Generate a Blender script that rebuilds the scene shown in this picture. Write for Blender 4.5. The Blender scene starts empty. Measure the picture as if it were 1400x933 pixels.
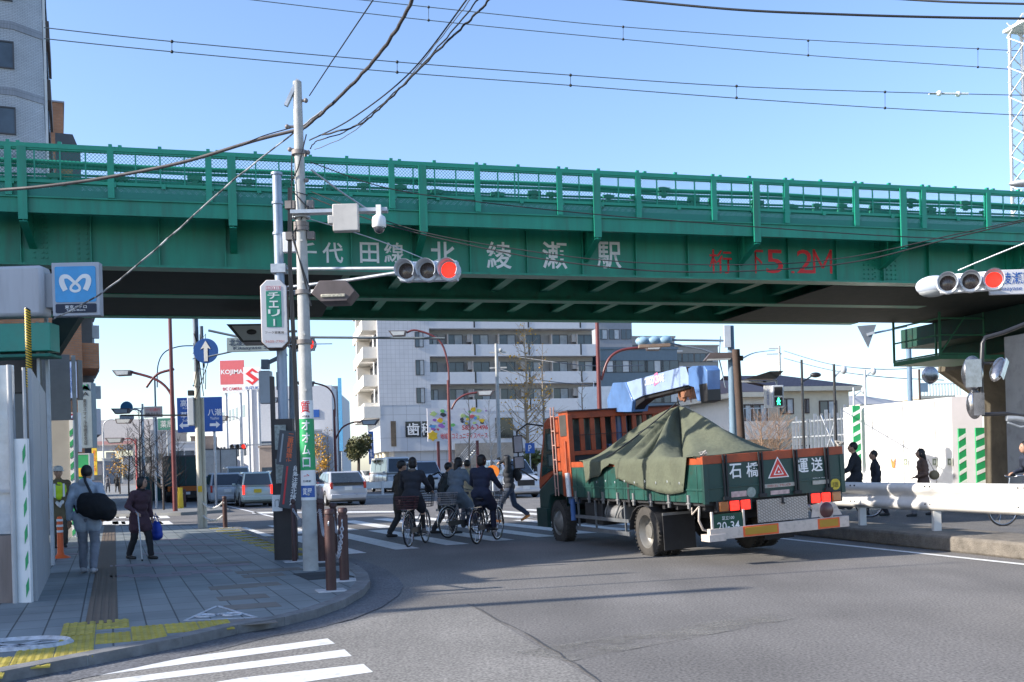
import bpy, bmesh, math, random
from mathutils import Vector, Matrix
random.seed(7)
R_ = math.radians
sc = bpy.context.scene
col = sc.collection
# ---------------------------------------------------------------- camera, light, exposure
FPX, ROLL, CAMH, V0 = 1400.0, R_(1.6), 1.5, 638.0
cd = bpy.data.cameras.new('camera'); cam = bpy.data.objects.new('camera', cd); col.objects.link(cam)
cd.sensor_width = 36; cd.lens = 36 * FPX / 1400; cd.shift_y = (V0 - 466.5) / 1400
cd.clip_start = 0.1; cd.clip_end = 3000
cr, sr = math.cos(ROLL), math.sin(ROLL)
cam.matrix_world = Matrix(((cr, sr, 0, 0), (0, 0, -1, 0), (-sr, cr, 0, CAMH), (0, 0, 0, 1)))
sc.camera = cam
w = bpy.data.worlds.new('World'); sc.world = w; w.use_nodes = True
nt = w.node_tree; bg = nt.nodes['Background']
sky = nt.nodes.new('ShaderNodeTexSky'); sky.sky_type = 'NISHITA'; sky.sun_disc = False
SUN_EL, SUN_TRAVEL = 27.0, 15.5          # light travels at this angle from +X towards +Y
tr = R_(SUN_TRAVEL); sx, sy = -math.cos(tr), -math.sin(tr)
sky.sun_elevation = R_(SUN_EL); sky.sun_rotation = math.atan2(sx, sy) % (2 * math.pi)
sky.air_density = 1.0; sky.dust_density = 0.8; sky.ozone_density = 4
tint = nt.nodes.new('ShaderNodeVectorMath'); tint.operation = 'MULTIPLY'; tint.inputs[1].default_value = (1.06, 1.0, 1.0)
nt.links.new(sky.outputs[0], tint.inputs[0]); nt.links.new(tint.outputs[0], bg.inputs[0]); bg.inputs[1].default_value = 0.15
sd = bpy.data.lights.new('sun', 'SUN'); sun = bpy.data.objects.new('sun', sd); col.objects.link(sun)
sd.energy = 4.2; sd.angle = R_(0.55); sd.color = (1, .93, .83)
el = R_(SUN_EL)
sun.rotation_euler = Vector((sx * math.cos(el), sy * math.cos(el), math.sin(el))).to_track_quat('Z', 'Y').to_euler()
sc.view_settings.view_transform = 'Standard'; sc.view_settings.look = 'None'
sc.view_settings.gamma = 1; sc.view_settings.use_curve_mapping = False
sc.view_settings.exposure = 1.1
sc.cycles.max_bounces = 6; sc.cycles.transparent_max_bounces = 12
# ---------------------------------------------------------------- picture point -> real position
def ray(u, v):
    du, dv = u - 700, V0 - v
    return (du * cr + dv * sr) / FPX, (-du * sr + dv * cr) / FPX
def G(u, v, z=0.0):
    x, q = ray(u, v); t = (z - CAMH) / q
    return Vector((x * t, t, z))
def P(u, v, d):
    x, q = ray(u, v); return Vector((x * d, d, CAMH + q * d))
def on_plane(u, v, o, ang):
    dx, dy = math.cos(ang), math.sin(ang); x, q = ray(u, v)
    t = (-o[0] * dy + o[1] * dx) / (dx - x * dy)
    return (t * x - o[0]) * dx + (t - o[1]) * dy, CAMH + q * t
# ---------------------------------------------------------------- materials
MATS = {}
def mat(name, c=(.5, .5, .5), r=.6, m=0, var=.12, sc_=3.0, bump=0, emit=0, coat=0, streak=0, dirt=0, alpha=1, trans=0, bscale=40):
    if name in MATS: return MATS[name]
    M = bpy.data.materials.new(name); M.use_nodes = True; MATS[name] = M
    n = M.node_tree; b = n.nodes['Principled BSDF']; L = n.links.new
    b.inputs['Roughness'].default_value = r; b.inputs['Metallic'].default_value = m
    b.inputs['Base Color'].default_value = (*c, 1)
    if coat: b.inputs['Coat Weight'].default_value = coat; b.inputs['Coat Roughness'].default_value = .08
    if alpha < 1: b.inputs['Alpha'].default_value = alpha
    if trans: b.inputs['Transmission Weight'].default_value = trans
    if emit:
        b.inputs['Emission Color'].default_value = (*c, 1); b.inputs['Emission Strength'].default_value = emit
    if var:
        tc = n.nodes.new('ShaderNodeTexCoord'); no = n.nodes.new('ShaderNodeTexNoise')
        no.inputs['Scale'].default_value = sc_; no.inputs['Detail'].default_value = 5; no.inputs['Roughness'].default_value = .6
        mp = n.nodes.new('ShaderNodeMapping'); L(tc.outputs['Object'], mp.inputs[0]); L(mp.outputs[0], no.inputs[0])
        if streak: mp.inputs['Scale'].default_value = (1, 1, .12)
        rp = n.nodes.new('ShaderNodeMapRange'); rp.inputs[1].default_value = .3; rp.inputs[2].default_value = .7
        rp.inputs[3].default_value = 1 - var; rp.inputs[4].default_value = 1 + var
        L(no.outputs[0], rp.inputs[0])
        mx = n.nodes.new('ShaderNodeVectorMath'); mx.operation = 'SCALE'; mx.inputs[0].default_value = c
        L(rp.outputs[0], mx.inputs['Scale']); out = mx.outputs[0]
        if dirt:
            n2 = n.nodes.new('ShaderNodeTexNoise'); n2.inputs['Scale'].default_value = sc_ * 2.7; n2.inputs['Detail'].default_value = 8
            L(mp.outputs[0], n2.inputs[0])
            r2 = n.nodes.new('ShaderNodeMapRange'); r2.inputs[1].default_value = .52; r2.inputs[2].default_value = .72; r2.inputs[4].default_value = dirt
            L(n2.outputs[0], r2.inputs[0])
            m2 = n.nodes.new('ShaderNodeMix'); m2.data_type = 'RGBA'; L(r2.outputs[0], m2.inputs[0]); L(out, m2.inputs[6])
            m2.inputs[7].default_value = (c[0] * .3 + .03, c[1] * .3 + .025, c[2] * .3 + .015, 1); out = m2.outputs[2]
        L(out, b.inputs['Base Color'])
        if emit: L(out, b.inputs['Emission Color'])
        rr = n.nodes.new('ShaderNodeMapRange'); rr.inputs[3].default_value = max(0, r - .1); rr.inputs[4].default_value = min(1, r + .12)
        L(no.outputs[0], rr.inputs[0]); L(rr.outputs[0], b.inputs['Roughness'])
    if bump:
        tc = n.nodes.new('ShaderNodeTexCoord'); nb = n.nodes.new('ShaderNodeTexNoise'); nb.inputs['Scale'].default_value = bscale; nb.inputs['Detail'].default_value = 4
        L(tc.outputs['Object'], nb.inputs[0]); bp = n.nodes.new('ShaderNodeBump'); bp.inputs['Strength'].default_value = bump; bp.inputs['Distance'].default_value = .02
        L(nb.outputs[0], bp.inputs['Height']); L(bp.outputs[0], b.inputs['Normal'])
    return M
def brick(name, c1, c2, mortar, bw, bh, ms=.01, off=.5, r=.7, bumpd=.004, uv=True, rot=0, var=.15, band=None):
    M = bpy.data.materials.new(name); M.use_nodes = True; MATS[name] = M
    n = M.node_tree; b = n.nodes['Principled BSDF']; L = n.links.new; b.inputs['Roughness'].default_value = r
    tc = n.nodes.new('ShaderNodeTexCoord'); mp = n.nodes.new('ShaderNodeMapping'); mp.inputs['Rotation'].default_value = (0, 0, rot)
    L(tc.outputs['UV' if uv else 'Object'], mp.inputs[0])
    t = n.nodes.new('ShaderNodeTexBrick'); L(mp.outputs[0], t.inputs[0]); t.offset = off
    t.inputs['Color1'].default_value = (*c1, 1); t.inputs['Color2'].default_value = (*c2, 1); t.inputs['Mortar'].default_value = (*mortar, 1)
    t.inputs['Scale'].default_value = 1; t.inputs['Mortar Size'].default_value = ms; t.inputs['Brick Width'].default_value = bw; t.inputs['Row Height'].default_value = bh
    t.inputs['Mortar Smooth'].default_value = .1
    no = n.nodes.new('ShaderNodeTexNoise'); no.inputs['Scale'].default_value = .9; no.inputs['Detail'].default_value = 6; L(tc.outputs['Object'], no.inputs[0])
    rp = n.nodes.new('ShaderNodeMapRange'); rp.inputs[1].default_value = .3; rp.inputs[2].default_value = .7; rp.inputs[3].default_value = 1 - var; rp.inputs[4].default_value = 1 + var
    L(no.outputs[0], rp.inputs[0]); mx = n.nodes.new('ShaderNodeVectorMath'); mx.operation = 'SCALE'; L(t.outputs[0], mx.inputs[0]); L(rp.outputs[0], mx.inputs['Scale'])
    L(mx.outputs[0], b.inputs['Base Color'])
    bp = n.nodes.new('ShaderNodeBump'); bp.invert = True; bp.inputs['Strength'].default_value = .6; bp.inputs['Distance'].default_value = bumpd
    L(t.outputs['Fac'], bp.inputs['Height']); L(bp.outputs[0], b.inputs['Normal'])
    return M
def glass(name='glass_dark', c=(.03, .04, .05), r=.06):
    return mat(name, c, r=r, var=.25, sc_=.8, coat=.6)
# ---------------------------------------------------------------- mesh builder
class MB:
    def __init__(s, M=None): s.v = []; s.f = []; s.mi = []; s.cm = 0; s.M = M or Matrix(); s.sm = []
    def add(s, vs, fs, smooth=False):
        b = len(s.v); s.v += [tuple(s.M @ Vector(p)) for p in vs]
        for f in fs: s.f.append(tuple(b + i for i in f)); s.mi.append(s.cm); s.sm.append(smooth)
        return s
    def m(s, i): s.cm = i; return s
    def box(s, c, d, rz=0, M=None):
        x, y, z = d[0] / 2, d[1] / 2, d[2] / 2
        pts = [Vector((i * x, j * y, k * z)) for k in (-1, 1) for j in (-1, 1) for i in (-1, 1)]
        Q = Matrix.Translation(Vector(c)) @ (M if M else Matrix.Rotation(rz, 4, 'Z'))
        return s.add([Q @ p for p in pts], [(0, 2, 3, 1), (4, 5, 7, 6), (0, 1, 5, 4), (2, 6, 7, 3), (0, 4, 6, 2), (1, 3, 7, 5)])
    def bb(s, x0, x1, y0, y1, z0, z1): return s.box(((x0 + x1) / 2, (y0 + y1) / 2, (z0 + z1) / 2), (x1 - x0, y1 - y0, z1 - z0))
    def bar(s, a, b, w_, h_=None, up=(0, 0, 1)):
        a, b = Vector(a), Vector(b); d = b - a; L = d.length
        if L < 1e-6: return s
        h_ = h_ or w_; z = d / L; x = Vector(up).cross(z)
        if x.length < 1e-3: x = Vector((1, 0, 0))
        x.normalize(); y = z.cross(x)
        Q = Matrix((x, y, z)).transposed().to_4x4()
        return s.box((a + b) / 2, (w_, h_, L), M=Q)
    def tube(s, pts, rad, n=8, caps=True, closed=False):
        pts = [Vector(p) for p in pts]; N = len(pts); rads = rad if isinstance(rad, (list, tuple)) else [rad] * N
        vs = []; up = None
        for i, p in enumerate(pts):
            if closed: t = pts[(i + 1) % N] - pts[i - 1]
            else: t = pts[min(i + 1, N - 1)] - pts[max(i - 1, 0)]
            t.normalize()
            if up is None:
                up = Vector((0, 0, 1)) if abs(t.z) < .9 else Vector((1, 0, 0))
            x = up.cross(t); x.normalize(); y = t.cross(x); up = y.copy()
            for k in range(n):
                a = 2 * math.pi * k / n; vs.append(p + (x * math.cos(a) + y * math.sin(a)) * rads[i])
        fs = []
        for i in range(N if closed else N - 1):
            for k in range(n):
                a, b = i * n + k, i * n + (k + 1) % n; j = ((i + 1) % N) * n
                fs.append((a, b, j + (k + 1) % n, j + k))
        s.add(vs, fs, True)
        if caps and not closed:
            b = len(s.v) - len(vs)
            s.f.append(tuple(b + k for k in reversed(range(n)))); s.mi.append(s.cm); s.sm.append(False)
            s.f.append(tuple(b + (N - 1) * n + k for k in range(n))); s.mi.append(s.cm); s.sm.append(False)
        return s
    def cyl(s, a, b, r, r2=None, n=16): return s.tube([a, b], [r, r if r2 is None else r2], n)
    def lathe(s, prof, c=(0, 0, 0), axis='Z', n=24, smooth=True):
        Q = {'Z': Matrix(), 'X': Matrix.Rotation(math.pi / 2, 4, 'Y'), 'Y': Matrix.Rotation(-math.pi / 2, 4, 'X')}[axis]
        vs = []; N = len(prof)
        for (r, z) in prof:
            for k in range(n):
                a = 2 * math.pi * k / n; vs.append(Vector(c) + Q @ Vector((r * math.cos(a), r * math.sin(a), z)))
        fs = [(i * n + k, i * n + (k + 1) % n, (i + 1) * n + (k + 1) % n, (i + 1) * n + k) for i in range(N - 1) for k in range(n)]
        return s.add(vs, fs, smooth)
    def prism(s, poly, h0, h1, M=None):
        """poly in local XY, extruded along local Z"""
        n = len(poly); Q = M or Matrix()
        vs = [Q @ Vector((p[0], p[1], h0)) for p in poly] + [Q @ Vector((p[0], p[1], h1)) for p in poly]
        fs = [tuple(reversed(range(n))), tuple(range(n, 2 * n))] + [(i, (i + 1) % n, n + (i + 1) % n, n + i) for i in range(n)]
        return s.add(vs, fs)
    def quad(s, *p): return s.add(p, [tuple(range(len(p)))])
    def sphere(s, c, r, n=14, m=8, sc=(1, 1, 1)):
        vs = []; fs = []
        for i in range(m + 1):
            t = math.pi * i / m
            for k in range(n):
                a = 2 * math.pi * k / n
                vs.append((c[0] + r * sc[0] * math.sin(t) * math.cos(a), c[1] + r * sc[1] * math.sin(t) * math.sin(a), c[2] + r * sc[2] * math.cos(t)))
        for i in range(m):
            for k in range(n): fs.append((i * n + k, (i + 1) * n + k, (i + 1) * n + (k + 1) % n, i * n + (k + 1) % n))
        return s.add(vs, fs, True)
    def build(s, name, ms, parent=None, bevel=0, fix=True, loc=None):
        me = bpy.data.meshes.new(name); me.from_pydata(s.v, [], s.f); ms = ms if isinstance(ms, (list, tuple)) else [ms]
        for M_ in ms: me.materials.append(M_)
        me.polygons.foreach_set('material_index', s.mi); me.polygons.foreach_set('use_smooth', s.sm)
        if fix:
            bm = bmesh.new(); bm.from_mesh(me); bmesh.ops.recalc_face_normals(bm, faces=bm.faces); bm.to_mesh(me); bm.free()
        uvl = me.uv_layers.new(name='UVMap'); uvd = [0.0] * (2 * len(me.loops)); vv = me.vertices
        for p in me.polygons:
            nn = p.normal
            if abs(nn.z) > .7: tx, ty = Vector((1, 0, 0)), Vector((0, 1, 0))
            else:
                tx = Vector((-nn.y, nn.x, 0)).normalized(); ty = Vector((0, 0, 1))
            for li in p.loop_indices:
                q = vv[me.loops[li].vertex_index].co; uvd[2 * li] = q.dot(tx); uvd[2 * li + 1] = q.dot(ty)
        uvl.data.foreach_set('uv', uvd)
        o = bpy.data.objects.new(name, me); col.objects.link(o)
        if parent: o.parent = parent
        if loc: o.location = loc
        me.set_sharp_from_angle(angle=R_(62))
        if bevel:
            bv = o.modifiers.new('bevel', 'BEVEL'); bv.width = bevel; bv.segments = 2; bv.limit_method = 'ANGLE'; bv.angle_limit = R_(40)
        return o
def tag(o, label=None, cat=None, group=None, kind=None):
    if label: o['label'] = label
    if cat: o['category'] = cat
    if group: o['group'] = group
    if kind: o['kind'] = kind
    return o
def empty(name, label, cat, loc=(0, 0, 0), rz=0, group=None, rot=None):
    o = bpy.data.objects.new(name, None); col.objects.link(o); o.location = loc
    o.rotation_euler = rot if rot else (0, 0, rz); o.empty_display_size = .2
    return tag(o, label, cat, group)
def struct(o): o['kind'] = 'structure'; return o
def copy_tree(o, label=None, loc=None, rz=None, parent=None):
    c = o.copy(); col.objects.link(c)
    if parent is not None: c.parent = parent
    if label: c['label'] = label
    if loc is not None: c.location = loc
    if rz is not None: c.rotation_euler[2] = rz
    for ch in list(o.children): copy_tree(ch, parent=c)
    return c
def at(loc, ang=0): return Matrix.Translation(Vector(loc)) @ Matrix.Rotation(ang, 4, 'Z')
_tc = {}
def text(s, w_=None, h_=None, M=None, m_=None, name='lettering', parent=None, bold=.0, ext=.002, stack=False, space=1.0):
    """letters on the local XZ plane facing local -Y, centred, stretched to w_ x h_"""
    body = '\n'.join(s) if stack else s
    cu = bpy.data.curves.new('t', 'FONT'); cu.body = body; cu.size = 1; cu.align_x = 'CENTER'; cu.offset = bold * .5; cu.space_line = .95; cu.space_character = space; cu.resolution_u = 3
    o = bpy.data.objects.new('t', cu); col.objects.link(o)
    dg = bpy.context.evaluated_depsgraph_get(); dg.update(); me = bpy.data.meshes.new_from_object(o.evaluated_get(dg))
    bpy.data.objects.remove(o); bpy.data.curves.remove(cu)
    if not me.vertices: return None
    xs = [v.co.x for v in me.vertices]; ys = [v.co.y for v in me.vertices]
    bw, bh = max(xs) - min(xs), max(ys) - min(ys); cx, cy = (max(xs) + min(xs)) / 2, (max(ys) + min(ys)) / 2
    kx = w_ / bw if w_ else None; ky = h_ / bh if h_ else kx; kx = kx or ky
    M = M or Matrix()
    for v in me.vertices: v.co = M @ Vector(((v.co.x - cx) * kx, -ext, (v.co.y - cy) * ky))
    me.materials.clear(); me.materials.append(m_)
    for p in me.polygons: p.material_index = 0
    me.name = name; o = bpy.data.objects.new(name, me); col.objects.link(o)
    if parent: o.parent = parent
    return o
# common materials
WHT = mat('white_paint', (.75, .75, .74), r=.45, var=.06, dirt=.12)
GAL = mat('galvanised_steel', (.42, .45, .48), r=.42, m=.55, var=.15, sc_=9)
GRYP = mat('grey_paint', (.45, .48, .5), r=.45, var=.1, dirt=.2)
BLK = mat('black_rubber', (.018, .018, .02), r=.75, var=.3, sc_=8)
BLKP = mat('black_plastic', (.02, .02, .022), r=.4, var=.2)
CON = mat('concrete', (.38, .37, .35), r=.85, var=.15, sc_=2, dirt=.3, bump=.15)
GLS = glass()
REDB = mat('red_brown_paint', (.13, .028, .028), r=.4, var=.15, dirt=.15)
LENSR = mat('red_light_lit', (1, .035, .02), emit=.75, var=.3, sc_=60)
TEAL = mat('bridge_green_paint', (.011, .235, .148), r=.42, var=.22, sc_=2.6, dirt=.4, streak=1)
TEALT = mat('bridge_rail_green_paint', (.012, .27, .17), r=.4, var=.12, sc_=3)
TEALD = mat('bridge_underside_paint', (.018, .22, .13), r=.55, var=.25, sc_=1.6, dirt=.5)
YEL = mat('yellow_paint', (.75, .5, .03), var=.15)
GRNS = mat('stripe_green', (.02, .32, .11), r=.5, var=.1)
REDS = mat('sign_red', (.55, .03, .04), r=.45, var=.08)
BLUS = mat('sign_blue', (.02, .09, .33), r=.4, var=.06)
LWT = mat('lettering_white', (.8, .8, .78), r=.5, var=.1)
# ---------------------------------------------------------------- ground, road, sidewalks
GAM = R_(21.5); gdir = Vector((-math.sin(GAM), math.cos(GAM), 0)); gx = Vector((math.cos(GAM), math.sin(GAM), 0))
def asphalt(name, c, patch=.14, rnd=.2):
    M = bpy.data.materials.new(name); M.use_nodes = True; MATS[name] = M
    n = M.node_tree; b = n.nodes['Principled BSDF']; L = n.links.new
    tc = n.nodes.new('ShaderNodeTexCoord')
    def noise(s, d=4, mp=None):
        q = n.nodes.new('ShaderNodeTexNoise'); q.inputs['Scale'].default_value = s; q.inputs['Detail'].default_value = d
        L(mp.outputs[0] if mp else tc.outputs['Object'], q.inputs[0]); return q
    def rng(q, a, bb, lo, hi):
        r = n.nodes.new('ShaderNodeMapRange'); r.inputs[1].default_value = a; r.inputs[2].default_value = bb; r.inputs[3].default_value = lo; r.inputs[4].default_value = hi
        L(q.outputs[0], r.inputs[0]); return r
    mp = n.nodes.new('ShaderNodeMapping'); mp.inputs['Rotation'].default_value = (0, 0, R_(-17)); mp.inputs['Scale'].default_value = (1, .16, 1)
    L(tc.outputs['Object'], mp.inputs[0])
    a = rng(noise(42, 4), .34, .66, 1 - rnd * 2.0, 1 + rnd * 2.4); p = rng(noise(.5, 6), .35, .65, 1 - patch, 1 + patch); t = rng(noise(1.1, 5, mp), .35, .65, .9, 1.1)
    s3 = rng(noise(22, 4), .3, .7, .9, 1.1)
    m1 = n.nodes.new('ShaderNodeMath'); m1.operation = 'MULTIPLY'; L(a.outputs[0], m1.inputs[0]); L(p.outputs[0], m1.inputs[1])
    m2 = n.nodes.new('ShaderNodeMath'); m2.operation = 'MULTIPLY'; L(m1.outputs[0], m2.inputs[0]); L(t.outputs[0], m2.inputs[1])
    m3 = n.nodes.new('ShaderNodeMath'); m3.operation = 'MULTIPLY'; L(m2.outputs[0], m3.inputs[0]); L(s3.outputs[0], m3.inputs[1])
    v = n.nodes.new('ShaderNodeVectorMath'); v.operation = 'SCALE'; v.inputs[0].default_value = c; L(m3.outputs[0], v.inputs['Scale']); L(v.outputs[0], b.inputs['Base Color'])
    b.inputs['Roughness'].default_value = .85
    bp = n.nodes.new('ShaderNodeBump'); bp.inputs['Strength'].default_value = .5; bp.inputs['Distance'].default_value = .006
    L(noise(110, 3).outputs[0], bp.inputs['Height']); L(bp.outputs[0], b.inputs['Normal'])
    return M
ASP = asphalt('asphalt', (.142, .134, .126)); ASPL = asphalt('asphalt_worn', (.185, .175, .16), .1); ASPD = asphalt('asphalt_gutter', (.11, .11, .115), .2)
def paintmat():
    M = mat('road_marking_paint', (.68, .68, .66), r=.7, var=.12, sc_=4, dirt=.45, bump=.1, bscale=110); return M
RP = paintmat()
g = MB(); g.quad((-900, -60, -.02), (900, -60, -.02), (900, 1600, -.02), (-900, 1600, -.02))
struct(g.build('ground', mat('far_ground', (.13, .13, .125), r=.9, var=.2, sc_=.05)))
def loc(u0, v0): return Vector((0, 0, 0)) + gx * u0 + gdir * v0
rd = MB(); rd.quad((-40, -12, 0), (60, -12, 0), (60, 70, 0), (-120, 300, 0), (-180, 300, 0))
struct(rd.build('road', ASP))
# lighter resurfaced strip of asphalt at the near left
pt = MB(); pl = [G(640, 826), G(860, 960), G(700, 1400), G(-400, 1400), G(-300, 952), G(300, 884), G(500, 846)]
pt.add([(p.x, p.y, .004) for p in pl], [tuple(range(len(pl)))]); struct(pt.build('worn_road_strip', ASPL))
# left sidewalk
SW = .08
edge = [(-600, 1030), (-150, 964), (0, 936), (120, 912), (250, 886), (325, 868), (389, 857), (432, 846), (470, 832), (497, 816), (506, 804), (503, 793), (490, 782), (468, 772), (440, 764)]
E_ = [Vector((G(u, v).x, G(u, v).y, SW)) for u, v in edge] + [Vector((-3.75, 18.2, SW)), Vector((-7.3, 27.3, SW)), Vector((-8.3, 29.0, SW)), Vector((-14, 31.2, SW))]
tile = brick('paving_slabs', (.165, .19, .195), (.215, .235, .235), (.05, .056, .058), .6, .3, .008, 0, uv=False, rot=0, var=.22, r=.65)
# rotate object coords so that slabs run along the street
def rot_mat(M, a):
    for n_ in M.node_tree.nodes:
        if n_.type == 'MAPPING': n_.inputs['Rotation'].default_value = (0, 0, a)
rot_mat(tile, R_(-90 - 21.5 + 180))
sw = MB(); poly = [(p.x, p.y) for p in E_] + [(-40, 31.5), (-40, -8), (-9, -8)]
sw.prism(poly, -.01, SW); struct(sw.build('sidewalk', tile))
# kerb stones
kb = MB(); inn = []
pts = [Vector((p.x, p.y, 0)) for p in E_]
for i, p in enumerate(pts):
    t = (pts[min(i + 1, len(pts) - 1)] - pts[max(i - 1, 0)]).normalized(); inn.append(p + Vector((-t.y, t.x, 0)) * .17)
for i in range(len(pts) - 1):
    a, b, c_, d_ = pts[i], pts[i + 1], inn[i + 1], inn[i]; o_ = [q + (q2 - q) * -.015 for q, q2 in ((a, d_), (b, c_))]
    n_ = max(1, int((b - a).length / .6))
    for k in range(n_):
        f0, f1 = k / n_ + .006, (k + 1) / n_ - .006
        q = [o_[0].lerp(o_[1], f0), o_[0].lerp(o_[1], f1), d_.lerp(c_, f1), d_.lerp(c_, f0)]
        kb.prism([(x.x, x.y) for x in q], -.01, SW + .014)
kb_o = struct(kb.build('kerb', mat('kerb_granite', (.17, .17, .17), r=.8, var=.3, sc_=6, dirt=.3, bump=.2)))
# concrete gutter apron along the corner
gt = MB(); out = []
for i, p in enumerate(pts[:16]):
    t = (pts[min(i + 1, 15)] - pts[max(i - 1, 0)]).normalized(); out.append(p - Vector((-t.y, t.x, 0)) * .42)
for i in range(15):
    gt.quad((pts[i].x, pts[i].y, .008), (pts[i + 1].x, pts[i + 1].y, .008), (out[i + 1].x, out[i + 1].y, .008), (out[i].x, out[i].y, .008))
struct(gt.build('gutter', ASPD))
# accent bands of lighter slabs
ab = MB(); pin = mat('light_slab', (.24, .2, .22), r=.7, var=.2, sc_=5); tan_ = mat('tan_slab', (.17, .15, .13), r=.7, var=.2, sc_=5)
def slab(u, v, w_, l_, z=SW + .003):
    p = G(u, v, SW); ab.box((p.x, p.y, z - .002 + .0004 * (len(ab.v) // 8 % 5)), (w_, l_, .006), GAM)
for (v, us) in [(787, (178, 205, 233)), (773, (175, 198, 223, 262, 290, 315)), (782, (262, 290)), (757, (215, 240, 265)), (745, (215, 235, 258, 280, 300)), (738, (225, 248, 268)), (749, (105,)), (758, (98,))]:
    for u in us:
        ab.m(0); slab(u, v, .56, .28)
ab.m(1)
for (u, v) in [(318, 803), (332, 817), (352, 800), (350, 782), (318, 770), (360, 787), (385, 779), (335, 851), (345, 829)]: slab(u, v, .56, .4)
struct(ab.build('light_paving_bands', [pin, tan_]))
# tactile paving: brown bar strip and yellow tiles
YT = mat('tactile_yellow', (.42, .34, .06), r=.7, var=.25, sc_=5, dirt=.3); BT = mat('tactile_brown', (.14, .105, .075), r=.75, var=.15, sc_=6)
tp = MB(); a0 = G(139, 853, SW); a1 = G(149, 733, SW); d = (a1 - a0); L_ = d.length; d.normalize(); ang = math.atan2(d.y, d.x) - math.pi / 2
QM = at((a0.x, a0.y, SW), ang)
tp.M = QM; tp.bb(-.15, .15, 0, L_ + 6, -.01, .004)
for k in range(4): tp.bb(-.13 + .075 * k, -.095 + .075 * k, 0, L_ + 6, 0, .010)
struct(tp.build('tactile_strip', BT))
def tactile(cells, name, label=None):
    m_ = MB()
    for (u, v, kind, cw, cl) in cells:
        p = G(u, v, SW); m_.M = at((p.x, p.y, SW), GAM)
        m_.bb(-cw / 2, cw / 2, -cl / 2, cl / 2, -.01, .0045)
        if kind == 'dot':
            nx, ny = int(cw / .06), int(cl / .06)
            for i in range(nx):
                for j in range(ny): m_.box((-cw / 2 + .03 + .06 * i, -cl / 2 + .03 + .06 * j, .005), (.026, .026, .009))
        else:
            for k in range(int(cw / .075)): m_.box((-cw / 2 + .04 + .075 * k, 0, .006), (.032, cl * .94, .011))
    return struct(m_.build(name, YT))
def grid_tiles(path, kind, name, deep=2, gap=None):
    m_ = MB(); seen = set()
    for (u, v) in path:
        p = G(u, v, SW); i = round(p.dot(gx) / .3); j = round(p.dot(gdir) / .3)
        for k in range(deep): seen.add((i, j - k))
    for (i, j) in seen:
        p = gx * (i * .3) + gdir * (j * .3); m_.M = at((p.x, p.y, SW), GAM); c = .146
        m_.bb(-c, c, -c, c, -.01, .0045)
        if kind == 'dot':
            for q in range(5):
                for r in range(5): m_.box((-.12 + .06 * q, -.12 + .06 * r, .005), (.026, .026, .009))
        else:
            for k in range(4): m_.box((-.11 + .073 * k, 0, .006), (.034, .27, .011))
    return struct(m_.build(name, YT))
def lerp_path(pts, n=80):
    o = []
    for k in range(len(pts) - 1):
        for t in range(n): f = t / n; o.append((pts[k][0] + (pts[k + 1][0] - pts[k][0]) * f, pts[k][1] + (pts[k + 1][1] - pts[k][1]) * f))
    return o
grid_tiles(lerp_path([(-60, 916), (60, 890), (150, 869), (220, 857), (300, 849)]), 'dot', 'tactile_dot_tiles')
grid_tiles(lerp_path([(115, 857), (175, 851)]), 'bar', 'tactile_bar_tiles', 2)
c3 = []
for i in range(12):
    for j in range(2):
        c3.append((298 + i * 9.4 + j * 16, 722.5 + i * 3.3 + j * -.6, 'dot', .42, .42))
tactile(c3, 'tactile_crossing_tiles')
# no-cycling markings painted on the slabs (triangle and ring)
mk = MB(); PW = mat('faded_white_marking', (.45, .47, .5), r=.7, var=.3, sc_=8, dirt=.5)
T = [G(u, v, SW) for u, v in ((253, 849), (351, 845), (297, 829))]
for i in range(3): mk.bar((T[i].x, T[i].y, SW + .004), (T[(i + 1) % 3].x, T[(i + 1) % 3].y, SW + .004), .035, .004, up=(0, 0, 1))
cT = (T[0] + T[1] + T[2]) / 3; mk.M = at((cT.x, cT.y, SW + .005), R_(12))
for (x, y) in ((-.13, -.08), (.13, -.08)):
    mk.tube([(x + .09 * math.cos(a), y + .09 * math.sin(a), 0) for a in [2 * math.pi * k / 14 for k in range(14)]], .012, 4, closed=True)
for a_, b_ in (((-.13, -.08), (-.04, .06)), ((-.04, .06), (.08, .06)), ((.08, .06), (.13, -.08)), ((-.04, .06), (0, -.08)), ((0, -.08), (.08, .06)), ((.08, .06), (.07, .12)), ((-.2, .15), (.2, -.12))):
    mk.bar((*a_, 0), (*b_, 0), .02, .003)
c5 = G(25, 883, SW); mk.M = at((c5.x, c5.y, SW + .005), R_(10))
mk.tube([(.42 * math.cos(a), .3 * math.sin(a), 0) for a in [2 * math.pi * k / 24 for k in range(24)]], .03, 4, closed=True)
for a_, b_ in (((-.25, -.1), (.3, .12)), ((-.2, .12), (.25, -.12)), ((-.1, -.18), (.12, .2))): mk.bar((*a_, 0), (*b_, 0), .05, .004)
struct(mk.build('no_cycling_marking', PW))
# road markings
rm = MB()
def stripe(a, b, w_, z=.006, name=None):
    a = Vector((a[0], a[1], z)); b = Vector((b[0], b[1], z)); d_ = (b - a).normalized(); q = Vector((-d_.y, d_.x, 0)) * w_ / 2
    rm.quad(a - q, b - q, b + q, a + q)
def gquad(*uv, z=.006):
    rm.add([(G(u, v).x, G(u, v).y, z) for u, v in uv], [tuple(range(len(uv)))])
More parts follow.
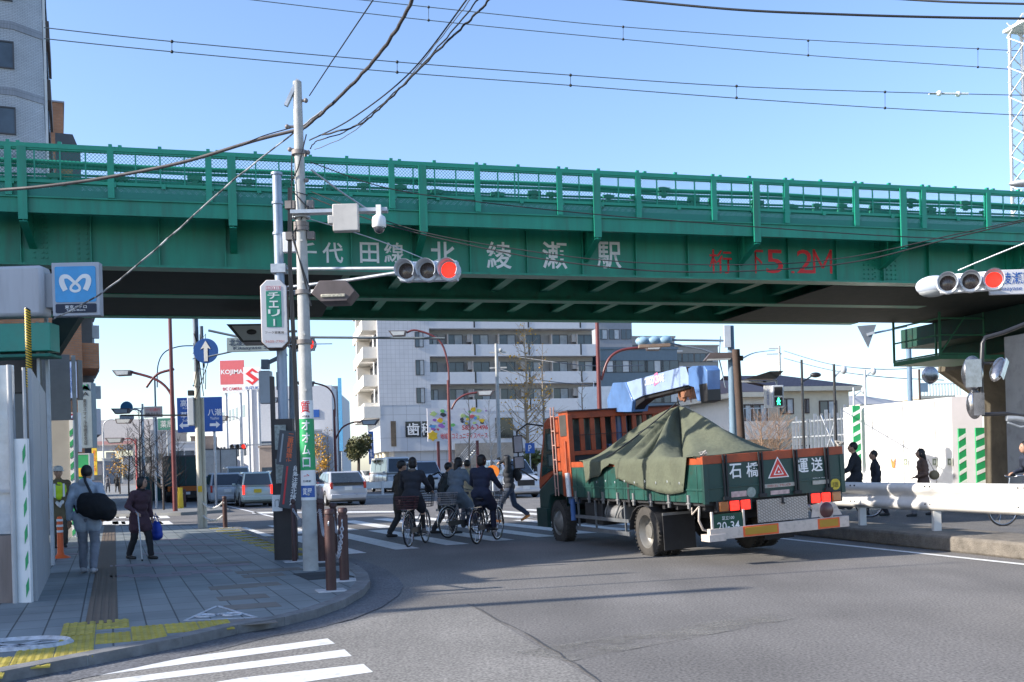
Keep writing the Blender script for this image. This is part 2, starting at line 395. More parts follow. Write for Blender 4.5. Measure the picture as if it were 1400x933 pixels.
# near crossing (bottom left): stripes run to the left
gquad((448, 874), (458, 881), (88, 931), (92, 921)); gquad((92, 921), (88, 931), (-260, 979), (-230, 966))
gquad((471, 889), (481, 898), (150, 938), (-60, 964), (-120, 962), (130, 933))
gquad((497, 909), (510, 920), (360, 942), (60, 990), (-40, 990), (330, 928))
for k in range(3): gquad((520 + 14 * k, 934 + 26 * k), (536 + 14 * k, 950 + 28 * k), (150, 1010 + 40 * k), (110, 990 + 40 * k))
# main crossing under the bridge, two rows of bars running with the street
s0 = Vector((-1.1, 20.0, 0)); step = Vector((.9, .75, 0)); sdir = Vector((-.385, .923, 0))
for k in range(-3, 9):
    a = s0 + step * k; stripe(a, a + sdir * 6.0, .48)
    if k < 8: a2 = a + sdir * 6.7 + step * .5; stripe(a2, a2 + sdir * 4.6, .48)
# edge line by the median, lane lines ahead
stripe(G(1500, 783), G(1080, 738), .14); stripe(G(1080, 738), G(1040, 733.5), .14)
for k in range(4): stripe(loc(-1.2 + 0 * k, 33 + 10 * k) + Vector((1.5, 0, 0)), loc(-1.2, 38 + 10 * k) + Vector((1.5, 0, 0)), .13)
stripe(loc(5.2, 34), loc(5.2, 90), .14)
# far side-street crossing lit at the left
for k in range(7):
    p = G(140 + k * 14, 709); stripe(p, p + gdir * 4.2 + gx * .0, .45)
    p = G(150 + k * 13, 717.5); stripe(p, p + gdir * 2.6, .4)
# stop line beyond
gquad((345, 700.5), (545, 699), (545, 701), (345, 702.6))
struct(rm.build('road_markings', RP))
# sidewalk block beyond the side street
s2 = MB(); q = [(-12.5, 38.5), (-11.2, 40.5), (-60, 170), (-90, 170), (-40, 42)]
s2.prism(q, -.01, .12); struct(s2.build('far_sidewalk', mat('far_paving', (.2, .2, .19), r=.8, var=.2, sc_=1)))
# right median island with kerb
m0 = Vector((6.55, 12.0, 0)); md = (G(1200, 744) - G(1400, 766)).normalized(); mq = Vector((md.y, -md.x, 0))
mi_ = MB(); A = G(1400, 766); A0 = A - md * 9; B = A + md * 14; Wd = 1.25
poly = [(A0.x, A0.y), (A.x, A.y), (B.x, B.y), (B.x + mq.x * .3, B.y + .4), (B.x + mq.x * Wd, B.y + mq.y * Wd), (A0.x + mq.x * Wd, A0.y + mq.y * Wd)]
mi_.prism(poly, -.01, .24)
struct(mi_.build('median', mat('rough_concrete', (.16, .14, .115), r=.95, var=.3, sc_=5, dirt=.35, bump=.8, bscale=45), bevel=.04))
tan_l = MB(); tan_l.add([(x, y, .0065) for x, y in [(8.6, 28.2), (40, 36), (40, 60), (4.5, 60), (6.6, 30)]], [(0, 1, 2, 3, 4)]); struct(tan_l.build('paved_lot', mat('tan_paving', (.34, .28, .2), r=.85, var=.15, sc_=2)))
# bus lane / path beyond the median and the paved lot
lot = MB(); lot.add([(x, y, .004) for x, y in [(9.2, 12), (30, 12), (40, 60), (4.3, 60), (6.5, 27)]], [(0, 1, 2, 3, 4)])
struct(lot.build('side_path', asphalt('side_asphalt', (.13, .125, .12))))

# seams, cracks, drains, a manhole and tyre darkened bands on the carriageway
sm = MB(); rn_ = random.Random(12)
def crack(px, w_=.012, jit=.03):
    P_ = [G(u, v) for u, v in px]; o = []
    for i in range(len(P_) - 1):
        n_ = max(2, int((P_[i + 1] - P_[i]).length / .25))
        for k in range(n_): p = P_[i].lerp(P_[i + 1], k / n_); o.append((p.x + rn_.gauss(0, jit), p.y + rn_.gauss(0, jit)))
    for i in range(len(o) - 1):
        a, b = Vector((*o[i], .0085)), Vector((*o[i + 1], .0085)); d_ = (b - a).normalized(); q = Vector((-d_.y, d_.x, 0)) * w_ * rn_.uniform(.3, 1) / 2; sm.quad(a - q, b - q, b + q, a + q)
crack([(640, 826), (740, 880), (860, 960)], .02, .01)
struct(sm.build('tar_seam', mat('tar_black', (.06, .06, .06), r=.6, var=.2)))
def soft(name, c, lo, hi, amt, sc_=1.6):
    M = asphalt(name, c, .1); n = M.node_tree; b = n.nodes['Principled BSDF']; q = n.nodes.new('ShaderNodeTexNoise'); q.inputs['Scale'].default_value = sc_; q.inputs['Detail'].default_value = 7; tc = n.nodes.new('ShaderNodeTexCoord'); n.links.new(tc.outputs['Object'], q.inputs[0])
    r = n.nodes.new('ShaderNodeMapRange'); r.inputs[1].default_value = lo; r.inputs[2].default_value = hi; r.inputs[4].default_value = amt; n.links.new(q.outputs[0], r.inputs[0]); n.links.new(r.outputs[0], b.inputs['Alpha']); return M
st = MB(); st.add([(p.x, p.y, .0054) for p in (G(780, 905), G(700, 893), G(900, 862), G(1060, 838), G(1090, 846), G(930, 876))], [(0, 1, 2, 3, 4, 5)]); struct(st.build('dusty_streak', soft('dusty_asphalt', (.22, .21, .19), .38, .6, .6, 2.5)))
# ---------------------------------------------------------------- railway bridge
BE = R_(14.7); BO = Vector((0, 20.65, 0))
br = empty('rail_bridge', 'long green steel railway bridge with open railing spanning the road', 'bridge', BO, BE)
X0, X1 = -17.0, 16.5
def bpart(m_, name, mt=None, bevel=0): return m_.build(name, mt or TEAL, br, bevel=bevel)
for off, nm in ((0, 'girder'), (3.0, 'girder'), (6.05, 'girder')):
    b = MB(); xa, xb = X0, 11.9
    b.bb(xa, xb, off - .012, off + .012, 5.37, 6.5)
    b.bb(xa, xb, off - .2, off + .2, 5.33, 5.37)
    b.bb(xa, xb, off - .2, off + .2, 6.5, 6.54)
    if off in (0,):
        for k in range(-8, 11):
            x = -.755 + 1.175 * k
            if -17 < x < 11.5: b.bb(x - .012, x + .012, -.10, -.012, 5.37, 6.5)
        for x in (-8.7, -7.95, 8.55):
            for z in [5.5 + .09 * i for i in range(11)]:
                for dx in (-.07, .07, .14): b.box((x + dx, -.02, z), (.03, .03, .03))
        for i in range(5):
            for j in range(6): b.box((8.2 + .11 * j + (.25 if j > 2 else 0), -.02, 5.45 + .1 * i), (.03, .03, .03))
    if off == 6.05:
        for k in range(-8, 11): b.bb(-.755 + 1.175 * k - .012, -.755 + 1.175 * k + .012, off + .012, off + .17, 5.37, 6.5)
    bpart(b, nm, TEAL if off == 0 else TEALD)
for k in range(-13, 10):
    x = -.755 + 1.175 * k
    if x < -16 or x > 11.3: continue
    b = MB(); b.bb(x - .01, x + .01, .02, 2.98, 5.55, 6.4); b.bb(x - .1, x + .1, .22, 2.78, 5.52, 5.55)
    b.bb(x - .01, x + .01, 3.02, 6.03, 5.55, 6.4); b.bb(x - .1, x + .1, 3.22, 5.83, 5.52, 5.55)
    bpart(b, 'cross_beam', TEALD)
b = MB(); b.bb(X0, X1, -.3, 6.4, 6.56, 6.66); bpart(b, 'deck_plate', TEALD)
b = MB(); b.bb(X0, -3.25, .2, 6.2, 5.345, 5.365); bpart(b, 'soffit_shade_plate', mat('soffit_shade_black', (.004, .014, .012), r=.9, var=.2))  # near-black plate added for the deep shade that hides the beams here
# walkway fascia channel and kick plate
b = MB()
for yo in (-.8,):
    b.bb(X0, X1, yo - .01, yo + .01, 6.14, 6.37); b.bb(X0, X1, yo - .045, yo + .09, 6.37, 6.395); b.bb(X0, X1, yo - .01, yo + .08, 6.115, 6.14)
bpart(b, 'fascia_channel')
b = MB(); b.bb(X0, X1, -.76, -.3, 6.40, 6.43); bpart(b, 'walkway', TEALD)
# fine mesh material (real holes via alpha)
def meshmat(name, c, cell=.05, th=.006, tw=45):
    M = bpy.data.materials.new(name); M.use_nodes = True; n = M.node_tree; b_ = n.nodes['Principled BSDF']; L = n.links.new
    b_.inputs['Base Color'].default_value = (*c, 1); b_.inputs['Roughness'].default_value = .5
    tc = n.nodes.new('ShaderNodeTexCoord'); mp = n.nodes.new('ShaderNodeMapping'); mp.inputs['Rotation'].default_value = (0, 0, R_(tw)); L(tc.outputs['UV'], mp.inputs[0])
    t = n.nodes.new('ShaderNodeTexBrick'); t.offset = 0; t.inputs['Scale'].default_value = 1; t.inputs['Brick Width'].default_value = cell; t.inputs['Row Height'].default_value = cell; t.inputs['Mortar Size'].default_value = th
    L(mp.outputs[0], t.inputs[0]); L(t.outputs['Fac'], b_.inputs['Alpha']); return M
WIRE = meshmat('green_wire_mesh', (.012, .2, .15), .045, .0035)
b = MB(); b.quad((X0, -.79, 6.44), (X1, -.79, 6.44), (X1, -.79, 7.2), (X0, -.79, 7.2)); bpart(b, 'wire_mesh', WIRE)
WIRE2 = meshmat('green_punched_plate', (.012, .19, .14), .03, .0125, 45)
b = MB(); b.quad((X0, -.8, 6.40), (X1, -.8, 6.40), (X1, -.8, 6.62), (X0, -.8, 6.62)); bpart(b, 'kick_plate', WIRE2)
# top rail, middle rail, long cable pipes behind
b = MB(); b.bb(X0, X1, -.845, -.745, 7.23, 7.31); b.bb(X0, X1, -.83, -.76, 7.20, 7.23)
for k in range(-21, 20):
    x = .9 + .825 * k; b.box((x, -.8, 7.33), (.06, .07, .05))
    if k % 2 == 0: b.box((x + .16, -.8, 7.325), (.06, .07, .04))
bpart(b, 'top_rail', TEALT)
b = MB(); b.bb(X0, X1, -.83, -.77, 6.635, 6.69)
for k in range(-21, 20): b.box((.95 + .825 * k, -.835, 6.64), (.07, .03, .09))
bpart(b, 'lower_rail', TEALT)
for z, r_, yo in ((7.06, .045, -.55), (6.98, .03, -.55), (6.86, .022, -.5), (6.79, .04, -.5), (6.72, .02, -.45)):
    b = MB(); pts_ = []; x = X0
    while x <= X1: pts_.append((x, yo, z + .012 * math.sin(x * 1.3 + z * 9))); x += .6
    b.tube(pts_, r_, 6); bpart(b, 'conduit', TEALT)
for z, r_, yo in ((7.04, .04, 6.6), (6.9, .035, 6.6), (6.76, .035, 6.6)):
    b = MB(); b.bb(X0, X1, yo - .02, yo + .02, z - r_, z + r_); bpart(b, 'conduit', TEALT)
b = MB(); b.bb(X0, X1, 6.85, 6.93, 7.2, 7.3); bpart(b, 'top_rail', TEALT)
# posts
for i in range(-10, 10):
    x = .9 + 1.65 * i
    if X0 < x < X1:
        b = MB(); b.bb(x - .055, x + .055, -.86, -.8, 6.4, 7.23); b.bb(x - .008, x + .008, -.8, -.7, 6.4, 7.23); bpart(b, 'railing_post', TEALT)
        b = MB(); b.bb(x - .04, x + .04, 6.84, 6.9, 6.5, 7.2); bpart(b, 'railing_post', TEALT)
b = MB(); b.bb(-.012, .012, -.82, -.80, 6.66, 7.23); bar0 = bpart(b, 'railing_bar', TEALT)
for i in range(-42, 39):
    x = .9 + .4125 * i
    if X0 < x < X1 and i % 4: o = bar0.copy(); col.objects.link(o); o.location = (x, 0, 0)
for i in range(-4, 5):
    x = 1.66 + 3.48 * i
    if not X0 < x < X1: continue
    b = MB(); b.bb(x - .075, x + .075, -.885, -.87 + .02, 5.98, 7.24); b.bb(x - .008, x + .008, -.87, -.78, 5.98, 7.24)
    M_ = Matrix(((0, 0, 1, x), (1, 0, 0, 0), (0, 1, 0, 0), (0, 0, 0, 1)))
    b.prism([(-.87, 5.95), (-.87, 6.4), (-.02, 6.48), (-.02, 5.66)], -.008, .008, M_)
    b.bar((x, -.87, 5.95), (x, -.03, 5.66), .13, .015)
    bpart(b, 'bracket', TEAL)
# clamps on the conduits
rnd = random.Random(3)
for x in [-8.3, -7.2, -5.95, -5.0, -4.3, -3.55, -2.9, -2.2, -1.5, -.3, .45, .8, 2.0, 2.6, 3.2, 3.85, 4.3, 5.3, 6.1, 6.7, 7.3, 8.1, 9.0, 9.5, 10.0, 10.4, 10.9]:
    b = MB(); z = rnd.choice((6.8, 6.76, 7.0, 6.82)); s_ = rnd.uniform(.8, 1.1)
    b.box((x, -.6, z), (.10 * s_, .04, .22)); b.box((x, -.61, z + .06), (.26 * s_, .05, .07)); b.box((x, -.61, z - .05), (.26 * s_, .05, .05)); bpart(b, 'pipe_clamp', TEALD)
# lettering on the girder web
LW = mat('faded_white_lettering', (.8, .8, .78), r=.6, var=.1, sc_=5, dirt=.15); LR = mat('faded_red_lettering', (.72, .03, .035), r=.6, var=.15, sc_=5, dirt=.3)
def web(ch, u0, u1, v0, v1, m_, bold):
    xa, za = on_plane(u0, (v0 + v1) / 2, BO, BE); xb, _ = on_plane(u1, (v0 + v1) / 2, BO, BE); _, zt = on_plane((u0 + u1) / 2, v0, BO, BE); _, zb = on_plane((u0 + u1) / 2, v1, BO, BE)
    o = text(ch, xb - xa, zt - zb, Matrix.Translation(((xa + xb) / 2, -.016, (zt + zb) / 2)), m_, parent=br, bold=bold)
for a in (('千', 404, 433), ('代', 441, 469), ('田', 492, 518), ('線', 525, 552)): web(a[0], a[1], a[2], 332, 360, LW, .03)
for a in (('北', 588, 622), ('綾', 665, 699), ('瀬', 741, 775), ('駅', 816, 849)): web(a[0], a[1], a[2], 331, 368, LW, .03)
for a in (('桁', 969, 1000), ('下', 1023, 1043), ('5', 1047, 1070), ('.', 1081, 1086), ('2', 1089, 1111)): web(a[0], a[1], a[2], 342 if a[0] != '.' else 371, 374, LR, .008)
xm, zm = on_plane(1113, 374, BO, BE); xn, zn = on_plane(1135, 342, BO, BE); b = MB()
for p_, q_ in (((xm, zm), (xm, zn)), ((xn, zm), (xn, zn)), ((xm, zn - .03), ((xm + xn) / 2, zm + .12)), ((xn, zn - .03), ((xm + xn) / 2, zm + .12))): b.bar((p_[0], -.018, p_[1]), (q_[0], -.018, q_[1]), .004, .055, up=(0, 1, 0)) if 0 else b.bar((p_[0], -.016, p_[1]), (q_[0], -.016, q_[1]), .055, .004, up=(0, 1, 0))
b.build('lettering', LR, br)
# ---- right abutment: steel cap beam on a concrete pier, with a hanging inspection platform
pr = empty('bridge_pier', 'dark concrete and steel pier carrying the right end of the green bridge', 'pier', BO, BE)
bv = Vector((-math.sin(BE), math.cos(BE), 0)); xp = on_plane(1346, 600, BO + bv * 6.8, BE)[0]; xq = on_plane(1232, 470, BO + bv * 7.2, BE)[0]
b = MB(); b.bb(xq, 30, .25, 7.2, 4.75, 5.32); b.bb(xq + 1.2, 30, .5, 7.0, 4.3, 4.75); b.build('cap_beam', mat('dark_green_beam', (.006, .05, .035), r=.7, var=.3, dirt=.5), pr)
DC = mat('dark_stained_concrete', (.10, .085, .06), r=.9, var=.3, sc_=1.5, dirt=.5, bump=.3)
b = MB(); Mx = Matrix(((1, 0, 0, 0), (0, 0, 1, 0), (0, 1, 0, 0), (0, 0, 0, 1)))
b.prism([(xq + 1.0, 4.3), (30, 4.3), (30, 0), (xp, 0), (xp, 3.0), (xp - 1.6, 4.0)], 3.0, 6.8, Mx); b.build('pier_body', DC, pr)
xc = on_plane(1392, 560, BO + bv * .6, BE)[0]
b = MB(); b.bb(xc, xc + .9, .3, 1.0, 0, 4.3); b.build('column', CON, pr)
b = MB(); b.bb(11.9, X1, -.05, .05, 5.33, 6.5); b.bb(11.9, X1, -.2, .2, 5.34, 5.37); b.build('end_girder', TEAL, pr)
b = MB(); b.bb(7.6, 15, .3, 5.8, 5.335, 5.36); b.build('soffit', mat('soffit_shade_dirt', (.004, .012, .008), r=.8, var=.3, dirt=.5), pr)  # near-black carries the shade of the underside, with brown dirt over it
ip = empty('inspection_platform', 'green steel inspection cage hanging below the bridge end beside the pier', 'platform', BO, BE)
b = MB(); yb = 3.6; xa = on_plane(1222, 470, BO + bv * 5.6, BE)[0]
GR2 = mat('platform_green', (.03, .16, .08), var=.2)
for (x, y) in ((xa, yb), (xa, yb + 2.0), (xa + 1.4, yb), (xa + 1.4, yb + 2)): b.bar((x, y, 4.15), (x, y, 5.32), .05)
for z in (4.2, 4.7, 5.15):
    b.bar((xa, yb, z), (xa, yb + 2, z), .04); b.bar((xa, yb, z), (xa + 1.4, yb, z), .04)
b.bar((xa, yb, 4.2), (xa + .8, yb, 5.2), .03); b.build('cage', GR2, ip)
b = MB(); b.bb(xa - .03, xa + 2.0, yb, yb + 2, 4.05, 4.17); b.build('floor', GR2, ip)
# ---------------------------------------------------------------- people
def V(*a): return Vector(a)
class Blob(MB):
    """overlapping rounded pieces that are merged into one continuous surface"""
    def cone(s, a, b, r1, r2, n=12):
        a, b = Vector(a), Vector(b); d = b - a; L = max(d.length, 1e-4); d.normalize()
        pts, rr = [], []
        for k in range(5):
            t = math.pi / 2 * k / 5; pts.append(a - d * r1 * math.cos(t)); rr.append(max(r1 * math.sin(t), .001))
        pts.append(a); rr.append(r1); pts.append(b); rr.append(r2)
        for k in range(4, -1, -1):
            t = math.pi / 2 * k / 5; pts.append(b + d * r2 * math.cos(t)); rr.append(max(r2 * math.sin(t), .001))
        s.tube(pts, rr, n); return s
    def ell(s, c, rx, ry, rz, Q=None):
        b0 = len(s.v); s.sphere((0, 0, 0), 1, 16, 10, (rx, ry, rz)); Q = Q or Matrix()
        for i in range(b0, len(s.v)): s.v[i] = tuple(Vector(c) + (Q @ Vector(s.v[i])))
        return s
    def fuse(s, name, m_, parent, vox=.02, it=4, noise=0):
        o = s.build(name, m_, None); md_ = o.modifiers.new('r', 'REMESH'); md_.mode = 'VOXEL'; md_.voxel_size = vox
        if it: sm = o.modifiers.new('s', 'SMOOTH'); sm.iterations = it; sm.factor = .5
        dg = bpy.context.evaluated_depsgraph_get(); dg.update(); me = bpy.data.meshes.new_from_object(o.evaluated_get(dg)); me.name = name
        old = o.data; o.modifiers.clear(); o.data = me; bpy.data.meshes.remove(old)
        me.materials.clear(); me.materials.append(m_)
        for p in me.polygons: p.use_smooth = True; p.material_index = 0
        if noise:
            from mathutils import noise as mn
            for v in me.vertices:
                q = mn.noise(Vector((v.co.x * 9, v.co.y * 9, v.co.z * 14))); v.co += v.normal * q * noise
        o.parent = parent; return o
def ik(a, b, l1, l2, pole):
    d = b - a; D = min(d.length, (l1 + l2) * .999); d = d.normalized(); x = (l1 * l1 - l2 * l2 + D * D) / (2 * D); h = math.sqrt(max(l1 * l1 - x * x, 0))
    p = pole - d * pole.dot(d)
    p = p.normalized() if p.length > 1e-5 else Vector((0, 1, 0)); return a + d * x + p * h, a + d * D
SKIN = mat('skin', (.42, .24, .16), r=.55, var=.08); HAIR = mat('black_hair', (.012, .01, .01), r=.5, var=.3, sc_=30); HAIRW = mat('grey_hair', (.3, .29, .28), r=.6, var=.2)
_cm = {}
def cloth(c, name=None):
    k = name or 'cloth_%02x%02x%02x' % tuple(int(x * 255) for x in c)
    return mat(k, c, r=.85, var=.18, sc_=6, bump=.5, bscale=14)
def person(label, loc, rz, h=1.68, pel=None, lean=6, feet=None, hands=None, toes=None, coat=(0.0725, 0.0725, 0.0725), coatlen=.25, pants=(0.0405, 0.0405, 0.0405), shoes=(.03, .03, .03), hair='short', hairm=None, head_yaw=0, head_pitch=0,
           hat=None, puffy=1.0, group=None, skirt=False, vest=None, gloves=False, collar=None, hood=False, cat='person', lowres=False, fine=False):
    k = h / 1.7; T = empty('person', label, cat, loc, rz, group); T.scale = (k, k, k)
    feet = feet or (V(-.1, -.22, .09), V(.1, .24, .08)); toes = toes or (V(0, 1, 0), V(0, 1, 0))
    hip0 = V(0, 0, .90) if pel is None else V(*pel) / k
    if pel is None:
        for _ in range(20):
            if all((f - (hip0 + V(s * .09, 0, 0))).length < .835 for f, s in zip(feet, (-1, 1))): break
            hip0.z -= .01
    ln = R_(lean); up = V(0, math.sin(ln), math.cos(ln)); fw = V(0, math.cos(ln), -math.sin(ln))
    chest = hip0 + up * .36; neck = hip0 + up * .53 + V(0, .0, 0); head = neck + V(0, .035 + .04 * math.sin(ln), .165)
    sh = [hip0 + up * .475 + V(s * .175, 0, 0) for s in (-1, 1)]; hp = [hip0 + V(s * .09, 0, 0) for s in (-1, 1)]
    kn, an, elb, wr = [], [], [], []
    for i, s in enumerate((-1, 1)):
        kk, aa = ik(hp[i], Vector(feet[i]), .43, .41, V(s * .06, 1, .15)); kn.append(kk); an.append(aa)
        ht = Vector(hands[i]) if hands else V(s * .25, -.12 * s, .86)
        e, w_ = ik(sh[i], ht, .29, .25, V(s * .5, -1, -.35)); elb.append(e); wr.append(w_)
    vx = .024 if lowres else (.014 if fine else .018)
    B = Blob(); B.ell(hip0 + V(0, 0, .02), .155, .105, .13).ell(hip0 + up * .2, .135, .09, .16).ell(chest, .165, .105, .17).cone(neck - up * .04, neck + V(0, .02, .08), .055, .052)
    B.cone(sh[0], sh[1], .06, .06)
    for i in range(2):
        B.cone(hp[i], kn[i], .082, .056).cone(kn[i], an[i], .053, .036); t = Vector(toes[i]).normalized(); B.cone(an[i] + V(0, 0, -.02) - t * .03, an[i] + t * .15 + V(0, 0, -.045), .036, .026)
        B.cone(sh[i], elb[i], .05, .038).cone(elb[i], wr[i], .036, .025)
        d = (wr[i] - elb[i]).normalized(); sd_ = d.cross(V(0, 0, 1)); sd_ = sd_.normalized() if sd_.length > .1 else V(1, 0, 0); s = (-1, 1)[i]
        pm = wr[i] + d * .055; B.cone(wr[i], pm, .024, .03)
        if not lowres:
            for q, (o_, l_) in enumerate(((-.03, .055), (-.01, .068), (.01, .064), (.03, .05))):
                a_ = pm + sd_ * o_ + d * .01; b_ = a_ + d * l_ * .6; c_ = b_ + (d * .5 + V(0, 0, -.7)).normalized() * l_ * .6
                B.cone(a_, b_, .0105, .0095, 8).cone(b_, c_, .0095, .0085, 8)
            B.cone(wr[i] + d * .03 + sd_ * .02 * -s, wr[i] + d * .075 + V(0, .025, .0) - sd_ * .04 * s, .012, .009, 8)
    Qh = Matrix.Rotation(R_(head_yaw), 3, 'Z') @ Matrix.Rotation(R_(-head_pitch), 3, 'X')
    hq = lambda x, y, z: head + Qh @ V(x, y, z)
    B.ell(head, .078, .098, .115, Qh).ell(hq(0, .03, -.055), .056, .06, .062, Qh).ell(hq(0, .098, -.012), .013, .022, .022, Qh).ell(hq(.08, -.005, -.01), .012, .02, .032, Qh).ell(hq(-.08, -.005, -.01), .012, .02, .032, Qh)
    B.ell(hq(0, .088, -.058), .022, .012, .008, Qh)
    B.fuse('body', SKIN, T, vx, 2)
    if not lowres:
        b = MB(); [b.sphere(hq(s * .03, .086, .012), .011, 8, 6) for s in (-1, 1)]; b.build('eyes', mat('eye_dark', (.02, .015, .012), r=.2, var=0), T)
        b = MB(); b.sphere(hq(0, .095, -.058), .014, 8, 5, (1.3, .5, .35)); b.build('lips', mat('lips', (.3, .11, .09), var=0), T)
    hm = hairm or HAIR; B = Blob()
    if hair != 'none':
        B.ell(hq(0, -.022, .028), .09, .102, .108, Qh)
        if hair in ('bob', 'long', 'pony'): B.ell(hq(0, -.045, -.03), .088, .075, .10, Qh).ell(hq(.065, 0, -.02), .025, .05, .075, Qh).ell(hq(-.065, 0, -.02), .025, .05, .075, Qh)
        if hair == 'long': B.cone(hq(0, -.07, -.05), hq(0, -.11, -.26), .07, .05)
        if hair == 'pony': B.cone(hq(0, -.1, .04), hq(0, -.15, -.2), .035, .025)
        B.fuse('hair', hm, T, vx, 2, .004)
    if hat:
        kind, hc = hat; b = MB(); b.M = Matrix.Translation(head + Qh @ V(0, 0, .045)) @ Qh.to_4x4()
        b.lathe([(.097, -.01), (.101, .03), (.09, .07), (.06, .095), (.001, .103)], (0, -.008, 0), 'Z', 20)
        if kind == 'cap': b.add([(math.sin(a) * .09, .07 + math.cos(a) * .10, -.008) for a in [R_(-80 + 16 * i) for i in range(11)]] + [(math.sin(a) * .085, .05, .004) for a in [R_(-80 + 16 * i) for i in range(11)]], [(i, i + 1, 12 + i, 11 + i) for i in range(10)])
        if kind == 'helmet': b.lathe([(.099, -.01), (.122, -.016), (.12, -.008), (.101, .006)], (0, 0, 0), 'Z', 20)
        b.build('cap' if kind == 'cap' else kind, mat('hat_%s_%d' % (kind, int(hc[0] * 99)), hc, r=.5, var=.1), T)
    # clothes
    pf = puffy; B = Blob(); CM = cloth(coat)
    B.ell(hip0 + V(0, 0, .05), .178 * pf, .13 * pf, .13).ell(hip0 + up * .22, .165 * pf, .122 * pf, .17).ell(chest, .19 * pf, .13 * pf, .17).cone(sh[0] + V(-.0, 0, -.01), sh[1] + V(0, 0, -.01), .078 * pf, .078 * pf).cone(neck - up * .06, neck + V(0, .005, .03), .085, .062)
    for i in range(2):
        B.cone(sh[i], elb[i], .07 * pf, .056 * pf).cone(elb[i], wr[i] - (wr[i] - elb[i]).normalized() * .02, .055 * pf, .042 * pf)
        if coatlen > .12:
            B.cone(hp[i], hp[i] + (kn[i] - hp[i]) * min(1, coatlen / .43), .118 * pf, .11 * pf)
    if coatlen > .2:
        mid = (kn[0] + kn[1]) / 2; B.ell(hip0 + (mid - hip0) * .35, .17 * pf, .135 * pf, .18)
    if hood: B.ell(neck + V(0, -.075, .02), .11, .06, .075)
    B.fuse('coat', CM, T, vx, 3, .012)
    if collar:
        B = Blob(); B.ell(neck + V(0, -.01, .015), .095, .09, .05); B.fuse('collar', cloth(collar), T, vx, 2, .008)
    B = Blob(); PM = cloth(pants); B.ell(hip0, .165, .12, .12)
    for i in range(2):
        if skirt == 'short': B.cone(hp[i], hp[i] + (kn[i] - hp[i]) * .9, .11, .10)
        else: B.cone(hp[i], kn[i], .098, .076).cone(kn[i], an[i] + V(0, 0, .03), .076, .062)
    B.fuse('trousers' if skirt != 'short' else 'skirt', PM, T, vx, 2, .008)
    if skirt == 'short':
        B = Blob(); [B.cone(kn[i] + (an[i] - kn[i]) * .25, an[i], .052, .042) for i in range(2)]; B.fuse('socks', cloth((.02, .02, .02)), T, vx, 1)
    SMt = mat('shoe_%d_%d' % (int(shoes[0] * 99), int(shoes[2] * 99)), shoes, r=.5, var=.15)
    for i in range(2):
        t = Vector(toes[i]).normalized(); B = Blob(); B.cone(an[i] + V(0, 0, -.035) - t * .04, an[i] + t * .16 + V(0, 0, -.05), .045, .034).cone(an[i] + V(0, 0, -.03), an[i] + V(0, 0, .02), .045, .047); B.fuse('shoe', SMt, T, vx, 1)
    if vest:
        B = Blob(); B.ell(chest + V(0, 0, -.02), .20, .14, .19).ell(hip0 + up * .2, .178, .136, .14); o = B.fuse('safety_vest', mat('vest_yellow_green', (.55, .75, .02), r=.5, var=.1, emit=0), T, vx, 1)
        b = MB(); [b.bb(s * .09 - .02, s * .09 + .02, .145, .152, chest.z - .22, chest.z + .1) for s in (-1, 1)]; b.build('vest_tape', LWT, T)
    if gloves:
        for i in range(2): B = Blob(); d = (wr[i] - elb[i]).normalized(); B.cone(wr[i], wr[i] + d * .08, .038, .042).cone(wr[i] + d * .08, wr[i] + d * .13 + V(0, 0, -.02), .036, .025); B.fuse('glove', mat('white_glove', (.7, .7, .7), var=.1), T, vx, 1)
    return T, wr, k
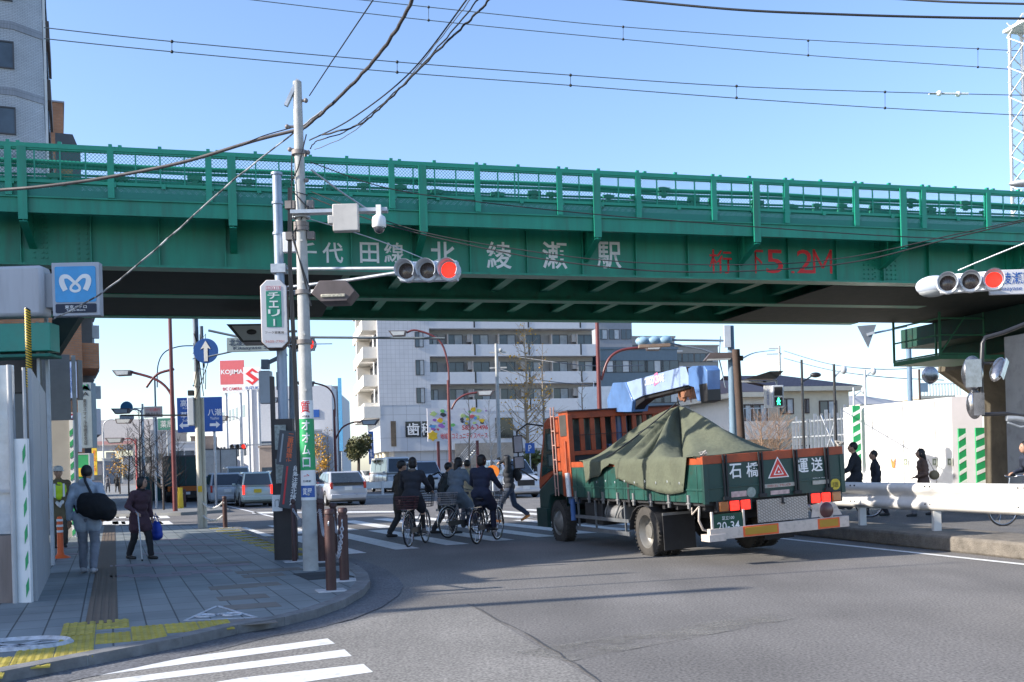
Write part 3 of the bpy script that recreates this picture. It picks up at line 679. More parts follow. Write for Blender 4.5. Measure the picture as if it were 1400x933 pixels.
# ---- bicycles: local +Y is forward, origin on the ground between the wheels
def bicycle(label, loc, rz, frame=(.02, .02, .025), basket='front', bcol=(.12, .12, .12), group='bicycles at the crossing', steer=0, rear_col=None):
    T = empty('bicycle', label, 'bicycle', loc, rz, group); FM = mat('bike_frame_%d_%d' % (int(frame[0] * 99), int(frame[2] * 99)), frame, r=.3, var=.1, coat=.4); CH = mat('chrome', (.6, .6, .62), r=.2, m=1, var=.1)
    for y in (-.55, .55):
        W = bpy.data.objects.new('wheel', None); col.objects.link(W); W.parent = T; W.location = (0, y, .335)
        b = MB(); b.tube([(0, .32 * math.cos(a), .32 * math.sin(a)) for a in [2 * math.pi * k / 40 for k in range(40)]], .018, 8, closed=True); b.build('tyre', BLK, W)
        b = MB(); b.tube([(0, .298 * math.cos(a), .298 * math.sin(a)) for a in [2 * math.pi * k / 36 for k in range(36)]], .010, 6, closed=True); b.build('rim', CH, W)
        b = MB(); b.cyl((-.04, 0, 0), (.04, 0, 0), .02, n=8)
        for k in range(20): a = 2 * math.pi * k / 20; b.cyl((.015 * (-1) ** k, .015 * math.cos(a + .6), .015 * math.sin(a + .6)), (0, .295 * math.cos(a), .295 * math.sin(a)), .0022, n=3)
        b.build('spokes', CH, W)
        b = MB(); b.tube([(0, y + .36 * math.cos(a), .335 + .36 * math.sin(a)) for a in [R_(x) for x in (range(-5, 150, 12) if y > 0 else range(20, 190, 12))]], [.014] * len(list(range(-5, 150, 12) if y > 0 else range(20, 190, 12))), 6); b.build('mudguard', CH, T)
    b = MB(); bb_, st, hd_, ax, fx_ = (0, -.08, .28), (0, -.23, .74), (0, .40, .82), (0, -.55, .335), (0, .55, .335)
    b.tube([(0, .40, .86), (0, .38, .62), (0, .2, .42), bb_], .02, 8); b.tube([bb_, st], .017, 8); b.tube([(0, .385, .70), (0, .1, .52), (0, -.14, .5)], .014, 8)
    for s in (-1, 1): b.tube([(s * .05, *ax[1:]), (s * .02, -.12, .3)], .01, 6); b.tube([(s * .05, *ax[1:]), (s * .015, -.2, .66)], .009, 6); b.tube([(s * .055, *fx_[1:]), (s * .05, .46, .64), (0, .41, .72)], .012, 6)
    b.build('frame', FM, T)
    b = MB(); b.cyl((0, .40, .86), (0, .38, 1.0), .013, n=8); b.tube([(-.27, .2, 1.03), (-.25, .33, 1.03), (-.1, .39, 1.0), (.1, .39, 1.0), (.25, .33, 1.03), (.27, .2, 1.03)], .011, 6); b.cyl(st, (0, -.26, .86), .013, n=8); b.build('handlebar', CH, T)
    b = MB(); b.m(0); [b.cyl((s * .27, .2, 1.03), (s * .275, .1, 1.03), .017, n=8) for s in (-1, 1)]; b.build('grip', BLKP, T)
    B = Blob(); B.ell((0, -.32, .88), .10, .10, .035).cone((0, -.3, .88), (0, -.12, .89), .055, .025); B.fuse('saddle', BLKP, T, .014, 2)
    b = MB(); b.bb(.05, .075, -.6, .02, .27, .37); b.lathe([(.001, -.01), (.09, -.01), (.09, .01), (.001, .01)], (.06, -.08, .28), 'X', 18); b.build('chain_case', FM if not rear_col else BLKP, T)
    b = MB(); b.bar((.085, -.08, .28), (.085, -.08 + .15, .20), .02, .012); b.bar((-.085, -.08, .28), (-.085, -.23, .36), .02, .012); b.box((.13, .07, .20), (.09, .08, .025)); b.box((-.13, -.23, .36), (.09, .08, .025)); b.build('crank', CH, T)
    def bas(y, z, w_, l_, h_, c, nm='basket'):
        b = MB(); n1 = 7
        M_ = mat('basket_%d_%d' % (int(c[0] * 99), int(c[2] * 99)), c, r=.6, var=.2)
        for q in range(6):
            zz = z + h_ * q / 5; f = .8 + .2 * q / 5; b.tube([(sx_ * w_ / 2 * f, y + sy_ * l_ / 2 * f, zz) for sx_, sy_ in ((-1, -1), (1, -1), (1, 1), (-1, 1))], .0045 if q < 5 else .009, 5, closed=True)
        for i in range(n1):
            t = -1 + 2 * i / (n1 - 1)
            for s in (-1, 1):
                b.cyl((t * w_ / 2 * .8, y + s * l_ / 2 * .8, z), (t * w_ / 2, y + s * l_ / 2, z + h_), .0035, n=3); b.cyl((s * w_ / 2 * .8, y + t * l_ / 2 * .8, z), (s * w_ / 2, y + t * l_ / 2, z + h_), .0035, n=3)
        b.bb(-w_ * .4, w_ * .4, y - l_ * .4, y + l_ * .4, z - .004, z); b.build(nm, M_, T)
    if basket in ('front', 'both'): bas(.60, .74, .34, .26, .25, bcol)
    b = MB(); b.bb(-.06, .06, -.78, -.36, .715, .73); [b.cyl((s * .05, -.7, .72), (s * .05, -.55, .34), .006, n=4) for s in (-1, 1)]; b.build('carrier', CH, T)
    if basket in ('rear', 'both'): bas(-.60, .735, .40, .30, .24, rear_col or bcol)
    b = MB(); b.tube([(.06, -.55, .33), (.09, -.62, .1)], .008, 5); b.box((0, -.93 + .02, .62), (.05, .03, .05)); b.build('kickstand', CH, T)
    return T
def rider(label, loc, rz, **kw):
    kw.setdefault('puffy', 1.13)
    k = kw.get('h', 1.62) / 1.7
    f = (V(-.13, -.27, .36 + .10) / k, V(.13, .03, .20 + .10) / k)
    t = (V(0, 1, -.25), V(0, 1, -.05))
    hnd = (V(-.27, .13, 1.08) / k, V(.27, .13, 1.08) / k)
    kw.setdefault('lean', 12)
    return person(label, loc, rz, pel=(0, -.27, .97), feet=f, toes=t, hands=hnd, **kw)
def mid(a, b): return (a + b) / 2
def bike_rider(u0, v0, u1, v1, bl, pl_, bk={}, **kw):
    r, f = G(u0, v0), G(u1, v1); d = (f - r).normalized(); rz = math.atan2(-d.x, d.y); c = mid(r, f)
    bicycle(bl, c, rz, **bk); return rider(pl_, c, rz, **kw), c, rz
PG = 'cyclists riding over the crossing'
bike_rider(553.5, 750, 587, 741, 'black city bicycle with a maroon rear basket, ridden by the fur-collared cyclist', 'cyclist in a black coat with fur collar above a maroon rear basket', bk=dict(basket='both', rear_col=(.10, .03, .035), bcol=(.03, .03, .04)), h=1.6, coat=(0.0261, 0.029, 0.0377), coatlen=.3, pants=(0.027, 0.027, 0.0405), skirt='short', hair='bob', collar=(.16, .13, .11), shoes=(.12, .1, .09), group=PG, lean=8)
bike_rider(613, 736, 655, 731, 'city bicycle with a wire rear basket, ridden by the grey-coated cyclist', 'long-haired cyclist in a grey coat with a wire basket behind the saddle', bk=dict(basket='rear', frame=(.3, .3, .32), rear_col=(.35, .33, .33)), h=1.62, coat=(0.145, 0.181, 0.217), coatlen=.42, pants=(0.0405, 0.0473, 0.0607), hair='long', shoes=(.05, .03, .03), group=PG, lean=14, head_yaw=-20)
bike_rider(648, 745, 684, 737.5, 'black city bicycle with front basket, nearest the truck', 'cyclist in a navy coat with a low ponytail, nearest the truck', bk=dict(basket='front', bcol=(.2, .2, .2)), h=1.64, coat=(0.0174, 0.0232, 0.0508), coatlen=.36, pants=(0.0162, 0.0189, 0.0405), hair='bob', shoes=(.02, .02, .02), group=PG, lean=8, head_yaw=-25)
# photographer
pp = G(698, 714); person('man in a black cap and padded jacket photographing with both hands raised', pp, R_(86), h=1.83, lean=3, feet=(V(-.1, .30, .08), V(.1, -.42, .17)), toes=(V(0, 1, 0), V(0, .8, -.45)), hands=(V(-.09, .21, 1.50), V(.10, .21, 1.52)), coat=(0.029, 0.0319, 0.0406), pants=(0.0338, 0.0473, 0.081), shoes=(.36, .14, .03), hair='short', hairm=HAIRW, hat=('cap', (.012, .012, .014)), puffy=1.12, coatlen=.1)
def backpack(label, loc, rz, c=(.015, .015, .018), z=1.15, y=-.24, s=1):
    T = empty('backpack', label, 'backpack', loc, rz); B = Blob(); B.ell((0, y, z), .15 * s, .10 * s, .23 * s).ell((0, y - .06 * s, z - .08), .11 * s, .08 * s, .12 * s); B.fuse('pack_body', cloth(c), T, .018, 2, .006)
    b = MB(); [b.tube([(q * .09, y + .06, z + .2 * s), (q * .11, y + .2, z + .27 * s), (q * .13, y + .33, z + .1), (q * .12, y + .18, z - .15)], .016, 6) for q in (-1, 1)]; b.build('strap', BLKP, T); return T
backpack('black backpack worn by the photographing man in the cap', pp, R_(86), z=1.32, y=-.21)
b = MB(); T = empty('camera', 'small black camera held up to the face of the man in the cap', 'camera', pp, R_(86)); b.bb(-.06, .06, .23, .27, 1.68, 1.76); b.cyl((0, .27, 1.72), (0, .32, 1.72), .03); b.build('camera_body', BLKP, T)
# people behind the cyclists
q = P(547, 700, 22.6); q.z = 0; person('person in a black cap and dark jacket walking behind the fur-collared cyclist', q, R_(-60), h=1.7, coat=(0.0435, 0.0377, 0.0319), pants=(0.027, 0.027, 0.027), hat=('cap', (.012, .012, .014)), shoes=(.03, .03, .03), hair='short', lean=4)
q = P(606, 700, 23.4); q.z = 0; person('person in a black jacket crossing left of the grey-coated cyclist', q, R_(-75), h=1.66, coat=(0.0362, 0.0435, 0.0435), pants=(0.0338, 0.0338, 0.0405), hair='short', lean=14); backpack('black backpack on the person left of the grey-coated cyclist', q, R_(-75), z=1.15, y=-.28)
q = P(618, 700, 24.6); q.z = 0; person('older bareheaded person in dark blue, partly hidden by the grey-coated cyclist', q, R_(-160), h=1.68, coat=(0.0174, 0.029, 0.0508), pants=(0.027, 0.027, 0.0405), hairm=HAIRW, hair='none', lean=3)
q = P(640, 700, 26.5); q.z = 0; person('person in a beige jacket walking away behind the navy-coated cyclist', q, R_(-10), h=1.72, coat=(0.377, 0.319, 0.217), pants=(0.0675, 0.0675, 0.081), hair='short', lean=3)
# left sidewalk
q = G(121, 784, SW); mrz = R_(10)
person('man in a light grey hooded jacket walking away on the left sidewalk', q, mrz, fine=True, h=1.60, lean=5, feet=(V(-.1, .12, .08), V(.1, -.10, .09)), coat=(0.392, 0.45, 0.522), pants=(0.216, 0.23, 0.27), shoes=(.4, .4, .42), hair='short', hood=True, puffy=1.12, coatlen=.14, hands=(V(-.27, .02, .86), V(.26, -.08, .95)))
T = empty('duffel_bag', 'large black duffel bag slung behind the man in light grey', 'bag', q, mrz)
B = Blob(); B.ell((.20, -.24, 1.0), .23, .17, .20).ell((.33, -.22, .94), .14, .16, .17).ell((.06, -.22, 1.03), .15, .14, .19); B.fuse('bag_body', cloth((.008, .009, .012)), T, .018, 2, .015)
b = MB(); b.tube([(.12, -.2, 1.18), (.02, -.14, 1.38), (-.02, .02, 1.47), (-.1, .14, 1.25), (-.2, .1, 1.0), (-.1, -.14, .92)], .02, 6); b.build('strap', BLKP, T)
q = G(192, 765, SW); wz = R_(-118)
person('elderly woman in a dark plum coat walking with a cane on the left sidewalk', q, wz, fine=True, h=1.42, lean=8, feet=(V(-.1, .2, .08), V(.09, -.22, .09)), coat=(0.0653, 0.0319, 0.0435), coatlen=.25, pants=(0.0162, 0.0162, 0.0189), shoes=(.015, .015, .018), hair='bob', puffy=1.12, collar=(.02, .012, .014), hands=(V(-.28, .05, .86), V(.28, .22, .98)), head_yaw=18)
T = empty('walking_cane', 'grey walking cane in the hand of the elderly woman', 'cane', q, wz); b = MB(); b.tube([(.25, .32, 0), (.25, .25, .80), (.25, .19, .84), (.25, .15, .82)], .011, 6); b.m(1).cyl((.25, .32, 0), (.25, .32, .03), .015); b.build('cane_shaft', [GAL, BLK], T)
T = empty('shopping_bag', 'bright blue shopping bag carried by the elderly woman', 'bag', q, wz); B = Blob(); B.ell((-.28, .08, .48), .07, .15, .17).ell((-.28, .08, .40), .08, .16, .10); B.fuse('bag_body', mat('blue_nylon', (.01, .05, .38), r=.5, var=.15), T, .018, 2, .012); b = MB(); [b.tube([(-.28 + s, .0, .62), (-.28 + s, .05, .78), (-.28 + s, .14, .62)], .008, 5) for s in (-.03, .03)]; b.build('handle', BLUS, T)
q = G(82, 749, SW); person('traffic guard in a white helmet and yellow reflective vest by the hoarding', q, R_(-150), h=1.66, lean=2, feet=(V(-.1, 0, .08), V(.1, .0, .08)), coat=(0.145, 0.116, 0.0653), pants=(0.0675, 0.0607, 0.0473), shoes=(.02, .02, .02), hat=('helmet', (.55, .55, .52)), vest=True, gloves=True, hands=(V(-.05, .24, .98), V(.06, .24, .96)), cat='traffic guard')
# right side
q = G(1199, 706); person('bald man in a dark suit walking left behind the truck and guardrail', q, R_(80), h=1.66, coat=(0.0261, 0.029, 0.0406), pants=(0.027, 0.027, 0.0338), shoes=(.02, .02, .02), hair='short', lean=2, coatlen=.12)
q = G(1157, 708); (bicycle('dark bicycle half hidden behind the truck tailgate', q, R_(70), basket='front'), rider('cyclist in black half hidden behind the truck tailgate', q, R_(70), h=1.86, coat=(0.0217, 0.0232, 0.029), pants=(0.0203, 0.0203, 0.027), hair='short', lean=4, coatlen=.15))
q = G(1264, 706); wz = R_(86); person('woman in a brown coat and black boots walking left in front of the white hoarding', q, wz, h=1.68, lean=3, feet=(V(-.09, .28, .08), V(.09, -.24, .10)), coat=(0.145, 0.087, 0.0653), coatlen=.2, pants=(0.149, 0.149, 0.162), shoes=(.012, .012, .014), hair='long', puffy=1.05, hands=(V(-.12, .22, .98), V(.22, -.1, .9)))
T = empty('handbag', 'tan handbag behind the woman in the brown coat', 'bag', q, wz); B = Blob(); B.ell((.12, -.30, 1.0), .08, .13, .12); B.fuse('bag_body', mat('tan_leather', (.3, .22, .12), var=.15), T, .018, 1); b = MB(); b.tube([(.12, -.3, 1.1), (.1, -.15, 1.4), (.12, -.1, 1.1)], .008, 5); b.build('strap', BLKP, T)
q = G(1403, 719); bicycle('blue bicycle entering at the right edge behind the guardrail', q + V(.1, .1, 0), R_(96), frame=(.02, .12, .4), basket='none'); rider('cyclist in dark clothes at the right edge, cut by the frame', q + V(.1, .1, 0), R_(96), h=1.7, coat=(0.0217, 0.029, 0.0508), pants=(0.027, 0.027, 0.0338), lean=30)
# far pedestrians on the left street
for i, (u, lb, cc) in enumerate(((147, 'distant pedestrian in a grey jacket, left of the pair far down the sidewalk', (.12, .12, .13)), (160, 'distant pedestrian in black, right of the pair far down the sidewalk', (.02, .02, .02)))):
    q = P(u, 660, 95); q.z = .12; person(lb, q, R_(10), h=1.7, coat=cc, group='distant pedestrians', lowres=True)
# ---------------------------------------------------------------- flatbed crane truck
HD = R_(18.7); tC = Vector((3.23, 16.89, 0)); tF = Vector((-math.sin(HD), math.cos(HD), 0)); tX = Vector((math.cos(HD), math.sin(HD), 0))
tk = empty('flatbed_truck', 'green and orange flatbed truck with a folded blue crane, seen from behind at the crossing', 'truck', tC, rot=(0, R_(-2.4), HD))
TG = mat('truck_dark_green', (.014, .05, .042), r=.45, var=.2, sc_=3, dirt=.35); TG2 = mat('truck_side_green', (.012, .065, .052), r=.5, var=.25, sc_=3, dirt=.55)
TO = mat('truck_orange', (.34, .062, .018), r=.55, var=.22, sc_=4, dirt=.45); TDK = mat('chassis_black', (.02, .02, .022), r=.7, var=.3, sc_=4)
TGY = mat('dull_steel', (.25, .25, .25), r=.5, m=.4, var=.2, dirt=.3); CREAM = mat('bumper_cream', (.55, .48, .42), r=.6, var=.12, sc_=6, dirt=.35)
def tp_(m_, name, mt, bevel=0, parent=None): return m_.build(name, mt, parent or tk, bevel=bevel)
def tside(u, v, xo=-1.18):
    return on_plane(u, v, tC + tX * xo, math.pi / 2 + HD)
# chassis
b = MB()
for x in (-.4, .4): b.bb(x - .04, x + .04, -1.8, 4.7, .62, .86)
for y in (-1.7, -.9, 0, .9, 1.8, 2.8): b.bb(-.4, .4, y - .05, y + .05, .66, .8)
b.cyl((-1.0, 0, .45), (1.0, 0, .45), .09); b.sphere((0, 0, .45), .24, sc=(1, 1, 1)); b.cyl((-1, 3.9, .42), (1, 3.9, .42), .06)
tp_(b, 'chassis', TDK)
b = MB(); b.bb(-1.15, 1.15, -1.98, 2.9, .9, .99)
for k in range(12): b.bb(-1.1, 1.1, -1.9 + k * .42, -1.82 + k * .42, .82, .9)
tp_(b, 'bed_floor', TDK)
# side boards
for s_ in (-1, 1):
    b = MB(); x = 1.165 * s_; b.bb(x - .02, x + .02, -2.0, 2.9, .95, 1.5); b.m(1); b.bb(x - .024, x + .024, -2.0, 2.9, 1.5, 1.6); b.m(0)
    for k in range(14): y = -1.85 + k * .35; b.bb(x - .03, x + .03, y - .02, y + .02, .95, 1.48)
    b.bb(x - .032, x + .032, -2.0, 2.9, 1.12, 1.15)
    tp_(b, 'side_board', [TG2, TO], .004)
    b = MB()
    for k in range(8):
        y = -1.6 + k * .62; b.bb(x + s_ * .02, x + s_ * .05, y - .025, y + .025, .86, 1.06); b.cyl((x + s_ * .04, y - .05, .93), (x + s_ * .04, y + .05, .93), .018, n=6)
    tp_(b, 'hinge', TGY)
    b = MB(); b.bb(x - .03, x + .035, -.02 + .45, .05 + .45, .9, 1.62); tp_(b, 'bed_post', TDK)
# tailgate
yr = -2.0
b = MB(); b.bb(-1.18, 1.18, yr - .045, yr, .96, 1.5); b.m(1); b.bb(-1.185, 1.185, yr - .05, yr + .005, 1.5, 1.62)
b.m(0); b.bb(-1.18, 1.18, yr - .055, yr - .04, 1.14, 1.17)
b.bb(-1.19, -1.12, yr - .06, yr + .01, .93, 1.5); b.bb(1.12, 1.19, yr - .06, yr + .01, .93, 1.5)
tg = tp_(b, 'tailgate', [TG, TO], .004)
for x in (-.835, -.245, .345, .885):
    b = MB(); b.bb(x - .037, x - .013, yr - .075, yr - .045, 1.0, 1.62); b.bb(x + .013, x + .037, yr - .075, yr - .045, 1.0, 1.62); b.bb(x - .06, x + .06, yr - .09, yr - .04, .97, 1.02); tp_(b, 'tailgate_stay', TDK, parent=tg)
TM = lambda x, z, y=yr - .048: Matrix.Translation((x, y, z))
for ch, x in (('石', -.66), ('橋', -.38), ('運', .47), ('送', .72)): text(ch, .20, .21, TM(x, 1.375), LWT, parent=tg, bold=.03)
b = MB(); Mt = Matrix(((1, 0, 0, 0), (0, 0, 1, 0), (0, 1, 0, 0), (0, 0, 0, 1)))
def tri(r_, z0, y0, y1): b.prism([(.05 + r_ * math.sin(2 * math.pi * k / 3), z0 + r_ * math.cos(2 * math.pi * k / 3)) for k in range(3)], y0, y1, Mt)
b.m(1); tri(.205, 1.33, yr - .052, yr - .05 + .002); b.m(0); tri(.175, 1.33, yr - .056, yr - .05); b.m(1); tri(.10, 1.32, yr - .060, yr - .054); b.m(0); tri(.072, 1.32, yr - .064, yr - .058)
b.m(1); b.cyl((.05, yr - .068, 1.315), (.05, yr - .06, 1.315), .015)
tp_(b, 'warning_triangle', [mat('triangle_red', (.6, .05, .04), var=.1), LWT], parent=tg)
STK = mat('old_sticker', (.4, .38, .33), var=.3, sc_=15, dirt=.4); ST2 = mat('pale_sticker', (.5, .36, .34), var=.3, sc_=15)
b = MB(); b.bb(-.23, .32, yr - .06, yr - .056, 1.09, 1.145); b.bb(.62, .92, yr - .06, yr - .056, 1.08, 1.14)
b.m(1); b.bb(-.10, .22, yr - .048, yr - .046, .985, 1.045); b.bb(-.75, -.5, yr - .05, yr - .047, 1.0, 1.08)
b.m(2); b.lathe([(0, -.003), (.075, -.003), (.075, 0)], (-.42, yr - .046, 1.05), 'Y', 20); b.m(3); b.lathe([(0, -.004), (.085, -.004), (.085, 0)], (1.02, yr - .046, 1.06), 'Y', 20)
tp_(b, 'sticker', [STK, ST2, mat('sticker_oval', (.25, .3, .27), var=.3, sc_=20), mat('sticker_yellow', (.6, .45, .04), var=.2, sc_=20)], parent=tg)
text('ZERO ECO', .26, .04, TM(.76, 1.16), LWT, parent=tg); text('DIESEL TRUCK', .4, .03, TM(.05, 1.117, yr - .062), mat('ink_red', (.4, .05, .05), var=0), parent=tg)
text('最大積載量', .10, .04, TM(1.02, 1.075, yr - .052), TDK, parent=tg); text('3400', .1, .04, TM(1.02, 1.035, yr - .052), TDK, parent=tg)
# under-tail equipment
b = MB()
for i, x in enumerate((.97 - 1.98 + 0, -.82, -.64)): pass
AMB = mat('amber_lens', (.4, .13, .03), r=.25, var=.15, coat=.5)
def lampset(x0, order):
    b = MB(); b.bb(x0 - .02, x0 + .56, yr - .05, yr + .04, .80, .96); h = tp_(b, 'rear_lamp', BLKP, .006)
    for i, kd in enumerate(order):
        b = MB(); x = x0 + .005 + i * .18; b.bb(x + .008, x + .155, yr - .075, yr - .04, .81, .95); tp_(b, 'lens', {'a': AMB, 'r': LENSR}[kd], .012, parent=h)
lampset(-.98, 'arr'); lampset(.52 + .05, 'rra')
TRD = brick('tread_plate', (.42, .38, .33), (.5, .44, .38), (.24, .21, .18), .05, .035, .006, .5, r=.5, bumpd=.004, rot=R_(35))
b = MB(); b.bb(-.35, .5, yr - .07, yr - .055, .60, .93)
for (x, z) in ((-.3, .9), (.45, .9), (-.3, .63), (.45, .63), (.08, .63), (.08, .9)): b.box((x, yr - .072, z), (.018, .01, .018))
tp_(b, 'tread_plate_panel', TRD)
b = MB(); b.bar((.07, yr - .09, .96), (.07, yr - .09, .86), .02, .02); b.bar((.05, yr - .09, .87), (.1, yr - .09, .85), .02, .02); tp_(b, 'latch', TDK)
b = MB(); b.prism([(.56, .60), (1.1, .6), (.98, .79), (.6, .79)], yr - .06, yr - .05, Mt); b.lathe([(0, -.01), (.125, -.01), (.13, 0), (.15, 0), (.15, .01)], (.82, yr - .062, .69), 'Y', 24); tp_(b, 'light_bracket', CREAM)
b = MB(); b.lathe([(0, -.016), (.11, -.016), (.12, 0)], (.82, yr - .07, .69), 'Y', 20); tp_(b, 'reflector_disc', mat('smoked_red', (.1, .04, .04), r=.3, var=.2))
b = MB(); b.sphere((.53, yr - .06, .76), .04); tp_(b, 'work_lamp', TGY)
# number plate
b = MB(); b.bb(-1.10, -.66 + .04, yr - .10, yr - .09, .53, .78); b.m(1); b.bb(-1.13, -1.10, yr - .11, yr - .07, .50, .82); b.bb(-.62, -.59, yr - .11, yr - .07, .50, .82)
pl_ = tp_(b, 'number_plate', [mat('plate_green', (.008, .06, .035), var=.1), CREAM], .003)
text('20-34', .36, .12, TM(-.86, .605, yr - .102), LWT, parent=pl_, bold=.01); text('足立100', .2, .055, TM(-.86, .72, yr - .102), LWT, parent=pl_)
# bumper
b = MB(); b.bb(-1.17, 1.17, yr - .12, yr - .03, .42, .58); b.m(1)
for (a_, c_) in ((-.64, -.05), (.62, 1.0)): b.bb(a_, c_, yr - .126, yr - .119, .425, .575)
b.m(2)
for (a_, c_) in ((-.61, -.08), (.65, .97)): b.bb(a_, c_, yr - .131, yr - .125, .45, .555)
b.m(0); b.bb(-1.2, -.93, yr - .14, yr + .1, .40, .50)
tp_(b, 'bumper', [CREAM, mat('reflector_orange', (.7, .12, .03), var=.08, emit=0), mat('reflector_yellow', (.42, .24, .02), var=.1)], .008)
b = MB()
for (u_, y_) in ((-1.22, -1.93), (-1.16, -1.84)): b.tube([(u_, y_, .88), (u_ - .02, y_, .7), (u_ + .04, y_, .56), (u_ + .12, y_, .54)], .012, 6)
b.tube([(-1.2, -1.9, .9), (-1.21, -1.7, .78), (-1.1, -1.5, .86)], .012, 6); tp_(b, 'step_hoop', CREAM)
BLK2 = mat('dusty_tyre', (.05, .045, .04), r=.9, var=.3, sc_=6)
# wheels
def wheel(x, y, r_, w_, s_, name='wheel', dish=.06, dual=False, par=tk):
    W = bpy.data.objects.new(name, None); col.objects.link(W); W.parent = par; W.location = (x, y, r_)
    prof = [(r_ * .62, -w_ / 2), (r_ * .8, -w_ / 2 - .004), (r_ * .93, -w_ / 2 + .01), (r_ * .985, -w_ / 2 + .035)]
    n_g = 4
    for k in range(n_g):
        z0 = -w_ / 2 + .05 + k * (w_ - .1) / n_g; z1 = z0 + (w_ - .1) / n_g
        prof += [(r_, z0), (r_, z1 - .012), (r_ * .975, z1 - .010), (r_ * .975, z1 - .002)]
    prof += [(r_ * .985, w_ / 2 - .035), (r_ * .93, w_ / 2 - .01), (r_ * .8, w_ / 2 + .004), (r_ * .62, w_ / 2)]
    b = MB(); b.lathe(prof, (0, 0, 0), 'X', 40)
    if r_ > .38:
        for k in range(40):
            a = 2 * math.pi * k / 40
            for z in (-w_ / 2 + .03, w_ / 2 - .03): b.box((z, r_ * .985 * math.cos(a), r_ * .985 * math.sin(a)), (.05, .03, .02), M=Matrix.Rotation(a + math.pi / 2, 4, 'X'))
    b.build('tyre', BLK2 if r_ > .4 else BLK, W)
    b = MB(); o_ = s_ * w_ / 2
    if dual: pr_ = [(r_ * .63, o_), (r_ * .60, o_ - s_ * .02), (r_ * .56, o_ - s_ * .1), (r_ * .5, o_ - s_ * .14), (r_ * .3, o_ - s_ * .15), (r_ * .26, o_ - s_ * .05), (0.001, o_ - s_ * .04)]
    else: pr_ = [(r_ * .63, o_), (r_ * .6, o_ - s_ * .03), (r_ * .52, o_ - s_ * .05), (r_ * .4, o_ + s_ * dish * .3), (r_ * .25, o_ + s_ * dish * .5), (r_ * .2, o_ + s_ * dish), (0.001, o_ + s_ * dish)]
    b.lathe(pr_, (0, 0, 0), 'X', 28)
    for k in range(8):
        a = 2 * math.pi * k / 8; xx = o_ - s_ * (.14 if dual else .0); b.box((xx, r_ * .36 * math.cos(a), r_ * .36 * math.sin(a)), (.04, .025, .025))
    b.build('rim', RIM, W); return W
RIM = mat('wheel_steel', (.22, .21, .19), r=.45, m=.4, var=.2, dirt=.4)
wheel(-1.03, 0, .435, .22, -1, dual=True); wheel(-.76, 0, .435, .2, -1); wheel(1.03, 0, .435, .22, 1, dual=True); wheel(.76, 0, .435, .2, 1)
wheel(-1.02, 3.9, .43, .24, -1); wheel(1.02, 3.9, .43, .24, 1)
# mud guards and flaps
for s_ in (-1, 1):
    b = MB(); pts_ = []
    for k in range(9): a = math.pi * k / 8; pts_.append((.56 * math.cos(a), .44 + .42 * math.sin(a)))
    for i in range(8):
        (y0, z0), (y1, z1) = pts_[i], pts_[i + 1]; x0, x1 = sorted((s_ * .66, s_ * 1.17)); b.add([(x0, y0, z0), (x1, y0, z0), (x1, y1, z1), (x0, y1, z1), (x0, y0, z0 + .015), (x1, y0, z0 + .015), (x1, y1, z1 + .015), (x0, y1, z1 + .015)], [(0, 1, 2, 3), (4, 7, 6, 5), (0, 4, 5, 1), (2, 6, 7, 3), (1, 5, 6, 2), (0, 3, 7, 4)])
    tp_(b, 'mudguard', TDK)
    b = MB(); x0, x1 = sorted((s_ * .62, s_ * 1.17)); b.bb(x0, x1, -.68, -.66, .18, .76); b.m(1); b.bb(x0, x1, -.69, -.655, .72, .76)
    tp_(b, 'mudflap', [BLK, TGY])
b = MB(); b.bb(-1.16, -1.13, .6, 2.95, .55, .61); b.bb(-1.16, -1.13, .6, 2.95, .33, .40); b.bar((-1.14, .75, .33), (-1.14, .75, .9), .03); b.bar((-1.14, 2.0, .33), (-1.14, 2.0, .9), .03); b.bar((-1.14, 2.8, .33), (-1.14, 2.8, .9), .03)
b.bar((-1.14, .9, .9), (-1.14, 1.2, .6), .02); b.bar((-1.14, 1.4, .9), (-1.14, 1.6, .6), .02)
tp_(b, 'side_guard', mat('guard_steel', (.16, .17, .18), r=.5, m=.3, var=.2, dirt=.4))
b = MB(); b.cyl((-.95, 1.0, .68), (-.95, 1.7, .68), .15, n=20); tp_(b, 'air_tank', TGY)
b = MB(); b.bb(-1.1, -.6, 1.8, 2.6, .45, .85); tp_(b, 'fuel_tank', TDK, .02)
# headboard
yh = 3.02
b = MB(); b.bb(-1.17, 1.17, yh - .04, yh + .04, 2.42, 2.55); b.bb(-1.17, 1.17, yh - .04, yh + .04, 1.72, 1.8)
for x in (-1.13, 1.13): b.bb(x - .05, x + .05, yh - .06, yh + .06, .95, 2.5)
for k in range(9): x = -.88 + k * .22; b.bb(x - .045, x + .045, yh - .02, yh + .02, 1.8, 2.42)
b.bb(-1.17, 1.17, yh - .05, yh + .05, 1.44, 1.52)
tp_(b, 'headboard', TO, .006)
b = MB(); b.bb(-1.08, 1.08, yh - .02, yh + .02, 1.52, 1.72); b.bb(-1.1, 1.1, yh - .015, yh + .015, .95, 1.44); tp_(b, 'headboard_panel', TDK)
b = MB(); b.bb(-1.19, 1.19, yh - .1, yh + .5, 2.551, 2.575)
for k in range(9): b.box((-.9 + .22 * k, yh - .04, 2.10), (.2, .012, .015))
tp_(b, 'headboard_cap', mat('rusty_dark_trim', (.07, .03, .025), r=.7, var=.3))
b = MB(); b.bb(-1.17, -1.13, yh, yh + .42, 1.45, 2.55); b.bb(-1.17, -1.13, yh, yh + .42, .95, 1.45); tp_(b, 'headboard_wing', TO)
b = MB(); b.bb(-1.185, -1.172, yh + .02, yh + .36, 2.1, 2.5); tp_(b, 'grey_panel', mat('dark_grey_panel', (.06, .055, .05), var=.2))
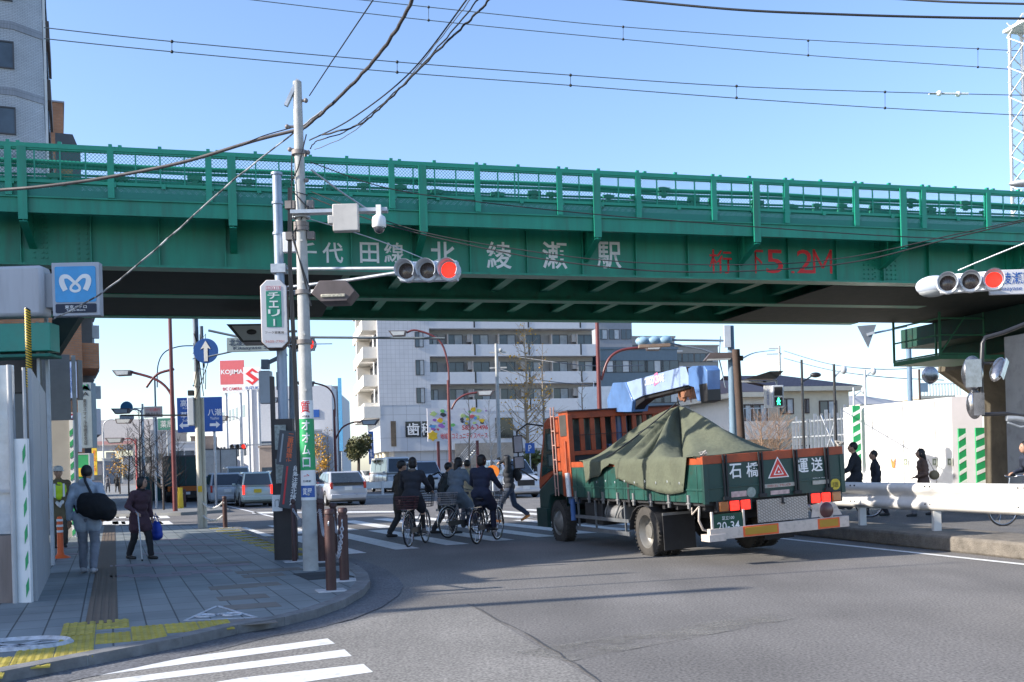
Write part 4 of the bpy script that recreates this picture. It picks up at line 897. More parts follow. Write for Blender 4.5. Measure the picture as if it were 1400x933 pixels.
# cab: side profile extruded, two colours split at belt line
b = MB(); Px = Matrix(((0, 0, 1, 0), (1, 0, 0, 0), (0, 1, 0, 0), (0, 0, 0, 1)))
b.prism([(3.42, .72), (3.42, 1.42), (3.9, 1.42), (4.93, 1.05), (4.97, .5), (4.45, .5), (4.42, .72), (4.3, .93), (3.9, 1.0), (3.5, .93), (3.42, .8)], -1.12, 1.12, Px)
b.m(1); b.prism([(3.42, 1.42), (3.42, 2.42), (3.55, 2.5), (4.2, 2.5), (4.4, 2.42), (4.93, 1.2), (4.93, 1.05), (3.9, 1.42)], -1.12, 1.12, Px)
cab = tp_(b, 'cab', [TG, TO], .03)
b = MB(); b.prism([(3.78, 1.5), (3.78, 2.28), (4.33, 2.28), (4.72, 1.32)], -1.13, 1.13, Px); tp_(b, 'side_window', mat('cab_glass', (.015, .05, .045), r=.08, var=.3, coat=.6), parent=cab)
b = MB(); b.bb(-1.16, 1.16, 4.93, 5.02, .38, .62); b.bb(-1.18, -1.1, 4.4, 5.0, .3, .68); tp_(b, 'front_bumper', TG, parent=cab)
b = MB(); b.tube([(-1.14, 4.4, 2.35), (-1.35, 4.75, 2.42), (-1.5, 5.0, 2.28), (-1.5, 5.0, 1.5), (-1.2, 4.8, 1.25)], .018, 6); arm = tp_(b, 'mirror_arm', BLKP, parent=cab)
b = MB(); b.box((-1.5, 5.0, 2.02), (.20, .07, .36)); b.box((-1.5, 5.0, 1.64), (.22, .07, .26)); b.m(1); b.box((-1.5, 4.962, 2.02), (.17, .005, .32)); b.box((-1.5, 4.962, 1.64), (.19, .005, .22)); tp_(b, 'mirror', [BLKP, mat('mirror_glass', (.35, .38, .4), r=.35, m=.3, var=.2, sc_=4)], .02, parent=cab)
b = MB()
for y in (3.62, 3.78): b.tube([(-1.2, y, .95), (-1.2, y, 2.56), (-1.2, y - .03, 2.68)], .014, 6)
for k in range(6): b.bar((-1.2, 3.62, 1.1 + .28 * k), (-1.2, 3.78, 1.1 + .28 * k), .02)
tp_(b, 'ladder', mat('ladder_steel', (.5, .3, .25), r=.5, m=.3, var=.2))
b = MB(); b.cyl((-1.2, 3.1, 2.0), (-1.22, 3.05, 1.4), .022, n=8); b.m(1); b.cyl((-1.22, 3.05, 1.4), (-1.22, 3.02, .95), .05, n=12); b.m(2); b.cyl((-1.18, 2.98, .9), (-1.18, 2.98, .5), .05, n=12)
tp_(b, 'outrigger_control', [TO, WHT, mat('outrigger_blue', (.05, .12, .3), var=.2)])
b = MB(); b.bb(-1.0, 1.0, 3.40, 3.415, 1.55, 2.42); tp_(b, 'rear_window', mat('cab_rear_dark', (.10, .13, .13), r=.15, var=.3, coat=.3), parent=cab)
b = MB(); [b.bb(x - .03, x + .03, 3.36, 3.41, 1.5, 2.45) for x in (-.95, -.3, .3, .95)]; tp_(b, 'cab_rear_frame', TDK, parent=cab)
# crane
CB = mat('crane_blue', (.09, .18, .38), r=.35, var=.2, sc_=3, dirt=.25, coat=.3); CL = mat('crane_light_blue', (.27, .36, .56), r=.35, var=.12, sc_=2, dirt=.25, coat=.3)
b = MB(); b.bb(-.3, .3, 3.1, 3.4, .86, 1.9); b.cyl((0, 3.25, 1.9), (0, 3.25, 2.5), .16, n=20); b.bb(-1.1, 1.1, 3.12, 3.38, .8, 1.0); crane = tp_(b, 'crane_column', CB, .01)
def cpoly(px, x0, x1, name, mt, bevel=.01, par=None):
    pts_ = [on_plane(u, v, tC + tX * x0, math.pi / 2 + HD) for u, v in px]; b = MB(); b.prism(pts_, x0, x1, Px); return tp_(b, name, mt, bevel, parent=par or crane)
cpoly([(838, 563), (837, 546), (846, 523), (863, 522), (872, 548), (870, 563)], -.17, .17, 'boom_base', CB)
cpoly([(858, 524), (942, 501), (950, 502), (950, 526), (886, 541), (874, 547)], -.14, .14, 'boom', CL)
cpoly([(874, 548), (886, 542), (950, 527), (950, 531), (890, 546), (878, 555), (872, 565), (858, 565)], -.10, .10, 'boom_cylinder', BLKP)
cpoly([(950, 503), (956, 500), (972, 500), (976, 506), (975, 548), (961, 548), (957, 529), (950, 527)], -.16, .08, 'boom_tip', CB)
cpoly([(964, 525), (975, 523), (975, 548), (966, 551)], -.165, .085, 'tip_cover', BLKP)
cpoly([(947, 501), (949, 501), (956, 527), (954, 527)], -.15, .15, 'boom_band', BLKP, 0)
RU = mat('rusty_steel', (.25, .11, .06), r=.7, var=.3, sc_=20)
yk, zk = tside(941, 539, 0); b = MB(); b.box((0, yk - .22, zk + .02), (.12, .34, .16)); b.lathe([(.05, -.04), (.11, -.03), (.11, .03), (.05, .04)], (0, yk, zk), 'X', 16); b.tube([(0, yk + .0 + .1 * math.cos(a), zk - .03 + .1 * math.sin(a)) for a in [R_(20 * k) for k in range(13)]], .028, 6); b.box((0, yk - .36, zk + .0), (.1, .12, .2)); b.cyl((0, yk - .28, zk), (0, yk - .28, zk - .16), .01, n=5)
tp_(b, 'crane_hook', RU, parent=crane)
yk, zk = tside(903, 519, -.145); ang_ = math.atan2(tside(930, 510, -.145)[1] - tside(870, 525, -.145)[1], tside(930, 510, -.145)[0] - tside(870, 525, -.145)[0])
Mc = Matrix(((0, 0, 1, -.148), (1, 0, 0, yk), (0, 1, 0, zk), (0, 0, 0, 1))) @ Matrix.Rotation(ang_, 4, 'Z')
MT = Matrix.Translation((-.143, yk, zk)) @ Matrix.Rotation(-math.pi / 2, 4, 'Z') @ Matrix.Rotation(-(math.pi - ang_) if abs(ang_) > 1.6 else -ang_, 4, 'Y') @ Matrix.Identity(4)
b = MB(MT); b.quad((-.02, -.004, -.11), (.2, -.004, -.06), (.14, -.004, .12), (.02, -.004, .10)); tp_(b, 'pink_blaze', mat('pink_blaze', (.65, .16, .3), var=.2, sc_=9), parent=crane)
text('CARGO CRANE', .78, .13, MT @ Matrix.Translation((0, -.008, 0)), LWT, parent=crane, bold=.02)
b = MB(); b.sphere((-.1, 3.3, 2.68), .03); b.box((0, 2.3, 3.0), (.04, .05, .12)); tp_(b, 'boom_fitting', GAL, parent=crane)
# ---- tarpaulin over the load
TARP = mat('olive_canvas', (.095, .105, .07), r=.92, var=.16, sc_=3, dirt=.25, bump=.9, bscale=11)
tz = empty('tarpaulin', 'olive canvas tarpaulin peaked over the load on the flatbed truck', 'tarpaulin', tC, rot=(0, R_(-2.4), HD))
b = MB(); NA, NR = 220, 26; pk = Vector((0.05, .85)); vs = []; fs = []; rn = random.Random(5); fol = [(rn.uniform(.5, 1), rn.randint(5, 23), rn.uniform(0, 6.28)) for _ in range(9)]
def bound(a):
    dx, dy = math.cos(a), math.sin(a); t = 9
    if dx > 0: t = min(t, (1.13 - pk.x) / dx)
    if dx < 0: t = min(t, (-1.2 - pk.x) / dx)
    if dy > 0: t = min(t, (2.35 - pk.y) / dy)
    if dy < 0: t = min(t, (-1.92 - pk.y) / dy)
    return t
def hang(y):
    if y < -1.62 or y > 2.2: return .0
    if y > 1.0: return .42 - .26 * (2.2 - y)
    if y > .85: return .08
    return .30 + .25 * min(1, max(0, (1.0 - y) / 1.7)) - (.1 * max(0, (-1.1 - y)))
for j in range(NR + 1):
    for i in range(NA):
        a = 2 * math.pi * i / NA; t = bound(a); dx, dy = math.cos(a), math.sin(a); fo = sum(A_ * math.sin(n_ * a + p_) for A_, n_, p_ in fol) / 3.2
        fo2 = abs(math.sin(a * 6.5 + .8)) ** .5
        if j <= 18:
            r_ = j / 18; x, y = pk.x + dx * t * r_, pk.y + dy * t * r_
            zb0 = 1.63 - .45 * max(0, dx) ** .5 if dx > 0 else 1.63; z = zb0 + (2.49 - zb0) * (1 - r_) ** 1.15 + .13 * fo * math.sin(math.pi * min(1, r_ * 1.0)) - .22 * (1 - fo2) * math.sin(math.pi * r_)
            if r_ < .08: z -= .02
            z += .02 * fo * r_
        else:
            r_ = 1; f = (j - 18) / (NR - 18); x, y = pk.x + dx * t, pk.y + dy * t
            if x < -1.17: h = hang(y); x = -1.2 - .02 - .035 * (1 + fo) * f ** .5 ; z = 1.63 - h * f + .03 * fo * f
            else: x, y = pk.x + dx * (t - .02 * f), pk.y + dy * (t - .02 * f); z = (1.63 - .45 * max(0, dx) ** .5 if dx > 0 else 1.63) - .12 * f
        vs.append((x, y, z))
for j in range(NR):
    for i in range(NA): fs.append((j * NA + i, j * NA + (i + 1) % NA, (j + 1) * NA + (i + 1) % NA, (j + 1) * NA + i))
b.add(vs, fs, True); o = b.build('canvas_sheet', TARP, tz)
sm_ = o.modifiers.new('solid', 'SOLIDIFY'); sm_.thickness = .008
b = MB(); b.cyl((.05, .85, 2.47), (.03, .85, 2.62), .02, .008, n=6); b.tube([(pk.x + (-1.22 - pk.x) * t, .85 + .35 * t, 1.64 + .88 * (1 - t) ** 1.15 + .03) for t in [k / 10 for k in range(11)]], .012, 5); b.build('rope', BLKP, tz)
b = MB(); rn = random.Random(9)
for (cx, cy) in ((-1.15, -2.0), (1.16, -2.0)):
    b.tube([(cx + rn.uniform(-.07, .07), cy + rn.uniform(-.05, .05), 1.64 + rn.uniform(-.02, .06)) for _ in range(12)], .018, 5)
b.build('rope_knot', mat('dirty_rope', (.3, .28, .25), var=.4, sc_=30), tz)
b = MB()
for k in range(9): b.lathe([(.012, -.004), (.02, 0), (.012, .004)], (-1.285, -1.5 + k * .38, 1.24 + .02 * (k % 2)), 'X', 10)
b.build('eyelet', GAL, tz)
# ---------------------------------------------------------------- cars
TAILR = mat('tail_lamp_red', (.5, .02, .015), r=.2, var=.1, coat=.6); TAILON = mat('brake_light_lit', (1, .035, .02), emit=.9, var=0); HEAD = mat('head_lamp', (.6, .62, .65), r=.15, var=.1, coat=.8)
def paint(c, nm): return mat(nm, c, r=.3, m=.15, var=.05, coat=.7, dirt=.06)
def vehicle(kind, label, cat, loc, rz, L, W, H, belt, c, nm, rake=(.35, .7), group='cars on the road', brake=False, hood=.9, plate=(.75, .75, .72), clear=.22, name='car', front_low=.75, tail=None):
    """+Y is the nose, origin at the centre on the ground"""
    T = empty(name, label, cat, loc, rz, group); M_ = paint(c, nm); h = L / 2; w_ = W / 2
    body = MB(); st = []
    prof = [(-h, .42, belt * .78), (-h + .05, clear + .04, belt * .93), (-h + .25, clear, belt), (0, clear, belt + .0), (h - hood, clear, belt - .02), (h - .25, clear, front_low + .06), (h - .05, clear + .04, front_low - .08), (h, .42, .6)]
    ws = [.86, .95, .99, 1, 1, .97, .9, .8]
    vs = []; n = 9
    for (y, zb, zt), q in zip(prof, ws):
        x = w_ * q
        for (fx, fz) in ((0, 0), (.88, 0), (.97, .12), (1, .42), (.985, .75), (.93, .96), (.8, 1.0), (.4, 1.015), (0, 1.02)): vs.append((x * fx, y, zb + (zt - zb) * fz))
    N = len(prof); m2 = [(-a, b_, c_) for a, b_, c_ in vs]; o = len(vs); fs = []
    for i in range(N - 1):
        for k in range(n - 1):
            a = i * n + k; fs.append((a, a + 1, a + n + 1, a + n)); fs.append((o + a, o + a + n, o + a + n + 1, o + a + 1))
    fs.append(tuple(range(n)) + tuple(o + k for k in range(n - 2, 0, -1))); fs.append(tuple((N - 1) * n + k for k in range(n)) + tuple(o + (N - 1) * n + k for k in range(n - 2, 0, -1)))
    body.add(vs + m2, fs, True); bo = body.build('body', M_, T); bm = bmesh.new(); bm.from_mesh(bo.data); bmesh.ops.remove_doubles(bm, verts=bm.verts, dist=.001); bmesh.ops.recalc_face_normals(bm, faces=bm.faces); bm.to_mesh(bo.data); bm.free()
    yr0, yr1 = -h + .06, -h + .06 + rake[0]; yf1, yf0 = h - hood - rake[1], h - hood + .05; z0, z1 = belt - .03, H; wb, wt = w_ * .93, w_ * .76
    c8 = [Vector(p) for p in ((-wb, yr0, z0), (wb, yr0, z0), (wb, yf0, z0), (-wb, yf0, z0), (-wt, yr1, z1), (wt, yr1, z1), (wt, yf1, z1), (-wt, yf1, z1))]
    g_ = MB(); g_.add(c8, [(0, 3, 2, 1), (4, 5, 6, 7), (0, 1, 5, 4), (1, 2, 6, 5), (2, 3, 7, 6), (3, 0, 4, 7)]); g_.build('roof', M_, T, bevel=.07)
    def panel(a, b, c_, d, u0, u1, v0, v1, off=.012):
        f = lambda u, v: (a.lerp(b, u)).lerp(d.lerp(c_, u), v)
        n_ = (b - a).cross(d - a).normalized(); q = [f(u0, v0) + n_ * off, f(u1, v0) + n_ * off, f(u1, v1) + n_ * off, f(u0, v1) + n_ * off]; return q
    b = MB(); b.quad(*panel(c8[0], c8[1], c8[5], c8[4], .06, .94, .10, .88)); b.build('rear_window', GLS, T)
    b = MB(); b.quad(*panel(c8[2], c8[3], c8[7], c8[6], .05, .95, .08, .90)); b.build('windscreen', GLS, T)
    for nm_, (a, bb_, cc, dd) in (('r', (c8[1], c8[2], c8[6], c8[5])), ('l', (c8[3], c8[0], c8[4], c8[7]))):
        for (u0, u1) in ((.06, .33), (.36, .64), (.67, .93)): b = MB(); b.quad(*panel(a, bb_, cc, dd, u0, u1, .12, .86)); b.build('side_window', GLS, T)
    b = MB(); b.bb(-w_ * .9, w_ * .9, -h + .2, h - .2, clear - .06, clear + .05); b.build('underbody', BLKP, T)
    r_ = .30 if H < 2 else .36
    for y in (-h + L * .2, h - L * .19):
        for s in (-1, 1):
            W_ = bpy.data.objects.new('wheel', None); col.objects.link(W_); W_.parent = T; W_.location = (s * (w_ - .1), y, r_)
            b = MB(); b.lathe([(r_ * .62, -.09), (r_ * .92, -.1), (r_, -.07), (r_, .07), (r_ * .92, .1), (r_ * .62, .09)], (0, 0, 0), 'X', 24); b.build('tyre', BLK, W_)
            b = MB(); b.lathe([(r_ * .64, s * .09), (r_ * .5, s * .06), (r_ * .2, s * .08), (.001, s * .09)], (0, 0, 0), 'X', 20); b.build('rim', GAL, W_)
            b = MB(); b.tube([(s * .065, (r_ + .05) * math.cos(a), (r_ + .05) * math.sin(a)) for a in [math.pi * k / 10 for k in range(11)]], .05, 6); b.build('wheel_arch', BLKP, W_)
    TL = TAILON if brake else TAILR
    for s in (-1, 1):
        b = MB(); zt = belt * .98
        tw, th_ = tail or (.10, .34); b.box((s * (w_ * .9 - tw / 2), -h + .03, zt - th_ / 2 + .06), (tw, .1, th_)); b.build('tail_lamp', TL, T, bevel=.02)
        b = MB(); b.box((s * w_ * .70, h - .08, front_low - .10), (w_ * .32, .12, .13)); b.build('headlight', HEAD, T, bevel=.03)
        b = MB(); b.box((s * (w_ + .06), yf0 - .35, belt + .06), (.16, .09, .12)); b.build('door_mirror', M_, T, bevel=.03)
    b = MB(); b.bb(-.165, .165, -h - .03, -h + .01, belt * .68, belt * .68 + .165); b.build('number_plate', mat('plate_%d' % int(plate[2] * 99), plate, var=.15, sc_=40), T)
    b = MB(); b.bb(-.165, .165, h - .01, h + .03, .42, .58); b.build('number_plate', mat('plate_%d' % int(.72 * 99), (.75, .75, .72), var=.15, sc_=40), T)
    b = MB(); b.bb(-w_ * .5, w_ * .5, h - .04, h + .015, .58, front_low - .1); b.build('grille', BLKP, T)
    b = MB(); b.bb(-w_ * .88, w_ * .88, -h - .04, -h + .1, clear + .08, .52); b.build('bumper', M_, T, bevel=.04); b = MB(); b.bb(-w_ * .88, w_ * .88, h - .12, h + .02, clear + .06, .46); b.build('bumper', M_, T, bevel=.04)
    for y in (-.15 * L, .08 * L, .28 * L):
        for s in (-1, 1): b = MB(); b.bb(s * w_ * 1.0 - .006, s * w_ * 1.0 + .006, y - .006, y + .006, clear + .15, belt - .05); b.build('door_gap', BLKP, T)
    return T
def road_pt(u, v): return G(u, v)
hdg = R_(20.5)
def behind(u, v, L, rz):   # pixel of the rear bumper foot -> centre of a car driving away
    return G(u, v) + Vector((-math.sin(rz), math.cos(rz), 0)) * L / 2
T = vehicle('h', 'silver hatchback sedan with a split rear window, driving away nearest the crossing', 'car', behind(477, 691.5, 4.4, hdg), hdg, 4.4, 1.76, 1.49, .98, (.42, .44, .48), 'silver_paint', rake=(.75, 1.1), tail=(.12, .28))
b = MB(); b.box((0, -2.16, .98), (1.35, .16, .05)); b.build('rear_spoiler', BLKP, T); b = MB(); b.box((0, -2.16, .92), (1.2, .06, .09)); b.build('lower_rear_glass', GLS, T)
vehicle('k', 'pale green mini car with a yellow plate and lit brake lights in the queue', 'car', behind(353, 693.5, 3.4, hdg), hdg, 3.4, 1.48, 1.58, .95, (.42, .52, .50), 'pale_green_paint', rake=(.12, .55), brake=True, hood=.6, plate=(.6, .45, .04), tail=(.10, .42))
vehicle('s', 'grey station wagon to the left of the pale green mini car', 'car', behind(312, 692, 4.6, hdg), hdg, 4.6, 1.76, 1.58, .95, (.25, .28, .31), 'grey_paint', rake=(.5, .9))
vehicle('d', 'dark blue saloon car left of the grey station wagon', 'car', behind(276, 689, 4.5, hdg), hdg, 4.5, 1.72, 1.45, .92, (.02, .03, .045), 'dark_paint', rake=(.9, 1.0))
vehicle('v', 'white van in the queue with its roof seen above the grey station wagon', 'van', behind(327, 680, 4.6, hdg), hdg, 4.6, 1.7, 2.0, 1.1, (.5, .52, .54), 'white_car_paint', rake=(.1, .5), hood=.4)
vehicle('d', 'black car with red tail lights half hidden behind the leaning banners', 'car', behind(392, 688, 4.3, hdg), hdg, 4.3, 1.72, 1.62, .98, (.03, .03, .035), 'black_paint', rake=(.3, .8), brake=True)
vehicle('d', 'small dark red car seen between the advert pole and the silver hatchback', 'car', behind(436, 672, 4.0, hdg), hdg, 4.0, 1.7, 1.5, .9, (.10, .02, .02), 'dark_red_paint', rake=(.4, .8))
vehicle('w', 'white car beyond the silver hatchback on the far road', 'car', behind(483, 662, 4.4, hdg), hdg, 4.4, 1.72, 1.5, .92, (.55, .56, .58), 'white_car_paint2', rake=(.5, .8))
# oncoming
def facing(u, v, L, rz): return G(u, v) - Vector((math.sin(rz), -math.cos(rz), 0)) * -L / 2 * -1
rzo = hdg + math.pi
def fc(u, v, L): return G(u, v) + Vector((-math.sin(hdg), math.cos(hdg), 0)) * L / 2
vehicle('m', 'white minivan facing the camera between the photographing man and the truck', 'van', fc(720, 681, 4.5), rzo, 4.5, 1.7, 1.85, 1.1, (.6, .61, .63), 'white_van_paint', rake=(.2, .9), hood=.75, front_low=.95)
vehicle('m', 'silver one-box van facing the camera behind the left cyclist', 'van', fc(590, 674, 4.6), rzo, 4.6, 1.75, 2.0, 1.15, (.42, .45, .48), 'silver_van_paint', rake=(.15, .8), hood=.35, front_low=1.05)
vehicle('t', 'white cab-over lorry with a dark windscreen facing the camera behind the guardrail', 'truck', fc(548, 673, 5.5), rzo, 5.5, 1.9, 2.35, 1.3, (.6, .61, .6), 'white_lorry_paint', rake=(.1, .35), hood=.1, front_low=1.2, name='lorry')
vehicle('w', 'white parked hatchback beside the small round tree', 'car', fc(505, 662, 4), rzo + .3, 4.0, 1.7, 1.5, .95, (.55, .56, .58), 'white_car_paint2', rake=(.3, .8))
vehicle('w', 'small silver car on the far road left of the advert pole', 'car', fc(405, 662, 4), hdg, 4.0, 1.7, 1.5, .95, (.35, .36, .38), 'silver_paint2', rake=(.3, .8))
# box truck and dark canopy truck in the left queue
def boxtruck(label, loc, rz, W, L, H, c, nm, cabc, nm2, tail=True):
    T = empty('box_truck', label, 'truck', loc, rz, 'cars on the road'); b = MB(); b.bb(-W / 2, W / 2, -L / 2, L / 2 - 1.5, .95, H); b.build('cargo_box', mat(nm, c, r=.5, var=.1, dirt=.25), T, bevel=.02)
    b = MB(); [b.bb(x - .03, x + .03, -L / 2 - .02, -L / 2, 1.0, H - .05) for x in (-W / 2 + .04, 0, W / 2 - .04)]; b.bb(-W / 2, W / 2, -L / 2 - .02, -L / 2, H - .08, H); b.build('door_frame', mat('door_frame_dark', (.06, .06, .065), var=.2), T)
    b = MB(); b.bb(-W / 2 + .05, W / 2 - .05, L / 2 - 1.4, L / 2, .6, H * .85); b.build('cab', mat(nm2, cabc, var=.1), T, bevel=.08)
    b = MB(); b.bb(-W / 2, W / 2, -L / 2 - .05, -L / 2 + .1, .5, .68); b.build('rear_bumper', BLKP, T)
    for s in (-1, 1):
        b = MB(); b.bb(s * W * .35 - .14, s * W * .35 + .14, -L / 2 - .07, -L / 2 - .03, .72, .84); b.build('tail_lamp', TAILR, T)
        for y in (-L / 2 + 1.2, L / 2 - .8):
            b = MB(); b.lathe([(.01, -.12), (.2, -.12), (.38, -.12), (.4, -.08), (.4, .08), (.38, .12), (.01, .12)], (s * (W / 2 - .15), y, .4), 'X', 24); b.build('wheel', BLK, T)
    b = MB(); b.bb(-.2, .2, -L / 2 - .08, -L / 2 - .05, .52, .66); b.build('number_plate', mat('plate_%d' % 71, (.5, .5, .48), var=.2), T)
    return T
boxtruck('white container truck with tall double rear doors in the left queue', behind(303, 678, 6.5, hdg), hdg, 2.3, 6.5, 3.35, (.42, .42, .41), 'container_white', (.5, .5, .5), 'cab_white')
T = boxtruck('dark green canopied truck with an orange reflector beside the bollards', behind(255, 690, 5.5, hdg), hdg, 1.95, 5.5, 2.55, (.012, .05, .045), 'canopy_green', (.02, .06, .06), 'cab_dark_green')
b = MB(); b.bb(-.9, .9, -2.83, -2.80, .7, .95); b.build('reflector', mat('reflector_orange2', (.6, .15, .02), var=.1), T)
# delivery vehicle out of frame whose mirrors reach into the picture at the right edge
T = empty('delivery_truck', 'truck just outside the right edge with its chrome mirrors reaching into view', 'truck', (0, 0, 0)); MT_ = mat('mirror_chrome', (.32, .32, .33), r=.2, m=.9, var=.3, sc_=14)
b = MB(); b.bb(5.75, 7.5, 8.2, 10.3, .5, 2.9); b.build('cab', mat('offframe_cab', (.3, .32, .35), r=.4, var=.1, coat=.4), T, bevel=.1)
b = MB(); b.bb(5.9, 7.35, 8.17, 8.2, .95, 2.8); b.m(1); b.bb(6.6, 6.64, 8.15, 8.17, .95, 2.8); b.bb(5.9, 7.35, 8.14, 8.2, .55, .7); b.build('rear_door', [mat('offframe_cab', (.3, .32, .35)), BLKP], T)
b = MB(); b.bb(5.735, 5.75, 9.35, 10.15, 1.75, 2.5); b.build('side_window', GLS, T)
for x in (5.95, 7.15): b = MB(); b.bb(x, x + .2, 8.12, 8.17, .75, .88); b.build('tail_lamp', TAILR, T)
for x in (5.95, 7.3): b = MB(); b.lathe([(.01, -.12), (.42, -.12), (.45, -.08), (.45, .08), (.42, .12), (.01, .12)], (x, 9.6, .45), 'X', 24); b.build('wheel', BLK, T)
b = MB(); D = 10.4; b.tube([Vector((5.95, 10.2, 3.05)), P(1402, 443, D), P(1372, 455, D), P(1347, 462, D), P(1343, 470, D), P(1341, 520, D), P(1343, 565, D)], .022, 8); b.tube([P(1343, 567, D), P(1375, 566, D), P(1400, 569, D), Vector((5.8, 10.2, 2.0))], .02, 8); b.tube([P(1343, 497, D), P(1362, 497, D)], .016, 6); ma = b.build('mirror_arm', BLKP, T)
b = MB(); Mq = lambda p, yaw, tilt=0: Matrix.Translation(p) @ Matrix.Rotation(yaw, 4, 'Z') @ Matrix.Rotation(tilt, 4, 'Y')
def mirror(p, w_, h_, yaw, tilt=0):
    b = MB(Mq(p, yaw, tilt)); b.sphere((0, .03, 0), 1, 20, 12, (w_ / 2, .07, h_ / 2)); b.M = Mq(p, yaw, tilt); b.bb(-w_ * .36, w_ * .36, -.045, -.035, -h_ * .38, h_ * .38); b.build('mirror', MT_, T)
mirror(P(1330, 511, D), .21, .37, R_(-15)); mirror(P(1335, 553, D), .17, .30, R_(10)); mirror(P(1368, 505, D - .1), .10, .30, R_(40), R_(35))
b = MB(); b.tube([P(1376, 572, D), P(1390, 572, D), P(1408, 575, D)], .03, 6); b.tube([P(1378, 578, D), P(1395, 584, D), P(1408, 582, D)], .012, 6); b.build('mirror_bracket', GAL, T)
# ---------------------------------------------------------------- buildings
V_ = lambda *a: Vector(a)
TILEW = brick('pale_tile_wall', (.55, .56, .58), (.57, .58, .6), (.42, .43, .45), .45, .45, .02, 0, r=.6, var=.05)
PANEL = brick('panel_wall', (.47, .5, .54), (.49, .52, .56), (.33, .35, .38), 1.4, 2.4, .03, 0, r=.6, var=.06)
CREAMW = mat('cream_render', (.62, .56, .44), r=.8, var=.06, sc_=1.5, dirt=.12)
CURT = mat('curtain_white', (.5, .52, .52), r=.9, var=.15)
WFR = mat('window_frame_grey', (.05, .05, .055), r=.4, var=.1)
GL2 = mat('window_glass', (.05, .07, .09), r=.08, var=.4, sc_=.6, coat=.5)
def window(par, x, y, z, w_, h_, curt=.4, face=-1, fm=None, axis='y'):
    """window on a local wall plane facing -Y (axis y) or -X (axis x); frame, glass and curtain set into one part with a sub-part pane"""
    Q = Matrix.Translation((x, y, z)) @ (Matrix.Rotation(-math.pi / 2, 4, 'Z') if axis == 'x' else Matrix())
    b = MB(Q); t = .06
    b.bb(-w_ / 2, w_ / 2, -.05, .02, -h_ / 2, -h_ / 2 + t); b.bb(-w_ / 2, w_ / 2, -.05, .02, h_ / 2 - t, h_ / 2); b.bb(-w_ / 2, -w_ / 2 + t, -.05, .02, -h_ / 2 + t, h_ / 2 - t); b.bb(w_ / 2 - t, w_ / 2, -.05, .02, -h_ / 2 + t, h_ / 2 - t); b.bb(-.03, .03, -.045, .02, -h_ / 2 + t, h_ / 2 - t)
    f = b.build('window', fm or WFR, par, fix=False)
    b = MB(Q); b.bb(-w_ / 2 + t, -.03, -.012, -.004, -h_ / 2 + t, h_ / 2 - t); b.m(1 if random.random() < curt else 0); b.bb(.03, w_ / 2 - t, -.012, -.004, -h_ / 2 + t, h_ / 2 - t)
    b.build('pane', [GL2, CURT], f, fix=False); return f
# ---- central apartment building
AE = R_(12.6); a0 = P(521, 640, 106); a0.z = 0
ap = empty('apartment_building', 'large pale grey apartment block with rows of balconies behind the crossing', 'building', a0, AE)
AY = R_(0)
def AX(u): return on_plane(u, 540, a0, AE)[0]
def AZ(v, u=650): return on_plane(u, v, a0, AE)[1]
xr = AX(817); xb = AX(589); lv = [AZ(546.5) + (AZ(471, 650) - AZ(546.5)) / 2 * k for k in range(-1, 5)]
fl = (AZ(471) - AZ(546.5)) / 2
b = MB(); H_ = lv[2] + fl * 3; b.bb(0, xb, 0, 16, 8.2, H_); b.bb(xb, xr, 1.5, 16, 8.2, H_); b.build('wall', TILEW, ap)
b = MB(); b.bb(.02, xr, .02, 15.9, 3.4, 8.2); b.bb(1.5, xr, .6, 15.8, 0, 3.4); b.build('lower_wall', PANEL, ap)
b = MB()
for k in range(-0, 5):
    z = AZ(546.5) + fl * (k) 
    b.bb(xb, xr, 0, .15, z - 1.25 + .0, z); b.bb(xb, xr, 0.15, 1.5, z - 1.25, z - 1.1)
b.build('balcony_parapet', mat('balcony_panel', (.56, .58, .61), r=.6, var=.05, dirt=.06), ap)
wl = mat('balcony_wall', (.42, .40, .37), r=.8, var=.06); b = MB(); b.bb(xb + .01, xr, 1.45, 1.499, 8.0, H_); b.build('balcony_back_wall', wl, ap)
wx = [AX(u) for u in (596, 626, 663, 699, 735, 772, 805)]
for k in range(4):
    zf = AZ(546.5) + fl * k
    for i, x in enumerate(wx):
        window(ap, x + random.uniform(-.1, .1), 1.40, zf + .55, 1.8 if i else 1.0, 1.3, .5)
    for i in range(6): b = MB(); x = (wx[i] + wx[i + 1]) / 2 + .3; b.bb(x - .05, x + .05, .2, 1.4, zf - .1, zf + 1.15); b.bb(x - .5, x + .1, .5, 1.2, zf + .3, zf + 1.1) if i % 2 else None; b.build('balcony_partition', wl, ap)
    b = MB()
    for u in (651, 725, 796): x = AX(u); b.bb(x - .08, x + .08, -.03, 0, zf - 1.15, zf + .05)
    b.build('drain_slot', BLKP, ap)
    window(ap, AX(575), -.02, zf + .5, .9, 1.6, 1)
